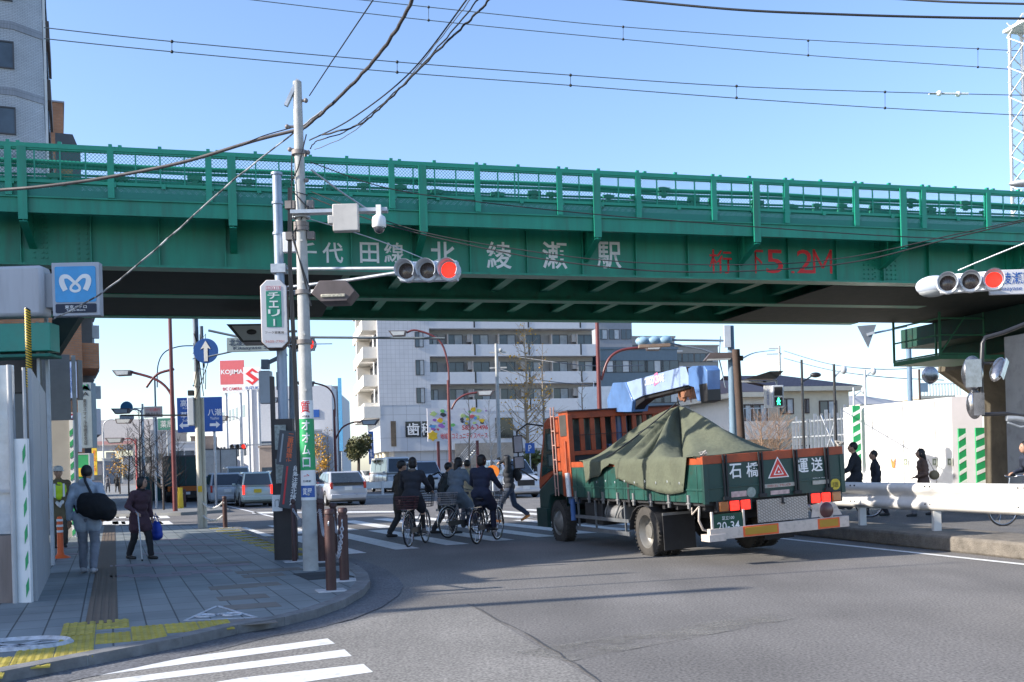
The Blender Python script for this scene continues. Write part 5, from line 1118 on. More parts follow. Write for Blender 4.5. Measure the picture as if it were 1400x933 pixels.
# side wall facing the street, windows and deep balconies, sunlight put into the tile colour
for k in range(5):
    zf = AZ(546.5) + fl * (k - .05)
    for (y0, y1, d) in ((1.0, 4.4, 1), (6.0, 9.2, 1), (10.5, 14.5, 1)):
        b = MB(); b.bb(-1.5, -1.35, y0 - .2, y1 + .3, zf - 1.2, zf); b.bb(-1.35, 0, y0 - .2, y0, zf - 1.2, zf); b.bb(-1.35, 0, y0, y1 + .3, zf - 1.2, zf - 1.05); b.build('side_balcony', mat('tile_sun_tint', (.72, .68, .6), var=.05, dirt=.06), ap)
        window(ap, -.03, (y0 + y1) / 2, zf + .6, 2.4, 1.6, .2, axis='x')
    b = MB(); b.bb(-1.5, -.01, 9.3, 10.3, zf - 1.2, zf + 1.6); b.build('balcony_pier', mat('tile_sun_tint', (.72, .68, .6)), ap)
b = MB(); [b.cyl((x, 1.0, 0), (x, 1.0, 3.4), .35, n=16) for x in (.6,)]; [b.cyl((.6, y, 0), (.6, y, 8.2), .3, n=12) for y in (5.0, 9.5, 14)]; b.build('column', CREAMW, ap)
b = MB(); b.bb(-1.6, .1, 0, 16, 6.9, 8.1); b.build('side_cornice', mat('tile_sun_tint', (.72, .68, .6)), ap)
# shop windows and lettering on the lower wall
SHW = mat('shop_window_dark', (.02, .025, .025), r=.1, var=.3, coat=.5)
def flat(par, name, u0, u1, v0, v1, M_, y=-.03, th=.05):
    x0, x1 = AX(u0), AX(u1); z1, z0 = AZ(v0), AZ(v1); b = MB(); b.bb(x0, x1, y - th, y, z0, z1); return b.build(name, M_, par), (x0 + x1) / 2, (z0 + z1) / 2, x1 - x0, z1 - z0
o, cx, cz, w_, h_ = flat(ap, 'shop_window', 553, 574, 575, 596, SHW); text('歯', h_ * .8, h_ * .8, Matrix.Translation((cx, -.09, cz)), WHT, parent=o, bold=.03)
o, cx, cz, w_, h_ = flat(ap, 'shop_window', 576, 586, 575, 596, SHW); text('科', h_ * .6, h_ * .8, Matrix.Translation((cx, -.09, cz)), WHT, parent=o, bold=.03)
flat(ap, 'shop_window', 533, 540, 574, 608, mat('brown_window', (.12, .09, .06), var=.4, sc_=2)); flat(ap, 'shop_window', 676, 700, 572, 600, SHW); flat(ap, 'roller_shutter', 620, 700, 606, 636, mat('shutter', (.25, .23, .2), var=.2, sc_=1.5)); flat(ap, 'shop_window', 742, 765, 574, 600, SHW)
bbd = empty('billboard', 'colourful white billboard with red lettering on posts in front of the apartment block', 'billboard', a0, AE)
yb_ = -14
def ax2(u, yo): 
    o_ = a0 + Vector((-math.sin(AE), math.cos(AE), 0)) * yo; return on_plane(u, 600, o_, AE)[0]
def az2(v, u, yo):
    o_ = a0 + Vector((-math.sin(AE), math.cos(AE), 0)) * yo; return on_plane(u, v, o_, AE)[1]
x0, x1, z0, z1 = ax2(585, yb_), ax2(670, yb_), az2(603, 625, yb_), az2(558, 625, yb_)
b = MB(); b.bb(x0, x1, yb_, yb_ + .2, z0, z1); b.build('board', mat('billboard_white', (.62, .6, .62), var=.06), bbd)
b = MB(); [b.bb(x - .12, x + .12, yb_ + .2, yb_ + .4, 0, z1) for x in (x0 + (x1 - x0) * .17, x0 + (x1 - x0) * .8)]; b.build('post', REDB, bbd)
rb = random.Random(11); cols = [mat('art_%d' % i, c, var=.1) for i, c in enumerate([(.1, .3, .55), (.7, .45, .02), (.15, .45, .12), (.6, .1, .12), (.45, .55, .2), (.3, .12, .4), (.04, .04, .05)])]
for i in range(46):
    q = rb.random(); fx, fz = (rb.uniform(.05, .42), rb.uniform(.35, .95)) if q < .5 else (rb.uniform(.5, .95), rb.uniform(.45, .95)); r_ = rb.uniform(.08, .32)
    b = MB(); n_ = rb.randint(5, 9); b.prism([(x0 + (x1 - x0) * fx + r_ * rb.uniform(.6, 1.3) * math.cos(2 * math.pi * k / n_), z0 + (z1 - z0) * fz + r_ * rb.uniform(.4, .9) * math.sin(2 * math.pi * k / n_)) for k in range(n_)], yb_ - .01 - .0006 * i, yb_ + .0, Mx); b.build('print_patch', cols[rb.randrange(7)], bbd)
w_ = x1 - x0; text('地域のコミュニティスペース', w_ * .76, .55, Matrix.Translation((x0 + w_ * .58, yb_ - .04, z0 + .45)), REDS, parent=bbd, bold=.02); text('5856-3496', w_ * .42, .42, Matrix.Translation((x0 + w_ * .76, yb_ - .04, z0 + 1.2)), REDS, parent=bbd, bold=.03)
b = MB(); b.prism([(x0 + w_ * .08 + .5 * (1 if k % 2 else .7) * math.cos(math.pi * k / 6), z0 + .5 + .5 * (1 if k % 2 else .7) * math.sin(math.pi * k / 6)) for k in range(12)], yb_ - .05, yb_, Mx); b.build('print_patch', cols[1], bbd)
# external stair
st_ = empty('outdoor_stair', 'pale steel outdoor staircase climbing beside the billboard', 'stairs', a0, AE); b = MB()
xs, xe = ax2(650, -3), ax2(610, -3)
for i in range(16): f = i / 16; b.bb(xe + (xs - xe) * f, xe + (xs - xe) * f + .35, -3.5, -2.5, f * 3.4, f * 3.4 + .1)
for q in range(5): b.bar((xe, -3.5, .3 + .25 * q), (xs, -3.5, 3.7 + .25 * q), .05)
b.build('flight', GRYP, st_)
# ---- generic blocks
def block(name, label, cat, u0, u1, vt, d, ang, depth, wm, rows=0, cols_=0, z0=1.0, fh=3.0, ww=1.4, wh=1.3, side=None, vref=None, group=None, roof=None, winm=None):
    p0 = P(u0, 640, d); p0.z = 0; T = empty(name, label, cat, p0, ang, group)
    x1 = on_plane(u1, 600, p0, ang)[0]; H = on_plane((u0 + u1) / 2, vt, p0, ang)[1]
    b = MB(); b.bb(0, x1, 0, depth, 0, H); b.build('wall', wm, T)
    b = MB(); b.bb(-.12, x1 + .12, -.12, depth + .12, H, H + .25); b.build('parapet', roof or wm, T)
    for r_ in range(rows):
        for c_ in range(cols_):
            window(T, x1 * (c_ + .5) / cols_, -.01, H - fh * (r_ + .55), ww, wh, .4, fm=winm)
    return T, x1, H
BLG = mat('blue_grey_wall', (.12, .17, .21), r=.6, var=.08, streak=0); BEI = mat('beige_wall', (.36, .32, .27), r=.8, var=.06); WH2 = mat('white_render', (.5, .51, .53), r=.7, var=.05, dirt=.08); GRD = mat('grey_render', (.27, .28, .3), r=.7, var=.08, dirt=.1); ORB = brick('orange_brick', (.34, .15, .07), (.4, .19, .1), (.25, .17, .12), .3, .1, .012, r=.8)
block('office_block', 'blue grey low office block right of the balcony apartments', 'building', 822, 929, 478, 112, AE, 12, BLG, 2, 5, fh=3.4, ww=2.2)
T, x1, H = block('apartment_building', 'grey brown block with a white railing rising behind the blue grey office', 'building', 820, 868, 440, 132, AE, 12, GRD, 2, 3)
b = MB(); [b.bb(x, x + .08, -2, -1.9, H - 6, H - 4) for x in [.9 * k for k in range(12)]]; b.bb(0, 11, -2, -1.9, H - 4.1, H - 4); b.bb(0, 11, -2, 0, H - 6.2, H - 6); b.build('railing', WHT, T)
block('apartment_building', 'beige apartment block behind the crane tip and lamp', 'building', 920, 985, 474, 150, AE, 14, BEI, 4, 4, ww=1.8)
T, x1, H = block('apartment_building', 'stepped beige upper block behind the office roof', 'building', 868, 926, 462, 140, AE, 10, mat('pale_beige_wall', (.4, .37, .34), var=.05), 2, 4, fh=3)
# white backed building on the left street with two rows of windows
wa = P(350, 640, 160); wa.z = 0; wb = empty('warehouse_building', 'white commercial building with two rows of dark windows beyond the queue', 'building', wa, R_(5))
Hh = CAMH + ray(350, 529)[1] * 160
b = MB(); b.bb(0, 12, 0, 40, 0, Hh); b.build('wall', WH2, wb); b = MB(); Ms = Matrix.Rotation(R_(20), 4, 'Z')
b = MB(Ms); b.bb(-.4, 0, 0, 48, 0, Hh); b.build('side_wall', mat('white_sunlit', (.46, .46, .47), var=.04), wb)
for r_ in range(2):
    for c_ in range(13):
        b = MB(Ms); b.bb(-.45, -.39, 2 + 3.3 * c_, 4.2 + 3.3 * c_, Hh - 4.4 - 6.2 * r_, Hh - 2.4 - 6.2 * r_); b.build('window', GL2, wb)
b = MB(); b.bb(.8, 3.4, -.1, 0, 3.5, 6.5); b.build('dark_board', mat('dark_board', (.03, .05, .08), var=.1), wb)
b = MB(); b.bb(7, 10, -.15, 0, Hh - 5.0, Hh - 3.8); o = b.build('blue_sign', BLUS, wb)
def board(name, label, cat, u0, u1, v0, v1, d, M_, ang=0, th=.15, group=None, post=None, pm=None, frame=None):
    c = P((u0 + u1) / 2, (v0 + v1) / 2, d); w_ = (u1 - u0) / 1400 * d; h_ = (v1 - v0) / 1400 * d
    T = empty(name, label, cat, c, ang, group); b = MB(); b.bb(-w_ / 2, w_ / 2, -th / 2, th / 2, -h_ / 2, h_ / 2); b.build('panel', M_, T, bevel=.01)
    if frame:
        b = MB(); t = frame[1]
        b.bb(-w_ / 2 - t, w_ / 2 + t, -th / 2 - .01, th / 2 + .01, h_ / 2, h_ / 2 + t); b.bb(-w_ / 2 - t, w_ / 2 + t, -th / 2 - .01, th / 2 + .01, -h_ / 2 - t, -h_ / 2); b.bb(-w_ / 2 - t, -w_ / 2, -th / 2 - .01, th / 2 + .01, -h_ / 2, h_ / 2); b.bb(w_ / 2, w_ / 2 + t, -th / 2 - .01, th / 2 + .01, -h_ / 2, h_ / 2); b.build('frame', frame[0], T)
    if post:
        b = MB(); [b.cyl((x * w_, th / 2 + post, -c.z), (x * w_, th / 2 + post, h_ * .4), post, n=10) for x in ((-.3, .3) if post > .1 else (0,))]; b.build('post', pm or GAL, T)
    return T, w_, h_
PK = mat('faded_red_sign', (.6, .12, .13), r=.5, var=.06)
T, w_, h_ = board('shop_sign', 'red and white square roof sign with white lettering, left of the tilted letter logo', 'sign', 301, 334, 493, 526, 150, PK, post=.2); text('KOJIMA', w_ * .92, h_ * .24, Matrix.Translation((0, -.09, 0)), WHT, parent=T, bold=.05)
b = MB(); b.bb(-w_ / 2, w_ / 2, -.075, .075, -h_ * .85, -h_ / 2); b.build('lower_panel', WHT, T); text('BIC CAMERA', w_ * .8, h_ * .13, Matrix.Translation((0, -.09, -h_ * .68)), REDS, parent=T, bold=.03)
T, w_, h_ = board('car_brand_sign', 'white square sign with a red angular S emblem', 'sign', 333, 357, 502, 533, 140, WHT, post=.2)
S_ = [(-.62, .28), (.02, .86), (.62, .36), (.30, .36), (0, .56), (-.18, .38), (.62, -.30), (-.0, -.88), (-.62, -.36), (-.30, -.36), (0, -.58), (.16, -.40)]
b = MB(); k_ = w_ * .62; b.prism([(x * k_, z * k_ * .9 + h_ * .08) for x, z in S_], -.10, -.07, Mx); b.build('emblem', mat('emblem_red', (.65, .03, .04), var=.05), T); text('SUZUKI', w_ * .8, h_ * .12, Matrix.Translation((0, -.09, -h_ * .42)), BLUS, parent=T, bold=.03)
# ---- left tall tiled tower
TIL = brick('grey_wall_tile', (.40, .42, .45), (.45, .47, .5), (.2, .21, .23), .24, .075, .008, .5, r=.45, var=.1)
tw = P(73, 640, 47); tw.z = 0; T = empty('apartment_tower', 'tall grey tiled apartment tower above the bridge at the left edge', 'building', tw, R_(23))
b = MB(); b.prism([(-30, 0), (-1.2, 0), (0, .8), (0, 14), (-30, 14)], 0, 32); b.build('wall', TIL, T)
zb = lambda v: CAMH + ray(30, v)[1] * 47
b = MB()
for v in (-50, 40, 130, 220): z = zb(v); b.prism([(-30.05, -.03), (-1.18, -.03), (.03, .78), (.03, 3), (-30.05, 3)], z - .2, z + .14)
b.build('band_course', brick('soldier_course', (.26, .27, .3), (.3, .31, .34), (.14, .15, .17), .06, .3, .008, 0, r=.45), T)
for v in (-10, 82, 171):
    for x in (-1.55, -4.8, -8.0): window(T, x - .45 + .0, -.02, zb(v), 1.7, 1.25, .1)
b = MB(); b.bb(.05, .16, 1.0, 1.2, 0, 32); b.build('downpipe', WHT, T)
BRN = mat('brown_panel', (.10, .08, .07), var=.15)
for v in (0, 84, 176): b = MB(); b.bb(.0, .3, 2.5, 7.5, zb(v + 28), zb(v - 2)); b.build('bay_panel', BRN, T)
for v in (-35, 55, 140): 
    b = MB(); b.bb(.0, .2, 2.5, 7.5, zb(v + 15), zb(v - 12)); b.build('bay_window', GL2, T)
tw2 = P(84, 640, 75); tw2.z = 0; T = empty('apartment_tower', 'slim orange brick tower behind the grey tiled tower', 'building', tw2, R_(24)); b = MB(); b.bb(-8, .78, 0, 8, 0, CAMH + ray(90, 139)[1] * 75); b.build('wall', ORB, T)
b = MB(); b.bb(-8.1, .88, -.1, 8.1, CAMH + ray(90, 139)[1] * 75, CAMH + ray(90, 137)[1] * 75); b.build('coping', GRD, T)
# orange brick flats with white balconies along the left street
f0 = P(96, 640, 44); f0.z = 0; fa = empty('apartment_building', 'orange brick apartment block with projecting white balconies on the left street', 'building', f0, R_(24.6))
Hf = CAMH + ray(100, 183)[1] * 50
b = MB(); b.bb(-14, .6, 0, 4.0, 0, 11); b.build('wall', ORB, fa); b = MB(); b.prism([(-3, 0), (.7, 0), (2.2, 0 - 0)], 0, .1) if 0 else None
b = MB(); b.bb(-2, 1.2, 4.0, 14, 2, 10.5); b.build('rear_wing', mat('dark_grey_render', (.12, .13, .14), var=.1, dirt=.2), fa)
for k in range(3):
    z = 3.4 + 2.9 * k
    b = MB(); b.bb(.6, 1.3, .3, 3.8, z, z + .15); b.bb(1.2, 1.3, .3, 3.8, z + .15, z + 1.1); b.bb(.6, 1.2, .3, .4, z + .15, z + 1.1); b.build('balcony', ORB if k % 2 else WH2, fa)
    for j in range(2):
        b = MB(); y = 4.6 + 5 * j; b.bb(1.0, 1.5, y, y + 4.2, z + .3, z + .45); b.bb(1.4, 1.5, y, y + 4.2, z + .45, z + 1.4); b.bb(1.0, 1.4, y, y + .1, z + .45, z + 1.4); b.build('balcony', WH2, fa)
        b = MB(); b.bb(1.2, 1.25, y + .5, y + 3.5, z + .5, z + 2.5); b.build('balcony_door', GL2, fa)
b = MB(); [b.box((1.3, 5 + 5 * j, 3.4 + 2.9 * k + 2.2), (.5, .35, .6)) for j in range(2) for k in range(3)]; b.build('air_conditioner', GRYP, fa)
# grey shop building nearer, in front of the flats
s0 = P(74, 640, 27); s0.z = 0; T = empty('shop_building', 'narrow grey shop building behind the left hoarding', 'building', s0, R_(25.5)); b = MB(); b.bb(-6, .45, 0, 4, 0, 4.8); b.build('wall', GRD, T); b = MB(); b.bb(.5, .6, .2, .3, 0, 4.8); b.build('downpipe', GRYP, T)
T, w_, h_ = board('shop_sign', 'pale blue vertical shop sign in a black frame on the left street', 'sign', 94, 108, 495, 545, 33, mat('pale_blue_sign', (.25, .36, .58), var=.1, sc_=3), frame=(BLKP, .05), th=.3); text('福原歯科', w_ * .5, h_ * .7, Matrix.Translation((0, -.16, 0)), BLUS, parent=T, stack=True)
T, w_, h_ = board('shop_sign', 'tall grey green vertical sign with dark characters and a green emblem', 'sign', 110, 129, 524, 613, 36, mat('grey_green_sign', (.18, .23, .25), var=.08), th=.4); text('JA', w_ * .55, h_ * .075, Matrix.Translation((0, -.21, h_ * .32)), BLKP, parent=T, bold=.04); text('東京スマイル谷綾瀬支店', w_ * .26, h_ * .70, Matrix.Translation((0, -.21, -h_ * .1)), BLKP, parent=T, stack=True, bold=.02)
b = MB(); b.prism([(-w_ * .4, h_ * .38), (-w_ * .25, h_ * .38), (0, h_ * .45), (w_ * .05, h_ * .38), (w_ * .2, h_ * .45), (w_ * .4, h_ * .38), (w_ * .25, h_ * .42), (w_ * .2, h_ * .48), (0, h_ * .40), (-.02, h_ * .47)], -.22, -.2, Mx); b.build('emblem', GRNS, T)
T, w_, h_ = board('shop_sign', 'dark red vertical sign with a blue flower mark below the pale blue sign', 'sign', 93, 108, 566, 617, 31, mat('crimson_sign', (.35, .02, .05), var=.08), frame=(WHT, .03), th=.2); b = MB(); [b.sphere((.09 * math.cos(a), -.11, h_ * .33 + .09 * math.sin(a)), .05, 8, 5, (1, .3, 1)) for a in [2 * math.pi * k / 5 for k in range(5)]]; b.build('flower_mark', mat('pale_blue_sign', (.25, .36, .58)), T)
T, w_, h_ = board('shop_banner', 'yellow vertical banner with red characters by the sidewalk', 'banner', 126, 133, 612, 650, 40, YEL, th=.03); text('売出し中', w_ * .5, h_ * .8, Matrix.Translation((0, -.03, 0)), REDS, parent=T, stack=True, bold=.02)
T, w_, h_ = board('shop_sign', 'small green and yellow sign box under the tall grey green sign', 'sign', 104, 124, 622, 655, 32, GRNS, th=.3, frame=(GRYP, .04)); b = MB(); b.bb(-w_ * .4, w_ * .4, -.17, -.15, -h_ * .4, -h_ * .05); b.build('yellow_panel', YEL, T)
# ---- houses on the right
def house(label, u0, u1, ve, vr, d, ang, depth, wm, rm, ridge=(.1, .7), cat='house', wins=(), over=.6):
    p0 = P(u0, 640, d); p0.z = 0; T = empty('house', label, cat, p0, ang); x1 = on_plane(u1, 600, p0, ang)[0]; He = on_plane((u0 + u1) / 2, ve, p0, ang)[1]; Hr = on_plane((u0 + u1) / 2, vr, p0 + Vector((0, depth / 2, 0)), ang)[1]
    b = MB(); b.bb(0, x1, 0, depth, 0, He); b.build('wall', wm, T)
    b = MB(); r0, r1 = x1 * ridge[0], x1 * ridge[1]; o = over; pts_ = [(-o, -o, He), (x1 + o, -o, He), (x1 + o, depth + o, He), (-o, depth + o, He), (r0, depth / 2, Hr), (r1, depth / 2, Hr)]
    b.add(pts_, [(0, 1, 5, 4), (1, 2, 5), (2, 3, 4, 5), (3, 0, 4), (3, 2, 1, 0)]); b.build('roof', rm, T)
    b = MB(); b.bb(-o, x1 + o, -o, depth + o, He - .28, He - .01); b.build('eaves', CREAMW, T)
    for (fx, fz, w_, h_) in wins: window(T, x1 * fx, -.02, He * fz, w_, h_, .6, fm=mat('brown_frame', (.06, .035, .03), var=.1))
    return T, x1, He
PUR = brick('purple_brown_tiles', (.09, .055, .06), (.12, .075, .08), (.05, .03, .035), .3, .25, .015, r=.7, uv=True)
house('cream two-storey house with a purple brown hipped roof behind the fence', 1066, 1162, 529, 513, 62, AE, 9, CREAMW, PUR, (-.3, .55), wins=((.12, .80, 1.0 * .9, .95), (.40, .8, .3, .9), (.70, .76, 1.2, 1.1), (.3, .3, 1.2, 1.1)))
T, x1, He = house('white wing of the cream house with a balcony and reddish roof', 1012, 1052, 537, 520, 57, AE, 7, mat('wall_sun_white', (.66, .62, .55), var=.05), mat('rose_brown_roof', (.2, .12, .1), var=.2), (.2, .8), wins=((.2, .78, .8, 1.0), (.7, .78, .9, 1.0)))  # wing walls whitened to put the sunlight into their colour
b = MB(); b.bb(-1.2, x1 + .4, -1.3, -1.2, 2.6, 3.6); b.bb(-1.2, x1 + .4, -1.2, 0, 2.6, 2.75); b.bb(x1 + .3, x1 + .4, -1.2, 0, 2.6, 3.6); b.bb(-1.2, -1.1, -1.2, 0, 2.6, 3.6); b.build('balcony', mat('wall_sun_white', (.66, .62, .55)), T)
b = MB(); [b.bb(-1.1 + .2 * k, -1.07 + .2 * k, -1.25, -1.22, 3.6, 4.3) for k in range(9)]; b.bb(-1.2, .7, -1.26, -1.21, 4.28, 4.33); b.build('railing', GAL, T)
house('pale low house with a shallow grey roof right of the cream house', 1182, 1236, 553, 541, 82, AE, 9, WH2, GRD, (.2, .8), wins=((.3, .75, 1.2, .9), (.75, .75, 1.2, .9)))
house('small beige house glimpsed above the white hoarding', 1150, 1180, 552, 547, 95, AE, 8, CREAMW, GRD, (.2, .8), wins=((.5, .8, 1.5, 1),))
T, x1, H = block('apartment_building', 'cream building with a roof railing beyond the blue pole', 'building', 1262, 1305, 545, 90, AE, 8, CREAMW, 1, 2); b = MB(); [b.bb(.3 * k, .3 * k + .06, 0, .06, H + .25, H + 1.3) for k in range(14)]; b.bb(0, 4.2, 0, .08, H + 1.25, H + 1.32); b.build('railing', GRYP, T)
# far skyline along the left street and elsewhere
sk = random.Random(21); SKM = [mat('skyline_%d' % i, c, r=.8, var=.08) for i, c in enumerate([(.3, .3, .31), (.4, .38, .35), (.24, .25, .27), (.45, .46, .48), (.33, .27, .23), (.2, .19, .2)])]
def sky_block(label, u0, u1, vt, d, i):
    T, x1, H = block('distant_building', label, 'building', u0, u1, vt, d, R_(8 + i % 5), 14, SKM[i % 6], 0, 0, group='distant buildings down the street')
    b = MB(); nr, ncol = max(1, int(H / 3.2)), max(2, int(x1 / 2.6))
    for r_ in range(nr):
        for c_ in range(ncol):
            if sk.random() < .8: x = (c_ + .5) * x1 / ncol; z = 1.6 + r_ * 3.2; b.bb(x - .7, x + .7, -.06, -.02, z - .6, z + .6)
    o = b.build('windows', GL2, T); o['kind'] = 'stuff'
sb = [('pale distant block just right of the left-street lamps', 168, 185, 625, 230), ('brown distant block behind the bare street trees', 182, 210, 600, 200), ('grey distant block with small windows behind the dark lamp post', 207, 240, 590, 175), ('cream distant building behind the direction board', 238, 266, 606, 160), ('grey low distant building under the blue board', 262, 292, 598, 190), ('white distant building left of the roof sign', 290, 312, 590, 290), ('pale grey building under the roof sign', 305, 330, 600, 300), ('brown distant block seen at the end of the left street', 140, 150, 628, 260), ('blue grey distant building right of the advert pole', 430, 466, 530, 170), ('low beige distant shops behind the advert pole', 395, 440, 590, 150), ('low grey shop roofs behind the queue', 355, 400, 612, 120), ('far tan block between the two bridge openings', 120, 138, 632, 240)]
for i, (lb, u0, u1, vt, d) in enumerate(sb): sky_block(lb, u0, u1, vt, d, i)
# elevated expressway far down the left street
ex = empty('expressway_viaduct', 'pale elevated expressway crossing far down the left street', 'viaduct', (0, 0, 0)); pA, pB = P(60, 598, 300), P(215, 594, 300); b = MB(); b.bar(pA, pB, 9, 2.2, up=(0, 1, 0)); b.build('deck', mat('viaduct_concrete', (.38, .36, .36), var=.08), ex)
pA, pB = P(60, 608, 298), P(215, 604, 298); b = MB(); b.bar(pA, pB, .5, 1.0); b.build('barrier', mat('viaduct_red', (.35, .18, .17), var=.08), ex); b = MB(); [b.bb(P(u, 640, 300).x - 1, P(u, 640, 300).x + 1, 300, 302, 0, 9) for u in (90, 150, 205)]; b.build('pier', CON, ex)
# unseen building added left of the frame, outlined to shade the sidewalk
LSH = 9.0 / math.tan(R_(SUN_EL)); sdv = Vector((math.cos(tr), math.sin(tr), 0)) * LSH
bd = [G(30, 912), G(250, 893), G(430, 860), G(520, 834), G(575, 815), G(566, 797), G(640, 782), G(760, 768), G(868, 757)]
far_end = [Vector((3.5, 19.5, 0)), Vector((3.0, 23.0, 0))]
pts_ = [p - sdv for p in bd] + [p - sdv for p in far_end]
T = empty('sidewalk_shade_building', 'unseen building added left of the frame to shade the sidewalk', 'building', (0, 0, 0))
poly = [(p.x, p.y) for p in pts_] + [(-40, pts_[-1].y), (-40, pts_[0].y)]
b = MB(); b.prism(poly, 0, 9.0); b.build('wall', GRD, T)
b = MB(); b.prism(poly, 9.0, 9.05); b.build('roof', CON, T)

dk = P(88, 640, 60); dk.z = 0; T = empty('apartment_building', 'dark grey building with a sloping roof edge and window plants seen over the railing', 'building', dk, R_(23)); b = MB(); zt_ = CAMH + ray(100, 181)[1] * 60; zw = CAMH + ray(117, 205)[1] * 60
b.prism([(0, 0), (1.35, 0), (1.35, zw), (.95, zt_), (0, zt_)], 0, 7, Mx); b.build('wall', mat('dark_grey_render', (.12, .13, .14), var=.1, dirt=.2), T)
b = MB(); b.bb(.2, .9, -.03, 0, zw - 3.2, zw - .8); b.build('window', mat('amber_window', (.3, .2, .08), var=.4, sc_=3), T)
b = MB(); rq = random.Random(4)
for k in range(160): c = V_(1.1 + rq.gauss(0, .15), -.15 + rq.gauss(0, .08), zw - 2.9 + rq.gauss(0, .12)); s_ = .05; n1 = V_(rq.gauss(0, 1), rq.gauss(0, 1), rq.gauss(0, 1)).normalized(); n2 = n1.orthogonal().normalized(); n3 = n1.cross(n2); b.quad(c - n2 * s_, c - n3 * s_, c + n2 * s_, c + n3 * s_)
b.build('window_plant', mat('leaf_yellow_green', (.25, .3, .04), var=.4), T)
# ---------------------------------------------------------------- street furniture
def zat(u, v, d): return CAMH + ray(u, v)[1] * d
CPOLE = mat('concrete_pole', (.42, .42, .40), r=.8, var=.15, sc_=4, dirt=.25, bump=.15)
# --- concrete utility pole with wrapped adverts
pb = G(425, 780, SW); pd = pb.y; UP = empty('utility_pole', 'tall concrete utility pole wrapped with adverts at the sidewalk corner', 'utility pole', pb)
zt = zat(411, 112, pd) - SW
b = MB(); b.tube([(0, 0, -.1), (0, 0, zt)], [.112, .062], 24)
for z in (1.1, 1.9, 2.6, 3.4, 4.15, 4.75): b.cyl((.02, -.1, z), (.02, -.12, z), .018, n=8)
b.build('shaft', CPOLE, UP)
def wrap(z0, z1, M_, r0=.004, nm='advert_wrap', a0=-2.2, a1=2.2):
    b = MB(); n = 20; rr = lambda z: .112 - (.05) * z / zt + r0
    vs = [(rr(z) * math.sin(a0 + (a1 - a0) * k / n), -rr(z) * math.cos(a0 + (a1 - a0) * k / n), z) for z in (z0, z1) for k in range(n + 1)]
    b.add(vs, [(k, k + 1, n + 2 + k, n + 1 + k) for k in range(n)], True); return b.build(nm, M_, UP)
def wtext(s, w_, h_, z, M_, par, off=.008, bold=.02):
    o = text(s, w_, h_, Matrix.Translation((0, 0, z)), M_, parent=par, bold=bold); bm = bmesh.new(); bm.from_mesh(o.data)
    for k in range(-12, 13): bmesh.ops.bisect_plane(bm, geom=bm.verts[:] + bm.edges[:] + bm.faces[:], plane_co=(k * .01, 0, 0), plane_no=(1, 0, 0))
    bm.to_mesh(o.data); bm.free(); r_ = .112 - .05 * z / zt + off
    for v in o.data.vertices: a = v.co.x / r_ ; v.co.x, v.co.y = r_ * math.sin(a), -r_ * math.cos(a)
zz = lambda v: zat(421, v, pd) - SW
wr_ = wrap(zz(684), zz(548), WHT); gb = wrap(zz(643), zz(573), GRNS, .007, 'green_band')
wtext('質', .15, .17, (zz(548) + zz(566)) / 2, REDS, wr_)
wtext('大塚家具', .13, .035, zz(570), BLKP, wr_, bold=.03)
for i, ch in enumerate('オオムロ'): wtext(ch, .12, .14, zz(582 + i * 16.8), WHT, gb, .010, .035)
wtext('→', .09, .06, zz(651), REDS, wr_, bold=.02); wtext('北綾瀬', .13, .03, zz(658), BLKP, wr_)
bb_ = wrap(zz(680), zz(664), BLUS, .007, 'blue_panel', -1.1, 1.1); wtext('質屋', .14, .1, (zz(680) + zz(664)) / 2, WHT, bb_, .010)
b = MB(); zq = zat(408, 115, pd) - SW; b.bar((-.17, -.02, zq - .32), (.02, -.02, zq + .05), .07, .05); b.build('cross_arm', GAL, UP); HWM = mat('bracket_rusty_grey', (.2, .18, .17), r=.6, m=.3, var=.3)
for (dx, z) in ((.12, zq - .25), (-.16, zq - .62), (-.13, zq - .95), (.13, zq - 1.0), (.1, zq - 1.4)): b = MB(); b.sphere((dx, -.02, z), .035, 8, 6); b.bar((0, 0, z), (dx, -.02, z), .03); b.build('insulator', HWM, UP)
for z in (zq - 1.0, zq - 1.9, zq - 2.1, 4.02, 3.3, 5.0): b = MB(); b.lathe([(.1, -.03), (.112, -.03), (.112, .03), (.1, .03)], (0, 0, z), 'Z', 16); b.build('collar', HWM, UP)
for dz in (-1.75, -2.2):
    for p_, w_ in ((-.15, .14), (.14, .1)): b = MB(); b.box((p_, 0, zq + dz), (w_, .1, .11)); b.build('clamp', HWM, UP)
rn = random.Random(4); b = MB()
for k in range(4):
    z0, z1 = zq - rn.uniform(.3, 2.2), zq - rn.uniform(1.2, 3.4); b.tube([(rn.choice((-.1, .12)), -.05, z0), (rn.uniform(-.22, .24), -.12, (z0 + z1) / 2 + rn.uniform(-.2, .2)), (rn.choice((-.11, .12)), -.05, z1)], .010, 5)
for x in (-.13, -.15, -.17): b.tube([(x, -.02 + .03 * rn.random(), zq - 1.5), (x - .03, 0, zq - 2.6), (x, 0, 3.0), (x + .02, .0, 1.4)], .012, 5)
b.build('loose_cable', BLKP, UP)
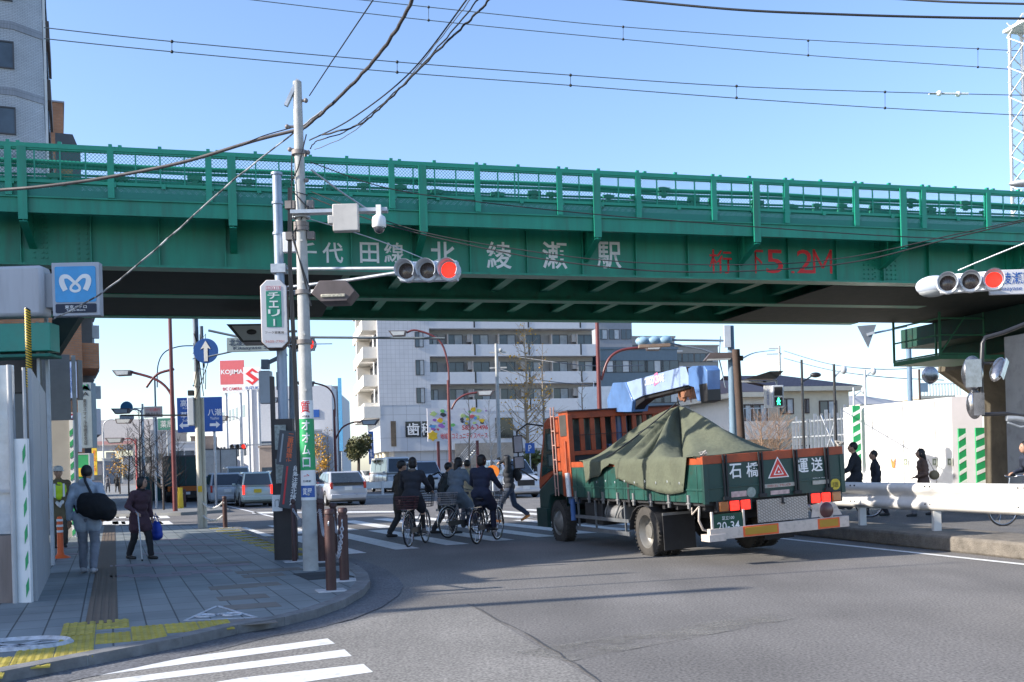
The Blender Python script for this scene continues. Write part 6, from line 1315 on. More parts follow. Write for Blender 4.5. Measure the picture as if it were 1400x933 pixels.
# camera arm on the pole
CA = empty('surveillance_camera', 'white dome camera with beige boxes on a steel bracket clamped to the utility pole', 'camera', pb); b = MB(); A = P(398, 291, pd - .15) - pb; Bp = P(530, 291, pd - .15) - pb; b.bar((A.x, -.14, A.z), (Bp.x, -.14, A.z), .05, .16, up=(0, 1, 0)); b.lathe([(.09, -.05), (.135, -.05), (.135, .05), (.09, .05)], (0, 0, A.z), 'Z', 14); b.build('arm', GAL, CA)
def pbox(par, u0, u1, v0, v1, d, th, M_, nm, base):
    p0, p1 = P(u0, v1, d) - base, P(u1, v0, d) - base; b = MB(); b.bb(p0.x, p1.x, p0.y, p0.y + th, p0.z, p1.z); return b.build(nm, M_, par, bevel=.012)
pbox(CA, 455, 489, 278, 316, pd - .3, .14, mat('beige_box', (.48, .46, .43), var=.1, dirt=.15), 'control_box', pb); pbox(CA, 448, 456, 294, 306, pd - .3, .1, mat('beige_box', (.48, .46, .43)), 'control_box', pb)
c = P(518, 300, pd - .25) - pb; b = MB(); b.lathe([(.001, .06), (.05, .06), (.09, .03), (.1, -.02), (.1, -.1), (.088, -.12)], c, 'Z', 20); b.m(1); b.sphere((c.x, c.y, c.z - .12), .082, 16, 10); b.m(0); b.bar((c.x, c.y, c.z + .05), (c.x, c.y, c.z + .2), .07); b.build('dome_camera', [WHT, mat('smoked_dome', (.06, .06, .07), r=.08, var=.1, coat=1)], CA)
# --- traffic signal heads
LOFF = mat('dark_lens', (.05, .035, .03), r=.25, var=.4, sc_=40, coat=.5); SIGW = mat('signal_housing', (.5, .55, .62), r=.45, var=.06, dirt=.12)
def signal_head(par, M, lit=2, s=1.0, n=3, mat_=SIGW, red=None):
    b = MB(M)
    W_, H_ = .34 * s, .36 * s
    for i in range(n):
        x = (i - (n - 1) / 2) * W_; b.M = M @ Matrix.Translation((x, 0, 0)); b.lathe([(.001, .16 * s), (.12 * s, .155 * s), (.165 * s, .08 * s), (.175 * s, -.02 * s), (.17 * s, -.06 * s), (.001, -.06 * s)], (0, 0, 0), 'Y', 22)
    b.M = M; b.bb(-W_ * n / 2 + .05 * s, W_ * n / 2 - .05 * s, -.03 * s, .12 * s, -H_ * .42, H_ * .42); h = b.build('signal_housing', mat_, par, bevel=.012)
    for i in range(n):
        x = (i - (n - 1) / 2) * W_; Q = M @ Matrix.Translation((x, -.05 * s, 0))
        b = MB(Q); nn = 20; vs = []
        for r_, y0, y1 in ((.158, 0, -.22), (.150, 0, -.215)):
            for k in range(nn + 1):
                a = R_(-125 + 250 * k / nn); vs.append((r_ * s * math.sin(a), 0, r_ * s * math.cos(a))); vs.append((r_ * s * math.sin(a) * 1.0, (y1 + .07 * (1 - math.cos(a)) / 2) * s, r_ * s * math.cos(a) * 1.0))
        m_ = 2 * (nn + 1); fs = [(2 * k, 2 * k + 1, 2 * k + 3, 2 * k + 2) for k in range(nn)] + [(m_ + 2 * k, m_ + 2 * k + 2, m_ + 2 * k + 3, m_ + 2 * k + 1) for k in range(nn)] + [(2 * k + 1, m_ + 2 * k + 1, m_ + 2 * k + 3, 2 * k + 3) for k in range(nn)]
        b.add(vs, fs, True); b.build('visor', SIGW, par, fix=False)
        b = MB(Q); b.lathe([(.001, -.03 * s), (.07 * s, -.025 * s), (.12 * s, -.012 * s), (.148 * s, 0), (.15 * s, .01)], (0, 0, 0), 'Y', 24); b.build('lens', (red or LENSR) if i == lit else LOFF, par, fix=False)
    return h
d2 = G(395, 765, SW).y
p2 = G(398, 765, SW); TS = empty('traffic_signal', 'horizontal traffic signal showing red on twin arms reaching in front of the white lettering', 'traffic signal', p2)
b = MB(); zt2 = zat(391, 236, p2.y) - SW; b.cyl((-.06, 0, 1.9), (-.06, 0, zt2), .085, .075, n=18)
for z in (zt2 - .02, zt2 - .5, zt2 - 1.0, 4.2, 3.9): b.lathe([(.08, -.02), (.095, -.02), (.095, .02), (.08, .02)], (-.06, 0, z), 'Z', 16)
b.build('pole', mat('blue_grey_pole', (.28, .34, .42), r=.45, m=.3, var=.12, dirt=.15), TS)
b = MB(); b.bb(-.20, .10, -.1, .1, -.1, 2.3); b.bb(-.26, -.2, -.05, .05, -.1, 3.0); b.m(1); b.bb(-.18, -.02, -.135, -.11, 1.25, 1.65); b.bb(-.18, -.0, -.14, -.11, 1.8, 2.2); b.build('dark_column', [mat('dark_brown_column', (.045, .038, .036), r=.6, var=.2, dirt=.3), mat('column_notice', (.3, .33, .3), var=.4, sc_=25)], TS)
pd2 = p2.y - .1; b = MB(); a_ = P(398, 366, pd2) - p2; e_ = P(546, 367, pd2 - .6) - p2; f_ = P(412, 392, pd2) - p2; g_ = P(546, 374, pd2 - .6) - p2
b.tube([(-.05, 0, a_.z), e_], .028, 8); b.tube([(-.05, 0, f_.z), f_.lerp(g_, .5), g_.lerp(e_, .2)], .028, 8); b.box((-.06, 0, a_.z), (.24, .2, .14)); b.build('arm', GAL, TS)
c = P(586, 371, pd2 - .65) - p2; signal_head(TS, Matrix.Translation(c) @ Matrix.Rotation(R_(-9), 4, 'Z') @ Matrix.Rotation(R_(2), 4, 'Y'), 2, 1.0)
c = P(396, 332, p2.y - .12) - p2; b = MB(); b.box(c, (.2, .12, .32)); b.m(1); b.cyl(c + V(.0, -.06, .08), c + V(0, -.075, .08), .022); b.m(0); b.box(c + V(.18, .1, .0), (.14, .1, .34)); b.build('switch_box', [WHT, BLKP], TS, bevel=.006)
# street light seen from below
SLm = mat('brown_grey_lamp', (.11, .09, .09), r=.6, var=.2, dirt=.3)
LT = empty('street_lamp', 'hexagonal brown street lamp head under the signal arm', 'street lamp', p2); c = P(459, 402, pd2 - .4) - p2; hw = 29 / 1400 * pd2
b = MB(); hx = [(-hw, -.02), (-hw * .62, .17), (hw * .6, .17), (hw, 0), (hw * .6, -.16), (-hw * .55, -.16)]
b.prism(hx, -.25, .25, Matrix.Translation(c) @ Mx); b.m(1); b.box(c + V(0, -.26, -.07), (hw * 1.1, .02, .05)); b.build('lamp_head', [SLm, mat('dim_lamp_glass', (.45, .42, .33), r=.3, var=.5, sc_=30)], LT, bevel=.015); b = MB(); b.bar((-.05, 0, c.z + .1), c + V(-hw * .9, 0, .05), .05); b.build('bracket', GAL, LT)
# hotel sign
hc = P(375, 430, d2 - .35); HS = empty('hotel_sign', 'white vertical hotel sign box with a green panel of white katakana on the dark column', 'sign', hc, R_(8)); sw_, sh_ = 36 / 1400 * (d2 - .35), 94 / 1400 * (d2 - .35)
r_ = .1; poly = [(-sw_ / 2, -sh_ / 2 + r_), (-sw_ / 2 + r_, -sh_ / 2), (sw_ / 2 - r_, -sh_ / 2), (sw_ / 2, -sh_ / 2 + r_), (sw_ / 2, sh_ / 2 - r_), (sw_ / 2 - r_, sh_ / 2), (-sw_ / 2 + r_, sh_ / 2), (-sw_ / 2, sh_ / 2 - r_)]
b = MB(); b.prism(poly, -.02, .28, Mx); b.build('side_casing', mat('brown_casing', (.14, .08, .06), r=.6, var=.15), HS, bevel=.01); b = MB(); b.prism([(x * .97, z * .985) for x, z in poly], -.045, -.02, Mx); b.build('face', mat('sign_face_white', (.62, .61, .62), r=.4, var=.04, dirt=.05), HS, bevel=.01)
b = MB(); b.bb(-sw_ * .28, sw_ * .28, -.05, -.044, sh_ * (-.5 + .31), sh_ * (-.5 + .83)); gp = b.build('green_panel', mat('hotel_green', (.02, .25, .16), r=.4, var=.05), HS)
b = MB(); b.bb(-sw_ * .28, sw_ * .28, -.05, -.044, sh_ * .345, sh_ * .405); pp_ = b.build('pink_panel', mat('faded_pink', (.55, .3, .34), var=.08), HS)
text('HOTEL', sw_ * .5, sh_ * .04, Matrix.Translation((0, -.053, sh_ * .375)), WHT, parent=pp_, bold=.02)
for i, ch in enumerate('チェリ'): text(ch, sw_ * (.44 if i != 1 else .36), sh_ * .10, Matrix.Translation((0, -.053, sh_ * (.265 - .125 * i))), WHT, parent=gp, bold=.03)
b = MB(); b.bb(-.012, .012, -.054, -.05, sh_ * -.175, sh_ * -.075); b.build('long_vowel_bar', WHT, gp)
text('フーク堂薬局', sw_ * .7, sh_ * .035, Matrix.Translation((0, -.05, -sh_ * .27)), BLKP, parent=HS, bold=.02); text('3605-7701', sw_ * .7, sh_ * .035, Matrix.Translation((0, -.05, -sh_ * .40)), mat('faded_red_ink', (.5, .2, .2), var=0), parent=HS, bold=.02)
b = MB(); [b.bar((.1, .1, z), (.9, .15, z + .01), .015) for z in (sh_ * .36, -sh_ * .43)]; b.build('wire_strap', GAL, HS)
# leaning banners on the dark column
DG = mat('dark_grey_banner', (.07, .075, .085), r=.6, var=.12)
for (u, v, w_, h_, tx, cm, tilt, lb) in ((394, 613, 27, 46, '二重駐車禁止', mat('banner_orange', (.75, .16, .06), var=0), 6, 'upper leaning dark banner with orange characters'), (400, 664, 29, 62, '段差注意北綾瀬', WHT, 6, 'lower leaning dark banner with white characters and a red arrow')):
    c = P(u, v, d2 - .45); T = empty('banner', lb, 'banner', c, 0, rot=(0, R_(tilt + 1.6), R_(8))); ww, hh = w_ / 1400 * d2, h_ / 1400 * d2
    b = MB(); b.bb(-ww / 2, ww / 2, -.01, .01, -hh / 2, hh / 2); b.build('board', DG, T); text(tx, ww * (.3 if len(tx) < 7 else .26), hh * .86, Matrix.Translation((ww * .08, -.013, 0)), cm, parent=T, stack=True, bold=.03)
    b = MB(); b.bb(-ww * .36, -ww * .28, -.013, -.011, -hh * .42, hh * .40); b.build('stripe', mat('banner_grey', (.3, .32, .34), var=.1) if len(tx) < 7 else REDS, T)
c = P(379, 688, d2 - .4); T = empty('notice_board', 'small white notice hanging on the dark column', 'notice', c); b = MB(); b.bb(-.08, .08, -.01, .01, -.13, .13); b.build('panel', WHT, T); text('门', .07, .12, Matrix.Translation((0, -.013, 0)), BLKP, parent=T)
# bollards with chains
BB = mat('bollard_brown', (.055, .022, .02), r=.5, var=.2, sc_=6, dirt=.35)
def bollard(u, v, h, lb, r_=.062, worn=True, grp='brown bollards at the sidewalk corner', z=SW):
    q = G(u, v, z); T = empty('bollard', lb, 'bollard', q, 0, grp); b = MB(); b.tube([(0, 0, -.05), (0, 0, h - .1), (0, 0, h - .095), (0, 0, h - .07), (0, 0, h - .065)], [r_, r_, r_ * .8, r_ * .8, r_], 18); b.lathe([(r_ * 1.02, h - .065), (r_ * 1.02, h - .03), (r_ * .8, h - .005), (.001, h)], (0, 0, 0), 'Z', 18); b.build('post', BB, T)
    b = MB(); b.tube([(.0, -r_ - .004, h - .16), (0, -r_ - .02, h - .18), (0, -r_ - .004, h - .2)], .008, 5); b.build('chain_hook', GAL, T)
    b = MB(); b.box((0, 0, .004), (.34, .3, .012), R_(20)); b.build('base_plate', mat('white_base', (.5, .5, .5), var=.2), T); return q, h
Bs = [bollard(453, 808, .98, 'nearest worn bollard with a white base at the kerb tip'), bollard(471, 794, .95, 'bollard at the outer kerb, right of the nearest one'), bollard(440, 768, .99, 'bollard just right of the utility pole foot'), bollard(457, 762, .9, 'rear bollard between two others beyond the utility pole'), bollard(403, 768, 1.0, 'thin bollard between the dark column and the utility pole', .04)]
def chain(a, b_, lb, sag=.3, link=.055, name='chain', colr=None):
    T = empty(name, lb, 'chain', a); b = MB(); d = b_ - a; n = max(6, int((d.length + sag * 1.5) / link))
    for k in range(n):
        t = (k + .5) / n; p = d * t; p.z -= sag * 4 * t * (1 - t); t2 = (k + 1) / n; q = d * t2; q.z -= sag * 4 * t2 * (1 - t2); dr = (q - p).normalized(); sd_ = dr.cross(V(0, 0, 1)).normalized() if k % 2 else V(0, 0, 1)
        b.tube([p + dr * link * .75 * math.cos(a_) + sd_ * link * .38 * math.sin(a_) for a_ in [2 * math.pi * i / 8 for i in range(8)]], .0075 if colr is None else .014, 4, closed=True)
    b.build('links', colr or mat('chain_grey', (.4, .4, .42), r=.4, m=.5, var=.2), T)
top = lambda i, dz=.16: Bs[i][0] + V(0, -.05, Bs[i][1] - dz)
chain(top(0), top(2), 'chain from the nearest bollard to the one beside the utility pole', .28); chain(top(1), top(3), 'chain from the outer kerb bollard to the rear bollard', .25); chain(top(0, .2), top(1, .2), 'chain slung between the two nearest bollards', .42); chain(top(4), top(2), 'chain behind the utility pole foot', .2)
b = MB()
for (u, v) in ((455, 772), (447, 789), (436, 785)): p = G(u, v, SW); b.box((p.x, p.y, SW + .003), (.62, .5, .006), R_(25))
struct(b.build('dark_patch', mat('dark_rubber_patch', (.03, .033, .036), r=.8, var=.3)))
# --- signpost with the blue arrow
sp = G(275, 722, SW); T = empty('signpost', 'pale post with a round blue arrow sign and a pedestrian signal seen edge on', 'sign', sp); zT = zat(277, 436, sp.y) - SW
b = MB(); b.cyl((0, 0, -.1), (0, 0, 4.2), .085, n=16); b.m(1); b.cyl((0, 0, 4.2), (0, 0, zT), .075, n=16); b.m(0); b.cyl((.13, 0, -.1), (.13, 0, 3.5), .04, n=10); b.m(1); b.cyl((.16, 0, 4.5), (.16, 0, zT - .2), .045, n=10); b.m(2); b.box((.03, -.1, 1.05), (.1, .05, .16)); b.build('post', [mat('cream_pole', (.62, .6, .52), var=.1, dirt=.1), mat('slate_pole', (.16, .2, .25), var=.15, dirt=.2), YEL], T)
c = P(281.5, 480, sp.y - .2) - sp; b = MB(); b.lathe([(.001, -.012), (.33, -.012), (.335, 0), (.33, .01), (.001, .01)], c, 'Y', 32); b.build('blue_disc', BLUS, T)
b = MB(); b.prism([(-.05, -.28), (.05, -.28), (.05, .08), (.14, .04), (0, .27), (-.14, .04), (-.05, .08)], -.022, -.016, Matrix.Translation(c) @ Mx); b.build('arrow', WHT, T)
b = MB(); q = P(262, 563, sp.y) - sp; b.bb(q.x - .08, q.x + .1, -.12, .1, q.z - .38, q.z + .38); b.build('signal_housing', SIGW, T, bevel=.02); b = MB(); b.bar((0, 0, q.z + .42), (q.x, 0, q.z + .5), .06); b.box((q.x, 0, q.z + .5), (.14, .14, .14)); b.bar((0, 0, q.z - .1), (q.x - 1.9, 0, q.z - .05), .04); b.build('bracket', BLKP, T)
rn = random.Random(8); b = MB(); [b.tube([(rn.uniform(-.1, .25), -.1, rn.uniform(3.3, 5.3)), (rn.uniform(.1, .4), -.15, rn.uniform(3.3, 5.3)), (rn.uniform(-.1, .3), -.1, rn.uniform(3.3, 5.3))], .012, 5) for _ in range(9)]; b.build('loose_cable', BLKP, T)
q2 = G(308, 722, SW); bol = bollard(308, 722, .85, 'dark bollard holding the white chain to the pale signpost', .06, grp=None); chain(sp + V(0, 0, .75), q2 + V(0, 0, .75), 'upper white chain between the signpost and the dark bollard', .22, .06, colr=WHT); chain(sp + V(0, 0, .4), q2 + V(0, 0, .4), 'lower white chain between the signpost and the dark bollard', .2, .06, colr=WHT)
# direction board (blue)
T, w_, h_ = board('direction_sign', 'large blue direction board with white arrows behind the signpost', 'sign', 242.5, 304, 543.5, 591, 46, BLUS, th=.06)
for (s, x, z, ww, hh) in (('高島', -.27, .34, .3, .2), ('八潮', .33, .06, .3, .2), ('草加', -.27, .0, .3, .18)): text(s, w_ * ww, h_ * hh, Matrix.Translation((x * w_, -.035, z * h_)), WHT, parent=T, bold=.02)
text('Kosuge', w_ * .2, h_ * .07, Matrix.Translation((-.27 * w_, -.035, .19 * h_)), WHT, parent=T); text('Yashio', w_ * .2, h_ * .08, Matrix.Translation((.33 * w_, -.035, -.11 * h_)), WHT, parent=T); text('Soka', w_ * .16, h_ * .08, Matrix.Translation((-.3 * w_, -.035, -.15 * h_)), WHT, parent=T)
b = MB(); b.prism([(.22, -.34), (.36, -.34), (.36, -.40), (.45, -.30), (.36, -.20), (.36, -.26), (.22, -.26)], -.04, -.03, Mx) ; b.prism([(-.25, -.34), (-.38, -.34), (-.38, -.40), (-.46, -.30), (-.38, -.20), (-.38, -.26), (-.25, -.26)], -.04, -.03, Mx)
for i, v in enumerate(b.v): b.v[i] = (v[0] * w_, v[1], v[2] * h_)
b.build('arrow', WHT, T); b = MB(); b.cyl((.6, .1, -6), (.6, .1, h_ * .5), .06, n=10); b.build('post', GAL, T)
# station name board under the bridge
T, w_, h_ = board('station_sign', 'grey blue station name board behind the hotel sign', 'sign', 310, 384, 461, 481, 27, mat('slate_sign', (.28, .36, .42), var=.08), th=.06); text('北綾瀬駅', w_ * .5, h_ * .5, Matrix.Translation((-w_ * .2, -.035, h_ * .16)), mat('navy_ink', (.02, .05, .12), var=0), parent=T, bold=.03); text('Kitaayase Sta.', w_ * .75, h_ * .28, Matrix.Translation((0, -.035, -h_ * .26)), mat('navy_ink', (.02, .05, .12)), parent=T, bold=.02)
b = MB(); c0 = P(347, 471, 27); k1, k2 = P(540, 462, 27) - c0, P(270, 454, 27) - c0; b.tube([P(285, 452, 27) - c0, (0, .08, h_ * .3), P(380, 461, 27) - c0, P(608, 463, 27) - c0], .035, 6); b.tube([P(285, 488, 27) - c0, P(330, 478, 27) - c0], .025, 6); b.build('gantry_bar', mat('slate_pole', (.16, .2, .25)), T)
# flat lamp behind the hotel sign
c = P(350, 454, 24); T = empty('street_lamp', 'large flat dark lamp head seen from below left of the hotel sign', 'street lamp', c, R_(6)); b = MB(); b.prism([(-.62, .14), (.5, .14), (.5, -.28), (-.28, -.28)], -.35, .35, Mx); b.m(1); b.prism([(-.5, .10), (.42, .10), (.42, -.24), (-.24, -.24)], -.36, -.35, Mx); b.m(0); b.sphere((-.05, -.37, -.05), .09, 10, 6, (1.3, .3, .7)); b.build('lamp_head', [BLKP, mat('lamp_diffuser', (.4, .42, .42), var=.1)], T); b = MB(); b.bar((.5, 0, 0), (.95, 0, 0), .05); b.build('bracket', GAL, T)
# second signal behind the pole + back of pedestrian signal heads
q = G(399, 740); T = empty('traffic_signal', 'vertical back of a signal housing and a red light peeping out behind the utility pole', 'traffic signal', q); dq = q.y
c = P(429, 471, dq) - q; signal_head(T, Matrix.Translation(c + V(-.25, 0, 0)), 1, .9, 2)
c = P(363, 530, dq) - q; b = MB(); b.bb(c.x - .12, c.x + .14, -.12, .12, c.z - .36, c.z + .36); b.build('housing_back', SIGW, T, bevel=.03); b = MB(); b.bar(P(363, 498, dq) - q, P(392, 484, dq) - q, .08); b.bar(P(363, 492, dq) - q, P(363, 505, dq) - q, .16); b.cyl((0, .02, 0), P(399, 470, dq) - q, .06, n=10); b.build('bracket', mat('slate_pole', (.16, .2, .25)), T)
c = P(381, 521, dq + 3) - q; b = MB(); b.bb(c.x - .06, c.x + .06, 3, 3.1, c.z - .22, c.z + .22); b.build('small_housing', mat('slate_pole', (.16, .2, .25)), T)
# --- red brown street lamps
def lamp(label, base_u, d, v_top, arms, r_=.085, M_=REDB, name='street_lamp', grp='red brown street lamps'):
    q = P(base_u, 640, d); q.z = 0; T = empty(name, label, 'street lamp', q, 0, grp); zt_ = zat(base_u, v_top, d); b = MB(); b.tube([(0, 0, 0), (0, 0, zt_ * .5), (0, 0, zt_)], [r_ * 1.1, r_, r_ * .8], 12); b.build('pole', M_, T)
    for path, head in arms:
        pts_ = [P(u, v, d) - q for u, v in path]; b = MB(); sp_ = []
        for i in range(len(pts_) - 1):
            p0_, p1_, p2_, p3_ = pts_[max(i - 1, 0)], pts_[i], pts_[i + 1], pts_[min(i + 2, len(pts_) - 1)]
            for k in range(5): t = k / 5; sp_.append(.5 * ((2 * p1_) + (p2_ - p0_) * t + (2 * p0_ - 5 * p1_ + 4 * p2_ - p3_) * t * t + (3 * p1_ - p0_ - 3 * p2_ + p3_) * t ** 3))
        sp_.append(pts_[-1]); b.tube(sp_, r_ * .6, 8); b.build('arm', M_, T)
        if head:
            e = pts_[-1]; sgn = head; b = MB(); s_ = d / 62
            b.prism([(0, .1 * s_), (sgn * 1.1 * s_, .12 * s_), (sgn * .85 * s_, -.22 * s_), (sgn * .1 * s_, -.2 * s_)], -.18, .18, Matrix.Translation(e) @ Mx); b.m(1); b.prism([(sgn * .1 * s_, .05 * s_), (sgn * .95 * s_, .07 * s_), (sgn * .8 * s_, -.17 * s_), (sgn * .15 * s_, -.16 * s_)], -.19, -.18, Matrix.Translation(e) @ Mx); b.build('lamp_head', [SLm, mat('lamp_diffuser', (.4, .42, .42))], T)
    return T
lamp('tall red brown lamp post rising behind the truck cab with a right-hand arm', 822, 38, 380, [([(822, 520), (832, 492), (850, 479), (882, 475)], 1)])
lamp('red brown lamp post in front of the billboard curving left at the top', 616, 46, 520, [([(614, 530), (612, 495), (600, 465), (570, 452), (556, 455)], -1), ([(617, 560), (624, 548), (636, 540), (652, 537)], 1)], .075)
lamp('distant red brown lamp post left of the apartment block', 459, 66, 560, [([(458, 570), (457, 545), (448, 530), (430, 524)], -1), ([(459, 600), (468, 585), (482, 578), (494, 577)], 1)], .09)
lamp('tall red brown lamp post in front of the left street with two curved arms', 238, 40, 420, [([(238, 570), (234, 540), (215, 520), (180, 509)], -1), ([(238, 505), (215, 512), (200, 530)], 0)], .085)
lamp('thin grey lamp post curving right behind the arrow sign', 215, 60, 520, [([(215, 530), (216, 500), (225, 482), (245, 474), (268, 473)], 0)], .06, mat('slate_pole', (.16, .2, .25)), grp=None)
lamp('pale distant lamp post in the middle of the left street', 142, 90, 590, [([(142, 600), (142, 580), (150, 574), (158, 575)], 1)], .07, GAL, grp=None)
for i, (u, d, vt, lb) in enumerate(((196, 55, 560, 'dark post with a small bent arm behind the trees'), (187, 70, 600, 'red and white post by the distant pedestrians'), (330, 90, 570, 'thin grey post above the queue'), (400, 80, 545, 'pale lamp post over the black car'))):
    lamp(lb, u, d, vt, [([(u, vt + 15), (u - 3, vt + 4), (u - 10, vt), (u - 18, vt + 1)], -1)], .07, [GAL, mat('red_white_post', (.4, .08, .08), var=.3), GAL, GAL][i], grp=None)
T, w_, h_ = board('round_sign', 'small round blue sign on the left street', 'sign', 165, 181, 549, 566, 60, mat('clear_panel', (.3, .35, .4)), th=.02)
for o_ in list(T.children): bpy.data.objects.remove(o_)
b = MB(); b.lathe([(.001, -.02), (.36, -.02), (.37, .02), (.001, .02)], (0, 0, 0), 'Y', 24); b.build('disc', mat('worn_blue', (.03, .16, .3), var=.2), T); b = MB(); b.bb(-.42, .42, -.02, .02, -.68, -.42); b.build('sub_panel', GRYP, T); b = MB(); b.bar((.4, .05, -.05), (1.6, .05, -.1), .05); b.cyl((.9, .1, -5), (.9, .1, .2), .06, n=8); b.build('post', GRYP, T)
T, w_, h_ = board('lane_sign', 'grey sign panel with dark characters left of the signpost', 'sign', 197, 222, 556, 571, 44, mat('warm_grey_sign', (.3, .28, .27), var=.15), th=.05, post=.05); text('一方通行', w_ * .8, h_ * .3, Matrix.Translation((0, -.03, h_ * .2)), REDS, parent=T); text('自転車を除く', w_ * .8, h_ * .3, Matrix.Translation((0, -.03, -h_ * .2)), BLKP, parent=T)
T, w_, h_ = board('shop_sign', 'green shop sign over the left street trees', 'sign', 216, 240, 572, 588, 70, mat('shop_green', (.06, .22, .17), var=.1), th=.05, post=.06); text('薬局', w_ * .7, h_ * .6, Matrix.Translation((0, -.03, 0)), WHT, parent=T)
# far signal over the queue
c = P(326, 611, 75); T = empty('traffic_signal', 'small distant traffic signal over the queue of cars', 'traffic signal', c); signal_head(T, Matrix.Identity(4), 2, 1.2, 3, BLKP); b = MB(); b.bar((.6, .1, .1), (4.5, .1, .2), .1); b.cyl((4.5, .1, -4.2), (4.5, .1, .8), .1, n=8); b.build('mast', GAL, T)
# left street bollards and barrier
for i, (u, v) in enumerate(((252, 697), (244, 694), (236, 691), (228, 689), (220, 687))): bollard(u, v, .9, 'dark bollard on the far side-street corner, %s in the row' % ('nearest', 'second nearest', 'middle', 'second farthest', 'farthest')[i], .09, grp='dark bollards on the far corner', z=.0)
q = G(247, 699); T = empty('marker_post', 'yellow marker post beside the dark far bollards', 'marker post', q); b = MB(); b.cyl((0, 0, 0), (0, 0, 1.0), .13, .1, n=14); b.build('post', YEL, T)
q = G(210, 688); T = empty('utility_box', 'teal roadside cabinet behind the dark bollards', 'cabinet', q, GAM); b = MB(); b.bb(-.4, .4, -.3, .3, 0, 1.5); b.build('cabinet', mat('teal_cabinet', (.05, .16, .16), var=.15), T, bevel=.03); b = MB(); b.bb(-.02, .02, -.32, -.3, .1, 1.4); b.build('door_seam', BLKP, T)
# orange delineator and yellow post
q = G(83, 763, SW); T = empty('traffic_cone', 'orange delineator post with white bands beside the hoarding', 'delineator', q); b = MB(); OR_ = mat('cone_orange', (.75, .12, .02), r=.5, var=.08); b.lathe([(.001, .75), (.04, .74), (.05, .7), (.055, .1), (.07, .05), (.16, .02), (.17, 0)], (0, 0, 0), 'Z', 20); b.build('post', OR_, T)
for z in (.66, .56, .46): b = MB(); b.lathe([(.054, z), (.056, z), (.056, z + .04), (.054, z + .04)], (0, 0, 0), 'Z', 20); b.build('band', WHT, T)
# --- station entrance at left: canopy boxes, logo sign, hoarding
ST = empty('station_entrance', 'station entrance with a white canopy box over a green fascia at the left edge', 'building', (0, 0, 0)); dS = 16.3
def sbox(u0, u1, v0, v1, d, th, M_, nm, par=ST, bev=.01):
    p0, p1 = P(u0, v1, d), P(u1, v0, d); b = MB(); b.bb(p0.x, p1.x, d, d + th, min(p0.z, p1.z), max(p0.z, p1.z)); return b.build(nm, M_, par, bevel=bev)
sbox(-60, 57, 362, 435, dS, .35, mat('canopy_white', (.5, .5, .52), r=.5, var=.04, streak=1, dirt=.2), 'canopy_box', bev=.06); sbox(57, 71, 374, 421, dS + .1, .5, mat('canopy_grey', (.34, .35, .37), var=.06), 'link_box')
sbox(-60, 68, 441, 483, dS + .1, .35, mat('station_green', (.02, .27, .2), r=.4, var=.06, dirt=.1), 'green_fascia'); sbox(-60, 69, 483, 491, dS + .05, .42, mat('station_green_dark', (.01, .14, .1)), 'green_edge')
sbox(-60, 50, 491, 540, dS + 1.4, .2, BLKP, 'gap_shade_slab')  # black slab stands for the shade in the gap below the fascia
b = MB(); pA = P(52, 491, dS + .3); b.cyl((pA.x, pA.y, 0), (pA.x, pA.y, P(55, 436, dS).z), .025, n=8); b.bb(P(62, 500, dS + .6).x, P(62, 500, dS + .6).x + .05, dS + .6, dS + .65, 0, 4.2); b.build('support_post', GRYP, ST)
b = MB(); b.prism([(P(75, 434, 17.5).x, P(75, 434, 17.5).z), (P(112, 434, 17.5).x, P(112, 434, 17.5).z), (P(80, 485, 17.5).x, P(80, 485, 17.5).z), (P(72, 490, 17.5).x, P(72, 490, 17.5).z)], 17.4, 17.6, Mx); b.build('knee_brace', mat('dark_brace', (.01, .03, .025), var=.2), ST)
MS = empty('station_logo_sign', 'square blue metro logo sign with a white looping emblem in a grey frame', 'sign', P(103.5, 395.5, 16), R_(2)); k_ = 16 / 1400; w_, h_ = 64 * k_, 73 * k_
b = MB(); b.bb(-w_ / 2, w_ / 2, 0, .16, -h_ / 2, h_ / 2); b.build('frame', mat('sign_grey_frame', (.42, .44, .48), var=.06), MS, bevel=.01)
def rr(w, h, r, n=5): return [(sx_ * (w / 2 - r) + r * math.cos(a), sz_ * (h / 2 - r) + r * math.sin(a)) for sx_, sz_, a0_ in ((1, 1, 0), (-1, 1, 90), (-1, -1, 180), (1, -1, 270)) for a in [R_(a0_ + 90 * i / n) for i in range(n + 1)]]
b = MB(); b.M = Matrix.Translation((0, 0, h_ * .09)); b.prism(rr(w_ * .86, h_ * .67, .03), -.01, .0, Mx); b.build('blue_face', mat('metro_blue', (.03, .30, .62), r=.3, var=.12, sc_=4), MS)
b = MB(); b.M = Matrix.Translation((0, 0, -h_ * .36)); b.prism(rr(w_ * .86, h_ * .17, .02), -.01, .0, Mx); b.build('name_panel', mat('metro_navy', (.015, .025, .05), var=.05), MS)
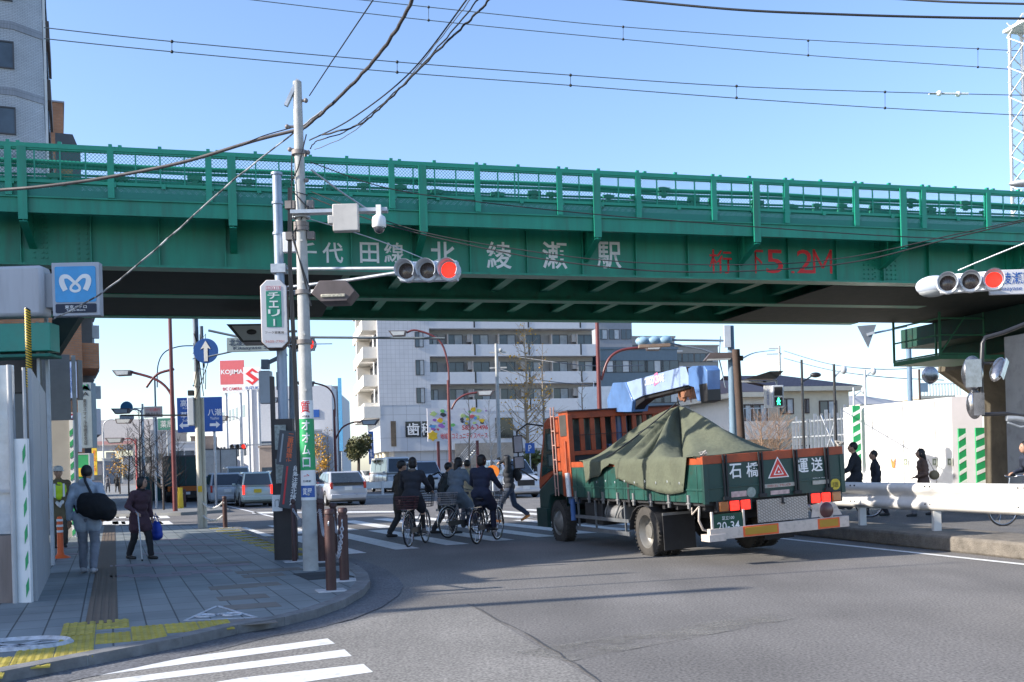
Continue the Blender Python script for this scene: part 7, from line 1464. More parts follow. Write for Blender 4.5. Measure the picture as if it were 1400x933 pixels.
# looping M emblem : ribbon drawn through a spline
cv = [(-.62, -.42, .16), (-.82, .1, .17), (-.78, .48, .15), (-.45, .52, .12), (-.1, .18, .09), (.22, -.12, .08), (.26, -.38, .08), (0, -.5, .08), (-.26, -.38, .08), (-.22, -.12, .08), (.1, .18, .09), (.45, .52, .12), (.78, .48, .15), (.82, .1, .17), (.62, -.42, .16)]
sp_ = []
for i in range(len(cv) - 1):
    q = [cv[max(i - 1, 0)], cv[i], cv[i + 1], cv[min(i + 2, len(cv) - 1)]]
    for k in range(6):
        t = k / 6; sp_.append(tuple(.5 * (2 * q[1][j] + (q[2][j] - q[0][j]) * t + (2 * q[0][j] - 5 * q[1][j] + 4 * q[2][j] - q[3][j]) * t * t + (3 * q[1][j] - q[0][j] - 3 * q[2][j] + q[3][j]) * t ** 3) for j in range(3)))
sp_.append(cv[-1]); b = MB(); kx, kz = w_ * .34, h_ * .27; b.M = Matrix.Translation((0, 0, h_ * .09)); L_, Rr = [], []
for i, (x, z, t) in enumerate(sp_):
    a_, c_ = sp_[max(i - 1, 0)], sp_[min(i + 1, len(sp_) - 1)]; dx, dz = (c_[0] - a_[0]) * kx, (c_[1] - a_[1]) * kz; l_ = math.hypot(dx, dz) or 1; nx, nz = -dz / l_, dx / l_; tt = t * kx
    L_.append((x * kx + nx * tt, -.014 - .00004 * i, z * kz + nz * tt)); Rr.append((x * kx - nx * tt, -.014 - .00004 * i, z * kz - nz * tt))
n = len(L_); b.add(L_ + Rr, [(i, i + 1, n + i + 1, n + i) for i in range(n - 1)]); b.build('emblem', LWT, MS, fix=False)
text('東京メトロ', w_ * .46, h_ * .065, Matrix.Translation((0, -.014, -h_ * .335)), LWT, parent=MS, bold=.02); text('Tokyo Metro', w_ * .40, h_ * .045, Matrix.Translation((0, -.014, -h_ * .40)), LWT, parent=MS, bold=.02)
# hoardings
def stripes(b, u0, q0, q1, z0, z1, n_, dirx, w_, cd_=.35): pass
HO = empty('hoarding', 'grey and clear plastic construction hoarding with green striped edging on the left', 'hoarding', (0, 0, 0)); HW = mat('hoarding_grey_white', (.36, .38, .40), r=.5, var=.06, dirt=.15, streak=1)
h0, h1 = G(46, 823, SW), G(74, 766, SW); hz = zat(45, 503, h0.y)
b = MB(); dr = (h1 - h0).normalized(); nrm = Vector((dr.y, -dr.x, 0))
for k in range(2):
    a, c_ = h0 + dr * (k * 1.95 + .05), h0 + dr * (k * 1.95 + 1.9); b.bar((a.x, a.y, (hz + SW) / 2), (c_.x, c_.y, (hz + SW) / 2), .05, hz - SW, up=(0, 0, 1)) if 0 else b.add([(*(a + nrm * o_).xy, z) for z in (SW, hz) for o_ in (0, .04)] + [(*(c_ + nrm * o_).xy, z) for z in (SW, hz) for o_ in (0, .04)], [(0, 1, 3, 2), (4, 6, 7, 5), (0, 4, 5, 1), (2, 3, 7, 6), (0, 2, 6, 4), (1, 5, 7, 3)])
b.build('panel', HW, HO)
# end panel facing the camera: striped post, clear sheet and stained lower board
e0 = P(28, 820, h0.y).x
b = MB(); b.bb(e0, h0.x, h0.y - .06, h0.y, SW, zat(40, 600, h0.y)); b.build('striped_post', WHT, HO)
b = MB(); zc = SW + .06; k = 0
while zc < zat(40, 612, h0.y):
    b.prism([(e0 + .10, zc), (h0.x - .02, zc + .09), (h0.x - .02, zc + .23), (e0 + .10, zc + .14)], h0.y - .066, h0.y - .058, Mx); zc += .31
b.build('green_stripes', GRNS, HO)
b = MB(); b.bb(-8.2, e0, h0.y - .03, h0.y, zat(10, 730, h0.y), zat(10, 500, h0.y)); b.build('clear_sheet', mat('clear_plastic', (.42, .46, .5), r=.18, var=.25, sc_=2.5, coat=.8, bump=1.0, bscale=3), HO)
b = MB(); b.bb(-8.2, e0 - .0, h0.y - .05, h0.y, SW, zat(10, 732, h0.y)); b.build('lower_board', mat('stained_board', (.26, .21, .19), r=.8, var=.3, sc_=3, dirt=.35, streak=1), HO)
b = MB(); [b.cyl((x, h0.y - .08, SW), (x, h0.y - .08, zat(20, 500, h0.y)), .03, n=8) for x in (e0 - .02, e0 - .55)]; b.bar((-8, h0.y - .06, zat(10, 672, h0.y)), (e0, h0.y - .06, zat(10, 672, h0.y)), .03); b.cyl((h0.x - .02, h0.y - .05, zat(45, 600, h0.y)), (h0.x - .02, h0.y - .05, hz), .02, n=8); b.build('tube_frame', mat('frame_tube', (.45, .45, .45), var=.1), HO)
# yellow black cable guard
q = P(39, 500, 13.5); T = empty('cable_guard', 'yellow and black spiral striped cable guard hanging before the station canopy', 'cable guard', (q.x, q.y, 0)); zA, zB = zat(39, 530, 13.5), zat(39, 422, 13.5); b = MB(); n_ = 60
for i in range(n_):
    b.m(i % 2); z0 = zA + (zB - zA) * i / n_; z1 = zA + (zB - zA) * (i + 1) / n_; b.tube([(0.0, 0, z0), (0.012, 0, z1)], .042, 10, caps=False)
b.build('tube', [YEL, BLKP], T); b = MB(); b.cyl((0, 0, SW), (0, 0, zA), .035, n=8); b.build('stay', mat('tan_stay', (.3, .26, .2), var=.2), T)
# beige hoarding further on, with a striped edge
g0, g1 = G(70, 757, SW), G(99, 716, SW); T = empty('hoarding', 'tall beige panel with a narrow green striped edge behind the guard', 'hoarding', (0, 0, 0)); zb_ = zat(85, 575, 25)
pX0, pX1 = P(71, 640, 25).x, P(97, 640, 25).x; b = MB(); b.bb(pX0, pX1, 25, 25.05, 0, zb_); b.build('panel', mat('beige_panel', (.33, .31, .28), var=.06), T); b = MB(); b.bb(pX1, P(102, 640, 25).x, 24.97, 25.05, 0, zb_); b.build('striped_edge', WHT, T)
b = MB(); z = .1
while z < zb_ - .2: b.prism([(pX1 + .005, z), (P(102, 640, 25).x - .005, z + .07), (P(102, 640, 25).x - .005, z + .2), (pX1 + .005, z + .13)], 24.96, 24.975, Mx); z += .27
b.build('green_stripes', GRNS, T)
# --- right side hoarding
R0, R1 = P(1155, 640, 39), P(1303, 640, 35); R0.z = R1.z = 0
HR = empty('hoarding', 'bright white corrugated construction hoarding on the right with green striped posts', 'hoarding', (0, 0, 0)); zl, zr = zat(1155, 558, 39), zat(1303, 543, 35); zh = (zl + zr) / 2
b = MB(); d = R1 - R0; n = 60; nr_ = Vector((-d.y, d.x, 0)).normalized(); HM = mat('hoarding_white', (.74, .74, .73), r=.45, var=.03, dirt=.05)
vs = []; 
for i in range(n + 1):
    for s in (0, 1):
        o_ = .012 if s else 0; p = R0 + d * ((i + (.0 if s == 0 else .5)) / n); vs.append((p.x + nr_.x * o_, p.y + nr_.y * o_, 0)); vs.append((p.x + nr_.x * o_, p.y + nr_.y * o_, zl + (zr - zl) * i / n))
b.add(vs[:-2], [(2 * i, 2 * i + 2, 2 * i + 3, 2 * i + 1) for i in range(2 * n)]); b.build('panel', HM, HR)
b = MB(); [b.add([((R0 + d * t + nr_ * o_).x, (R0 + d * t + nr_ * o_).y, z) for o_, z in ((-.02, 0), (-.02, zl), (.03, zl), (.03, 0))] + [((R0 + d * (t + .004) + nr_ * o_).x, (R0 + d * (t + .004) + nr_ * o_).y, z) for o_, z in ((-.02, 0), (-.02, zl), (.03, zl), (.03, 0))], [(0, 1, 5, 4), (3, 7, 6, 2), (0, 3, 2, 1), (4, 5, 6, 7), (1, 2, 6, 5)]) for t in [k / 7 for k in range(1, 7)]]; b.build('panel_joint', mat('joint_grey', (.45, .45, .45), var=.1), HR)
R2 = P(1345, 640, 34.6); R2.z = 0
b = MB(); b.add([(R1.x, R1.y, 0), (R2.x, R2.y, 0), (R2.x, R2.y, zr), (R1.x, R1.y, zr), (R1.x, R1.y + .04, 0), (R2.x, R2.y + .04, 0), (R2.x, R2.y + .04, zr), (R1.x, R1.y + .04, zr)], [(0, 1, 2, 3), (4, 7, 6, 5), (3, 2, 6, 7)]); b.build('return_panel', mat('hoarding_shaded_grey', (.42, .40, .42), var=.04), HR)  # white return panel greyed, its shade put into the colour
def spost(u, d_, v0_, v1_, w_, lean=0):
    z0_, z1_ = max(0, zat(u, v0_, d_)), zat(u, v1_, d_); q = P(u, 640, d_); q.z = 0
    b = MB(); b.bb(q.x - w_ / 2, q.x + w_ / 2, q.y - .1, q.y - .02, z0_, z1_); b.build('striped_post', GRNS, HR)
    b = MB(); z = z0_ + .02
    while z < z1_ - .25: b.prism([(q.x - w_ / 2, z), (q.x + w_ / 2, z + .14), (q.x + w_ / 2, z + .27), (q.x - w_ / 2, z + .13)], q.y - .108, q.y - .1, Mx); z += .38
    b.build('white_stripes', LWT, HR)
spost(1172, 38.2, 640, 555, .27); spost(1315, 34.2, 700, 586, .24); spost(1341, 33.9, 700, 585, .36)
for (u, k) in ((1226, 0), (1243, 1), (1281, 2), (1300, 3)):
    b = MB(); t = (u - 1155) / 148; p = R0.lerp(R1, t); p.z = zat(u, 632, p.y); b.M = Matrix.Translation(p - nr_ * .03 * (1 if nr_.y > 0 else -1)) @ Matrix.Rotation(math.atan2(d.y, d.x), 4, 'Z'); b.m(1 if k == 0 else 0)
    if k == 0: b.prism([(-.1, .16), (0, -.02), (.1, .16), (.06, -.2), (-.06, -.2)], -.01, .01, Mx)
    else:
        b.bb(-.1, .1, -.004, .0, -.12, .14); b.m(2); b.bb(-.07, .07, -.01, -.004, -.09, .11); b.m(0); b.bb(-.03, .04, -.014, -.01, -.05, .06)
    b.build('safety_notice', [mat('notice_white', (.55, .56, .5), var=.1), mat('notice_orange', (.75, .2, .05), var=.1), mat('notice_ink', (.12, .15, .1), var=.4)], HR)
# green mesh gate behind with notices
GF = empty('mesh_gate', 'dark green mesh gate with pinned notices under the bridge', 'gate', (0, 0, 0)); gm = meshmat('gate_mesh', (.02, .16, .1), .06, .006, 45); a, c_ = P(1346, 640, 34.5), P(1460, 640, 33.5); zg = zat(1370, 592, 34)
b = MB(); b.quad((a.x, a.y, 0), (c_.x, c_.y, 0), (c_.x, c_.y, zg), (a.x, a.y, zg)); b.build('mesh', gm, GF); b = MB(); b.bar((a.x, a.y, zg), (c_.x, c_.y, zg), .05); [b.bar((a.x + (c_.x - a.x) * t, a.y + (c_.y - a.y) * t, 0), (a.x + (c_.x - a.x) * t, a.y + (c_.y - a.y) * t, zg), .05) for t in (0, .33, .66, 1)]; b.build('frame', mat('gate_green', (.02, .2, .13), var=.1), GF)
for (u0, u1, v0_, v1_) in ((1350, 1364, 604, 618), (1356, 1367, 620, 637), (1378, 1388, 617, 624)): sbox(u0, u1, v0_, v1_, 33.2, .01, WHT, 'notice', GF, 0)
# galvanised palisade fence
F0, F1 = P(1086, 640, 46), P(1158, 640, 43); FN = empty('palisade_fence', 'tall galvanised steel palisade fence beside the white hoarding', 'fence', (0, 0, 0)); rn = random.Random(6)
for i in range(15):
    t = i / 14 + rn.uniform(-.01, .01); p = F0.lerp(F1, t); zt_ = zat(1120, 572 - 10 * t + rn.uniform(-8, 6), 44.5); b = MB(); b.bar((p.x, p.y, 0), (p.x, p.y, zt_), .09 + .05 * (i % 3 == 0), .03); b.build('pale', GAL, FN)
b = MB(); [b.bar((F0.x, F0.y + .05, z), (F1.x, F1.y + .05, z), .06) for z in (zat(1120, 572, 44.5) - .1, zat(1120, 590, 44.5) - .2, .6)]; b.bar((F0.lerp(F1, .55).x, 44.3, zat(1120, 568, 44.5)), (F0.lerp(F1, .95).x, 43.4, 1.2), .08, .04); b.bar((F0.lerp(F1, .6).x, 44.2, 1.5), (F0.lerp(F1, .8).x, 43.6, 3), .06, .04); b.build('rail', GAL, FN)
# --- guard rails
def wrail(label, pts_, posts, H0=.62, rails=2, name='guardrail', grp=None):
    T = empty(name, label, 'guardrail', (0, 0, 0), group=grp); GR = mat('guardrail_white', (.66, .64, .60), r=.4, var=.06, dirt=.12)
    prof = [(0, .02), (.06, .05), (.075, .09), (.05, .13), (.0, .165), (-.01, .18), (0, .195), (.05, .23), (.075, .27), (.06, .31), (0, .34), (-.015, .34), (-.015, .02)]
    for zo in ([0] if rails == 1 else [0]):
        b = MB(); vs = []; n = len(prof); S = 1.45 if H0 < .4 else 1.1
        for i, p in enumerate(pts_):
            t = (pts_[min(i + 1, len(pts_) - 1)] - pts_[max(i - 1, 0)]).normalized(); nn = Vector((t.y, -t.x, 0)); nn = nn if nn.y < 0 else -nn
            if nn.x > 0: nn = -nn
            for (o_, z) in prof: vs.append((p.x + nn.x * o_ * 1.2, p.y + nn.y * o_ * 1.2, p.z + H0 + z * S))
        b.add(vs, [(i * n + k, i * n + (k + 1) % n, (i + 1) * n + (k + 1) % n, (i + 1) * n + k) for i in range(len(pts_) - 1) for k in range(n)], True); b.build('rail', GR, T)
        b = MB()
        for i, p in enumerate(pts_[1:-1:2]):
            t = (pts_[-1] - pts_[0]).normalized(); nn = Vector((t.y, -t.x, 0)); nn = nn if nn.x < 0 else -nn
            for dz in (.1, .3):
                for k in (-.06, .06): q = p + t * k + nn * .085; b.sphere((q.x, q.y, q.z + H0 + dz * (1.45 if H0 < .4 else 1.1)), .016, 6, 4)
        b.build('bolt', BLKP, T)
    for p in posts: b = MB(); b.bar((p.x + .07, p.y, p.z - .05), (p.x + .07, p.y, p.z + H0 + .42), .12, .10); b.build('post', GR, T)
    return T
mp = G(1275, 726, .24); mp0 = G(1174, 718.5, .24); dd = (mp0 - mp).normalized(); pts_ = [mp + dd * k for k in (-9, -6, -4, -2, -1, 0, 1, 2, 3.0, 4.0)]
wrail('white beam guardrail on the kerbed median at the right', pts_, [mp + dd * k for k in (-8, -4, 0, (mp0 - mp).length)], .30)
m1, m2 = G(498, 682), G(610, 676); dd = (m2 - m1); ml = [m1 + dd * t for t in (0, .2, .4, .6, .8, 1.0)]
wrail('white guardrail along the far median behind the cyclists', ml, ml[::2] + [ml[1], ml[3]], .5)
struct(MB().bb(m1.x - .5, m2.x + .3, m1.y - .2, m1.y + 2.5, -.01, .16).build('far_median', CON))
# --- right traffic signal and station name board hung from a pole out of frame
q = Vector((9.6, 17.5, 0)); T = empty('traffic_signal', 'horizontal traffic signal showing red at the right edge beside a station name board', 'traffic signal', q); dR = 16.6
b = MB(); b.cyl((0, 0, 0), (0, 0, 6.5), .1, n=14); b.build('pole', GAL, T); b = MB(); e_ = P(1340, 386, dR) - q; b.tube([(0, 0, 4.6), e_ + V(0, .25, 0)], .04, 8); b.build('arm', GAL, T)
c = P(1327, 386, dR) - q; signal_head(T, Matrix.Translation(c) @ Matrix.Rotation(R_(-24), 4, 'Z') @ Matrix.Rotation(R_(1), 4, 'Y'), 2, 1.0, 3, mat('signal_housing_bright', (.7, .72, .74), r=.4, var=.04))
c = P(1276, 391, dR + .5) - q; b = MB(Matrix.Translation(c) @ Matrix.Rotation(R_(-4), 4, 'Y')); b.sphere((0, 0, 0), 1, 16, 10, (.30, .16, .17)); b.m(1); b.sphere((0, 0, -.07), 1, 16, 8, (.26, .14, .12)); b.build('side_lamp', [SIGW, mat('lamp_diffuser', (.4, .42, .42))], T)
T, w_, h_ = board('station_sign', 'white station name board with blue characters at the right edge', 'sign', 1352, 1420, 369, 403, dR + .25, mat('sign_face_white', (.62, .61, .62)), th=.05); text('北綾瀬駅', w_ * .9, h_ * .48, Matrix.Translation((-w_ * .06, -.03, h_ * .15)), BLUS, parent=T, bold=.015); text('Kitaayase Sta.', w_ * .78, h_ * .22, Matrix.Translation((0, -.03, -h_ * .28)), BLUS, parent=T, bold=.01)
# lamp above
c = P(1398, 251, 17); T = empty('street_lamp', 'grey lamp head just entering at the right edge by the railing', 'street lamp', c); b = MB(); b.sphere((.05, 0, 0), 1, 14, 8, (.28, .12, .06)); b.build('lamp_head', GRYP, T); b = MB(); b.tube([(.2, 0, .02), (1.3, .2, .2), (1.6, .3, -1), (1.6, .3, -c.z)], .05, 8); b.build('arm', GAL, T)
# --- poles on the right behind the bridge
q = G(1012, 690); q = P(1004, 640, 33); q.z = 0; T = empty('signal_pole', 'blue grey signal pole carrying a long back-turned signal and a pedestrian signal', 'signal pole', q); zt_ = zat(994, 446, 33)
b = MB(); b.cyl((0, 0, 0), (0, 0, zt_), .13, .11, n=16); b.m(1); b.box((-.14, -.12, zt_ - .35), (.2, .14, .7)); b.build('pole', [mat('blue_grey_pole2', (.14, .22, .3), var=.12), SIGW], T)
dP = 33; c = P(894, 466, dP) - q; b = MB(Matrix.Translation(c) @ Matrix.Rotation(R_(-1), 4, 'Y')); SB = mat('signal_back_blue', (.25, .4, .52), r=.5, var=.1)
for i in range(3): b.sphere(((i - 1) * .36, 0, 0), 1, 14, 8, (.24, .17, .15))
b.bb(-.5, .5, -.1, .1, -.13, .12); b.m(1); b.bb(-.5, .5, -.14, .12, -.21, -.12); b.build('signal_back', [SB, mat('signal_rust', (.28, .2, .15), var=.2)], T)
b = MB(); b.tube([P(915, 465, dP) - q, P(994, 466, dP) - q], .035, 8); b.tube([P(912, 469, dP) - q, P(960, 478, dP) - q, P(990, 488, dP) - q], .03, 8); b.tube([P(985, 460, dP) - q, P(983, 490, dP) - q, P(992, 530, dP) - q], .02, 6); b.build('arm', mat('slate_pole', (.16, .2, .25)), T)
T = empty('street_lamp', 'flat dark lamp head mounted beside the brown post', 'street lamp', q); c = P(985, 488, dP) - q; b = MB(); b.prism([(-.55, -.12), (-.35, .12), (.5, .10), (.55, -.05), (-.1, -.1)], -.2, .2, Matrix.Translation(c) @ Mx); b.m(1); b.prism([(-.5, -.13), (.25, -.13), (.3, -.08), (-.45, -.08)], -.21, -.17, Matrix.Translation(c) @ Mx); b.build('lamp_head', [SLm, mat('lamp_diffuser', (.4, .42, .42))], T)
q = P(1013, 640, 31); q.z = 0; T = empty('utility_pole', 'dark brown post right behind the blue grey signal pole', 'utility pole', q); b = MB(); b.tube([P(1016, 640, 31) - q, P(1006, 478, 31) - q], .12, 12); b.m(1); b.box(P(1013, 490, 31) - q, (.12, .1, .15)); b.build('shaft', [mat('brown_post', (.07, .045, .035), r=.8, var=.25), BLKP], T)
c = P(1057, 543, 34); T = empty('pedestrian_signal', 'pedestrian signal showing a green walking figure with a white text plate', 'traffic signal', c); b = MB(); b.bb(-.30, -.06, -.02, .02, -.36, .38); b.build('text_plate', WHT, T); text('歩行者用信号', .08, .55, Matrix.Translation((-.18, -.03, 0)), BLUS, parent=T, stack=True)
b = MB(); b.bb(-.05, .34, -.08, .15, -.36, .38); b.build('housing', SIGW, T, bevel=.02); b = MB(); b.bb(.02, .28, -.1, -.07, .04, .32); b.bb(.02, .28, -.1, -.07, -.3, -.02); b.build('lens', BLKP, T)
GE = mat('green_light_lit', (.05, 1, .45), emit=2.5, var=0); b = MB(); b.sphere((.15, -.11, -.06), .025, 8, 6); b.bb(.125, .175, -.115, -.1, -.19, -.09); b.bar((.14, -.11, -.18), (.11, -.11, -.27), .02); b.bar((.16, -.11, -.18), (.2, -.11, -.27), .02); b.bar((.13, -.11, -.1), (.09, -.11, -.17), .016); b.bar((.17, -.11, -.1), (.21, -.11, -.16), .016); b.build('walking_figure', GE, T); b = MB(); b.bar((-.2, .1, .52), (-1.0, .1, .55), .06); b.bar((.15, .1, .38), (.15, .1, .55), .06); b.bar((.15, .1, .55), (-.3, .1, .52), .06); b.m(1); b.prism([(-.9, .62), (-.1, .85), (.35, .85), (.1, .6)], -.1, .4, Mx); b.build('bracket', [GRYP, BLKP], T)
# small lamps and posts behind the fence
for (u, vt, d, lb, hd_) in ((1100, 492, 45, 'black post carrying a curved lamp before the cream house', (1112, 513)), (1144, 498, 42, 'black post with a round floodlight right of the house windows', (1150, 506)), (1186, 506, 48, 'thin post with a reflecting lamp above the hoarding', (1191, 508)), (1170, 530, 52, 'short post with a small floodlight behind the striped post', (1178, 534))):
    q = P(u, 640, d); q.z = 0; T = empty('lamp_post', lb, 'lamp post', q, 0, 'small posts behind the fence'); b = MB(); b.cyl((0, 0, 0), (0, 0, zat(u, vt, d)), .07, .055, n=8); b.build('pole', BLKP if u < 1160 else GRYP, T); c = P(*hd_, d) - q; b = MB(); b.bar((0, 0, c.z - .3), c, .06); b.sphere(c + V(.1, 0, 0), 1, 10, 6, (.25, .15, .12) if u == 1100 else (.14, .14, .18)); b.build('lamp_head', GRYP if u != 1100 else BLKP, T)
q = P(1028 + 41, 640, 95); q = P(1070, 640, 95); q.z = 0; T = empty('utility_pole', 'distant utility pole with cross arms above the purple brown roof', 'utility pole', q); b = MB(); b.cyl((0, 0, 0), (0, 0, zat(1069, 473, 95)), .16, .1, n=8); zq = zat(1069, 484, 95); b.bar((-1.2, 0, zq), (.2, 0, zq), .1); b.bar((-1.0, 0, zq + .5), (.1, 0, zq + .5), .1); b.build('shaft', CPOLE, T)
# blue grey pole with a triangular sign back by the platform and a round mirror
q = P(1247, 640, 41); q.z = 0; T = empty('signpost', 'slate blue pole holding a triangular sign seen from behind', 'sign', q); b = MB(); b.cyl((0, 0, 0), (0, 0, zat(1240, 450, 41)), .1, n=12); b.tube([P(1185, 458, 41) - q, P(1240, 446, 41) - q], .04, 8); b.build('pole', mat('blue_grey_pole2', (.14, .22, .3)), T); b = MB(); cc = [(1172, 446), (1198, 444), (1187, 476)]; pz = [P(u, v, 40.9) - q for u, v in cc]; b.prism([(p.x, p.z) for p in pz], pz[0].y - .02, pz[0].y + .02, Mx); b.build('triangle_panel', mat('sign_back_dark', (.16, .18, .2), var=.1), T); b = MB(); b.bar(P(1185, 458, 40.9) - q, P(1195, 455, 40.9) - q, .1); b.build('clamp', GRYP, T)
q = P(1262, 640, 40); q.z = 0; T = empty('traffic_mirror', 'round convex traffic mirror on a brown post behind the hoarding', 'mirror', q); b = MB(); b.cyl((-.05, 0, 0), (-.05, 0, zat(1260, 505, 40)), .045, n=8); b.build('post', mat('brown_post', (.07, .045, .035)), T); c = P(1272, 513, 40) - q; b = MB(); b.lathe([(.001, -.04), (.2, -.04), (.32, 0), (.34, .02), (.3, .05), (.001, .06)], c, 'Y', 24); b.build('mirror_face', mat('mirror_chrome', (.7, .7, .72)), T); b = MB(); b.box(P(1263, 530, 40) - q, (.3, .08, .35)); b.build('blue_plate', mat('blue_grey_pole2', (.14, .22, .3)), T)
# lattice mast at the right edge
LM = empty('lattice_mast', 'white lattice electrification mast at the right edge above the bridge', 'mast', BO, BE); lx, _ = on_plane(1391, 150, BO + bv * 3.0, BE); zt_ = on_plane(1391, 38, BO + bv * 3.0, BE)[1]; b = MB(); LW2 = mat('mast_white', (.7, .7, .7), r=.5, var=.08)
for (x, y) in ((lx, 2.7), (lx, 3.3), (lx + .5, 2.7), (lx + .5, 3.3)): b.bar((x, y, 6.6), (x + (.08 if x == lx else -.05), y, zt_), .06)
z = 6.7; i = 0
while z < zt_ - .4:
    for y in (2.7, 3.3): b.bar((lx, y, z), (lx + .5, y, z + .4), .035, .02); b.bar((lx + .5, y, z + .4), (lx, y, z + .8), .035, .02)
    for x in (lx, lx + .5): b.bar((x, 2.7, z), (x, 3.3, z + .4), .035, .02); b.bar((x, 3.3, z + .4), (x, 2.7, z + .8), .035, .02)
    z += .8
b.bb(lx - .05, lx + .6, 2.6, 3.4, zt_, zt_ + .08); b.build('lattice', LW2, LM)
# ---------------------------------------------------------------- trees
def bare_tree(label, u, d, vt, seed, leaf=0, M_=None, spread=1.0, grp='bare street trees', base_v=None, nb=46, twig=1):
    q = P(u, 640, d); q.z = 0; T = empty('tree', label, 'tree', q, 0, grp); H_ = zat(u, vt, d); rn = random.Random(seed); BK = M_ or mat('pale_bark', (.23, .19, .15), r=.9, var=.25, sc_=8)
    b = MB(); pts_ = [(rn.uniform(-.04, .04) * H_ * .2, rn.uniform(-.04, .04), H_ * k / 8) for k in range(9)]; b.tube(pts_, [max(.014 * H_ * (1 - k / 8.6), .012) for k in range(9)], 8); b.build('trunk', BK, T)
    b = MB(); tips = []
    for i in range(nb):
        f = .28 + .7 * (i / nb); p = Vector(pts_[int(f * 8)]).lerp(Vector(pts_[min(8, int(f * 8) + 1)]), f * 8 % 1); a = rn.uniform(0, 6.28); L_ = H_ * .20 * (1.15 - f) * spread * rn.uniform(.6, 1.2) + .2
        dr = Vector((math.cos(a), math.sin(a), rn.uniform(.4, 1.0))).normalized(); m_ = p + dr * L_ * .5; e = m_ + (dr + V(0, 0, .45)).normalized() * L_ * .6; r0 = .0022 * H_ * (1.2 - f) + .004
        b.tube([p, m_, e], [r0 * 1.4, r0, r0 * .5], 4, caps=False); tips += [m_, e]
        for k in range(4 * twig):
            s_ = p.lerp(e, rn.uniform(.3, 1)); dd_ = (dr + Vector((rn.uniform(-1, 1), rn.uniform(-1, 1), rn.uniform(-.2, 1))) * .8).normalized(); t_ = s_ + dd_ * L_ * rn.uniform(.2, .45); b.tube([s_, t_], [r0 * .55, r0 * .25], 3, caps=False); tips.append(t_)
    b.build('crown', BK, T)
    if leaf:
        b = MB()
        for k in range(leaf):
            t_ = rn.choice(tips) if rn.random() < .6 else rn.choice(tips[:len(tips) // 3]); c = t_ + Vector([rn.gauss(0, .12) for _ in range(3)]); s_ = rn.uniform(.05, .11); n1 = Vector([rn.gauss(0, 1) for _ in range(3)]).normalized(); n2 = n1.orthogonal().normalized(); n3 = n1.cross(n2); b.quad(c - n2 * s_, c - n3 * s_ * .7, c + n2 * s_, c + n3 * s_ * .7)
        b.build('leaves', mat('yellow_leaf', (.6, .33, .04), r=.7, var=.3), T)
    return T
bare_tree('tall bare ginkgo with pale twigs and a few yellow leaves left of the truck cab', 722, 60, 444, 1, 260, mat('sunny_bark', (.34, .26, .17), r=.9, var=.2), 1.1, nb=70)
bare_tree('second bare ginkgo in front of the apartment block, slimmer', 745, 72, 470, 2, 60, None, .5, nb=40)
bare_tree('thin bare tree before the billboard', 643, 52, 530, 3, 0, None, .45, nb=24)
bare_tree('small bare tree with white bark at the foot of the billboard', 671, 50, 545, 4, 0, mat('white_bark', (.4, .37, .33), var=.2), .8, nb=36)
bare_tree('thin bare sapling before the white wall panel', 799, 55, 500, 14, 0, None, .4, nb=20)
for i, (u, d, vt, lb, lf) in enumerate(((176, 60, 585, 'bare street tree beside the round blue sign', 0), (192, 48, 560, 'dark bare street tree behind the far bollards', 0), (206, 44, 575, 'bare street tree left of the red brown lamp post', 0), (222, 42, 590, 'low twiggy street tree under the green shop sign', 0), (163, 85, 610, 'distant tree with orange leaves beside the pedestrians', 260), (244, 50, 600, 'bare tree behind the direction board', 0))):
    bare_tree(lb, u, d, vt, 30 + i, lf, mat('dark_bark', (.07, .055, .045), r=.9, var=.2), 1.2, nb=50)
bare_tree('yellow leaved ginkgo just right of the advert pole', 437, 75, 596, 50, 420, None, .8, nb=40); bare_tree('small bare tree with a few yellow leaves right of the advert pole', 449, 85, 585, 51, 120, None, .6)
def leafy(label, u, d, vt, w_, seed, c, n=2200, vb=None, name='tree', cat='tree'):
    q = P(u, 640, d); q.z = 0; T = empty(name, label, cat, q); H_ = zat(u, vt, d); zb_ = zat(u, vb, d) if vb else H_ * .35; rn = random.Random(seed)
    b = MB(); b.tube([(0, 0, 0), (.1, 0, zb_), (0, 0, H_ * .8)], [.14, .1, .04], 8); cl = [(rn.uniform(-w_, w_) * .6, rn.uniform(-w_, w_) * .6, rn.uniform(zb_ + w_ * .2, H_ - w_ * .2)) for _ in range(11)]; [b.tube([(0, 0, zb_), c_], [.06, .02], 5) for c_ in cl]; b.build('trunk', mat('dark_bark', (.07, .055, .045)), T)
    b = MB()
    for k in range(n):
        c_ = Vector(rn.choice(cl)); v = Vector([rn.gauss(0, 1) for _ in range(3)]).normalized() * w_ * .42 * rn.uniform(.5, 1.05); p = c_ + v; s_ = rn.uniform(.06, .14); n1 = Vector([rn.gauss(0, 1) for _ in range(3)]).normalized(); n2 = n1.orthogonal().normalized(); n3 = n1.cross(n2); b.quad(p - n2 * s_, p - n3 * s_ * .6, p + n2 * s_, p + n3 * s_ * .6)
    b.build('crown', mat('leaf_%d' % seed, c, r=.7, var=.4, sc_=2), T); return T
leafy('small round olive green tree at the corner of the apartment block', 489, 75, 597, 1.2, 61, (.10, .10, .035), 2600, 628)
for u_, s_, lb in ((1042, 62, 'left twiggy brown leafless shrub below the cream house'), (1066, 63, 'right twiggy brown leafless shrub below the cream house')): bare_tree(lb, u_, 50, 566, s_, 0, mat('twig_brown', (.26, .17, .11), r=.9, var=.3), 2.6, None, nb=90)
leafy('low green shrub left of the truck cab', 730, 58, 618, .9, 63, (.11, .13, .04), 900, 640, 'shrub', 'shrub')
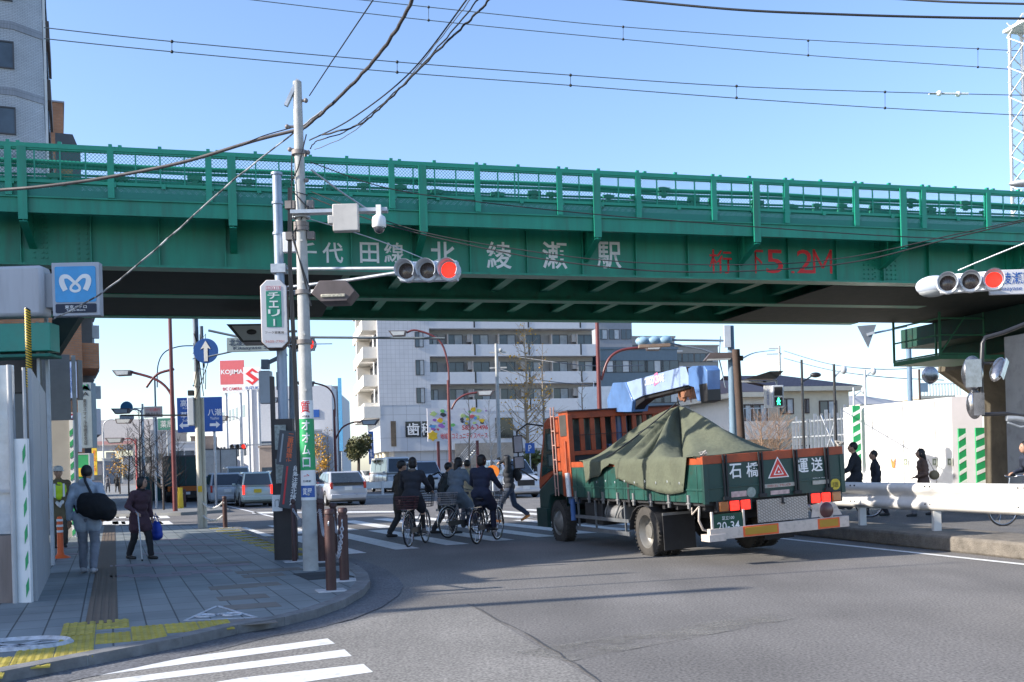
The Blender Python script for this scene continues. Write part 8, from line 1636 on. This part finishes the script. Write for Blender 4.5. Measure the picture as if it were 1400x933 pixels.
for i, (u, v, lb) in enumerate(((490, 566, 'tall light blue vertical banner by the far building edge'), (0, 0, ''))):
    if lb: T, w_, h_ = board('shop_banner', 'light blue tall banner on the left edge of the apartment block', 'banner', 463, 468, 517, 617, 100, mat('sky_blue_banner', (.1, .35, .6), var=.1), th=.05, post=.05)
T, w_, h_ = board('shop_banner', 'blue vertical banner with white characters by the round tree', 'banner', 504, 511, 590, 635, 80, BLUS, th=.05, post=.05); text('入居者募集中', w_ * .5, h_ * .85, Matrix.Translation((0, -.03, 0)), WHT, parent=T, stack=True)
q = P(683, 640, 72); q.z = 0; T = empty('utility_pole', 'utility pole in front of the apartment balconies', 'utility pole', q); b = MB(); b.cyl((0, 0, 0), (0, 0, zat(684, 470, 72)), .17, .11, n=10); [b.bar((-.5, 0, zat(684, v, 72)), (.7, 0, zat(684, v, 72)), .1) for v in (482, 503)]; b.sphere((.3, 0, zat(684, 482, 72) + .15), .15, 8, 6); b.build('shaft', CPOLE, T)
T, w_, h_ = board('white_panel', 'plain white rooftop panel behind the truck cab and lamp post', 'panel', 791, 838, 529, 562, 60, WHT, th=.3, post=.06); b = MB(); b.tube([(-.1, 0, h_ / 2), (-.1, 0, h_ / 2 + .3), (.2, 0, h_ / 2 + .3), (.2, 0, h_ / 2)], .03, 5); b.build('lifting_eye', WHT, T)
T, w_, h_ = board('shop_sign', 'small blue and white roadside sign seen beneath the truck mirror', 'sign', 718, 731, 606, 620, 55, BLUS, th=.05, post=.04); text('P', w_ * .3, h_ * .6, Matrix.Translation((0, -.03, 0)), WHT, parent=T)
c = G(675, 690); T = empty('round_marker', 'orange round marker on a post behind the navy-coated cyclist', 'sign', c); b = MB(); b.lathe([(.001, -.02), (.26, -.02), (.26, .02), (.001, .02)], (0, 0, zat(675, 645, c.y)), 'Y', 20); b.build('disc', mat('marker_orange', (.8, .22, .02), var=.05), T); b = MB(); b.cyl((0, .03, 0), (0, .03, zat(675, 650, c.y)), .04, n=8); b.build('post', GRYP, T)
# low hedge of parked cars' lot wall and kerb in the far left road
# ---------------------------------------------------------------- overhead wires
WIRE_M = mat('wire_black', (.015, .016, .018), r=.6, var=0); WG = mat('wire_grey', (.12, .13, .15), r=.5, m=.3, var=0)
def smooth(pts_, n=8):
    o = []
    for i in range(len(pts_) - 1):
        a_, b_, c_, d_ = pts_[max(i - 1, 0)], pts_[i], pts_[i + 1], pts_[min(i + 2, len(pts_) - 1)]
        for k in range(n): t = k / n; o.append(.5 * ((2 * b_) + (c_ - a_) * t + (2 * a_ - 5 * b_ + 4 * c_ - d_) * t * t + (3 * b_ - a_ - 3 * c_ + d_) * t ** 3))
    o.append(pts_[-1]); return o
def cable(label, pts_, r_, M_=None, name='cable', grp=None, wob=0, seed=0):
    q = pts_[0].copy(); sp_ = smooth([p - q for p in pts_], 10); rn = random.Random(seed)
    if wob: sp_ = [p + Vector((math.sin(i * 1.9) * wob, 0, math.cos(i * 1.3) * wob + rn.uniform(-wob, wob) * .4)) for i, p in enumerate(sp_)]
    b = MB(); b.tube(sp_, r_, 6); o = b.build(name, M_ or WIRE_M, None); o.location = q; tag(o, label, 'cable', grp); return o
def track_wire(px, off): 
    o_ = BO + bv * off; return [o_ + Vector((math.cos(BE), math.sin(BE), 0)) * on_plane(u, v, o_, BE)[0] + V(0, 0, on_plane(u, v, o_, BE)[1]) for u, v in px]
WL = [('uppermost thin railway feeder wire, crossing the sky from the top left', [(310, -4), (586, 28), (852, 54), (1105, 76), (1340, 92), (1420, 98)], 4.8), ('thin railway feeder wire running just above its twin near the top', [(465, -3), (700, 22), (852, 37), (1105, 55), (1337, 67), (1420, 71)], 4.8), ('railway catenary wire, the upper of the left pair passing behind the tower', [(60, 38), (235, 57), (543, 85), (780, 103), (1000, 118), (1210, 126), (1420, 131)], 1.7), ('railway catenary wire, the lower of the left pair passing behind the tower', [(60, 53), (235, 71), (543, 99), (780, 117), (1000, 134), (1210, 148), (1420, 159)], 1.7)]
wp = []
for i, (lb, px, off) in enumerate(WL): wp.append(track_wire(px, off)); cable(lb, wp[-1], .010, WG, 'railway_wire', 'railway wires above the bridge')
for (u, v0_, v1_, off) in ((235, 57, 71, 1.7), (543, 85, 99, 1.7), (780, 103, 117, 1.7), (1007, 118, 134, 1.7), (1210, 126, 148, 1.7), (586, 10, 28, 4.8), (852, 37, 54, 4.8), (1105, 56, 76, 4.8), (1337, 67, 92, 4.8)):
    a, c_ = track_wire([(u, v0_), (u, v1_)], off); o = MB(); o.cyl(a, c_, .006, n=4); o.sphere(a, .035, 6, 5); o.sphere(c_, .035, 6, 5); tag(o.build('wire_hanger', WIRE_M), 'small hanger joining two railway wires above the bridge', 'wire hanger', 'wire hangers')
a = track_wire([(1284, 128), (1310, 129)], 1.7); o = MB(); o.cyl(a[0] - V(.25, 0, 0), a[1] + V(.25, 0, 0), .025, n=6); [o.sphere(p, .07, 10, 6) for p in a]; tag(o.build('insulator', [WHT]), 'pair of white insulators on the catenary wire near the mast', 'insulator')
cable('thick black wire across the upper right sky', [P(820, -4, 13), P(1000, 13, 12.5), P(1150, 20, 12.2), P(1290, 24, 12), P(1420, 26, 11.8)], .014); cable('short black wire at the very top right corner', [P(1200, -3, 12.5), P(1300, 3, 12), P(1420, 6, 11.6)], .012)
Hc = 6.9
cable('thick twisted cable climbing from the utility pole to the top edge', [G(u, v, Hc) for u, v in ((415, 176), (450, 146), (500, 96), (540, 44), (568, -10), (590, -70))], .024, mat('cable_grey_black', (.05, .045, .045), var=.6, sc_=3), wob=.006)
cable('thick grey cable sagging left from the utility pole across the railing', [P(0 - 60, 264, 15.8), P(0, 260, 15.8), P(60, 255, 15.7), P(140, 244, 15.7), P(250, 222, 15.6), P(350, 192, 15.5), P(415, 176, 15.45)], .025, mat('cable_grey', (.13, .11, .10), r=.5, var=.3, sc_=4))
cable('straight dark wire, leftmost of the four fanning up to the top edge', [G(u, v, 6.8) for u, v in ((423, 192), (480, 163), (560, 100), (640, -3), (665, -40))], .010)
cable('wavy black cable, rightmost of the four fanning up to the top edge', [G(u, v, 6.7) for u, v in ((440, 185), (488, 172), (515, 152), (550, 118), (600, 68), (640, 30), (672, -4), (700, -50))], .013, wob=.008, seed=1)
cable('thin spiral wrapped wire, second of the four fanning up to the top edge', [G(u, v, 6.75) for u, v in ((430, 205), (480, 182), (540, 128), (600, 55), (645, -3), (665, -35))], .006, WG, wob=.004, seed=2)
cable('thin wavy black wire, third of the four fanning up to the top edge', [G(u, v, 6.72) for u, v in ((424, 204), (434, 193), (480, 176), (545, 122), (605, 58), (655, -2), (675, -30))], .009, wob=.006, seed=3)
cable('dashed thin wire rising from the pole head to the top edge', [G(u, v, 7.2) for u, v in ((423, 131), (450, 90), (480, 45), (512, -3), (530, -35))], .009)
cable('black and white twisted stay wire running down left past the metro sign', [P(440, 62 + 90, 15.5), P(404, 180, 15.5), P(313, 252, 15.3), P(220, 335, 15.2), P(140, 400, 15), P(72, 437, 15)], .012, brick('twist_wire', (.6, .6, .58), (.05, .05, .05), (.3, .3, .3), .1, .12, .01, uv=False), wob=.004)
cable('dark wire crossing low over the girder lettering, the upper one', [P(425, 262, 15.6), P(500, 292, 15.3), P(580, 318, 15), P(700, 340, 14.7), P(850, 358, 14.4), P(1030, 362, 14.2), P(1160, 352, 14), P(1300, 322, 13.6), P(1420, 296, 13.3)], .008)
cable('dark wire crossing low over the girder lettering, the lower one', [P(425, 270, 15.6), P(520, 305, 15.3), P(640, 335, 15), P(760, 357, 14.7), P(900, 371, 14.4), P(1040, 370, 14.2), P(1170, 358, 14), P(1300, 326, 13.6), P(1420, 298, 13.3)], .010)
cable('thin dark wire running along the railing to the right', [P(425, 222, 15.6), P(520, 255, 15.6), P(620, 272, 15.6), P(800, 292, 15.6), P(1000, 308, 15.6), P(1200, 322, 15.6), P(1420, 332, 15.6)], .008)
cable('pale guy wire from the right edge down to the red signal', [P(1310, 370, 16.4), P(1360, 349, 16), P(1420, 325, 15.5)], .012, GAL); cable('grey wire from the pole sloping down to the signal head', [P(425, 232, 15.6), P(470, 265, 15.8), P(510, 291, 16)], .014, GAL); cable('thin pale wire from the pole to the signal across the lettering', [P(425, 300, 15.6), P(520, 330, 16), P(598, 362, 16.4)], .008, GAL)
cable('thin wire from the pole head left towards the tower', [P(410, 172, 15.5), P(360, 186, 15.5), P(330, 200, 15.4)], .008)
cable('distant phone line from the brown post to the far pole', [P(1015, 490, 33), P(1035, 482, 60), P(1060, 479, 95)], .03, WG); cable('distant phone lines from the far pole to the right', [P(1072, 480, 95), P(1130, 497, 80), P(1200, 505, 60), P(1300, 500, 45)], .03, WG); cable('lower distant phone line from the far pole to the right', [P(1072, 490, 95), P(1130, 505, 80), P(1200, 515, 62), P(1290, 520, 50)], .03, WG)
cable('faint lines from the utility pole over the balconies to the truck cab', [P(684, 484, 72), P(720, 490, 70), P(800, 500, 66), P(880, 500, 60)], .03, WG); cable('lower faint line over the balconies to the right', [P(684, 505, 72), P(740, 520, 68), P(820, 528, 60)], .03, WG)

# poles standing out of frame on the left whose long shadows cross the road
dv_ = Vector((math.cos(tr), math.sin(tr), 0)) / math.tan(R_(SUN_EL))
for (u, v, h, r_, lb) in ((985, 806, 8.5, .15, 'tall concrete pole out of frame at the left throwing the broad road shadow'), (852, 784, 7.0, .06, 'slim steel pole out of frame at the left, shorter than its neighbours'), (1312, 769, 8.0, .028, 'very thin mast out of frame at the left')):
    q = G(u, v) - dv_ * h; T = empty('utility_pole', lb, 'utility pole', q); b = MB(); b.cyl((0, 0, 0), (0, 0, h), r_, r_ * .8, n=12); b.build('shaft', CPOLE, T); b = MB(); b.sphere((0, 0, h), r_ * 1.1, 8, 6); b.build('pole_cap', GAL, T)
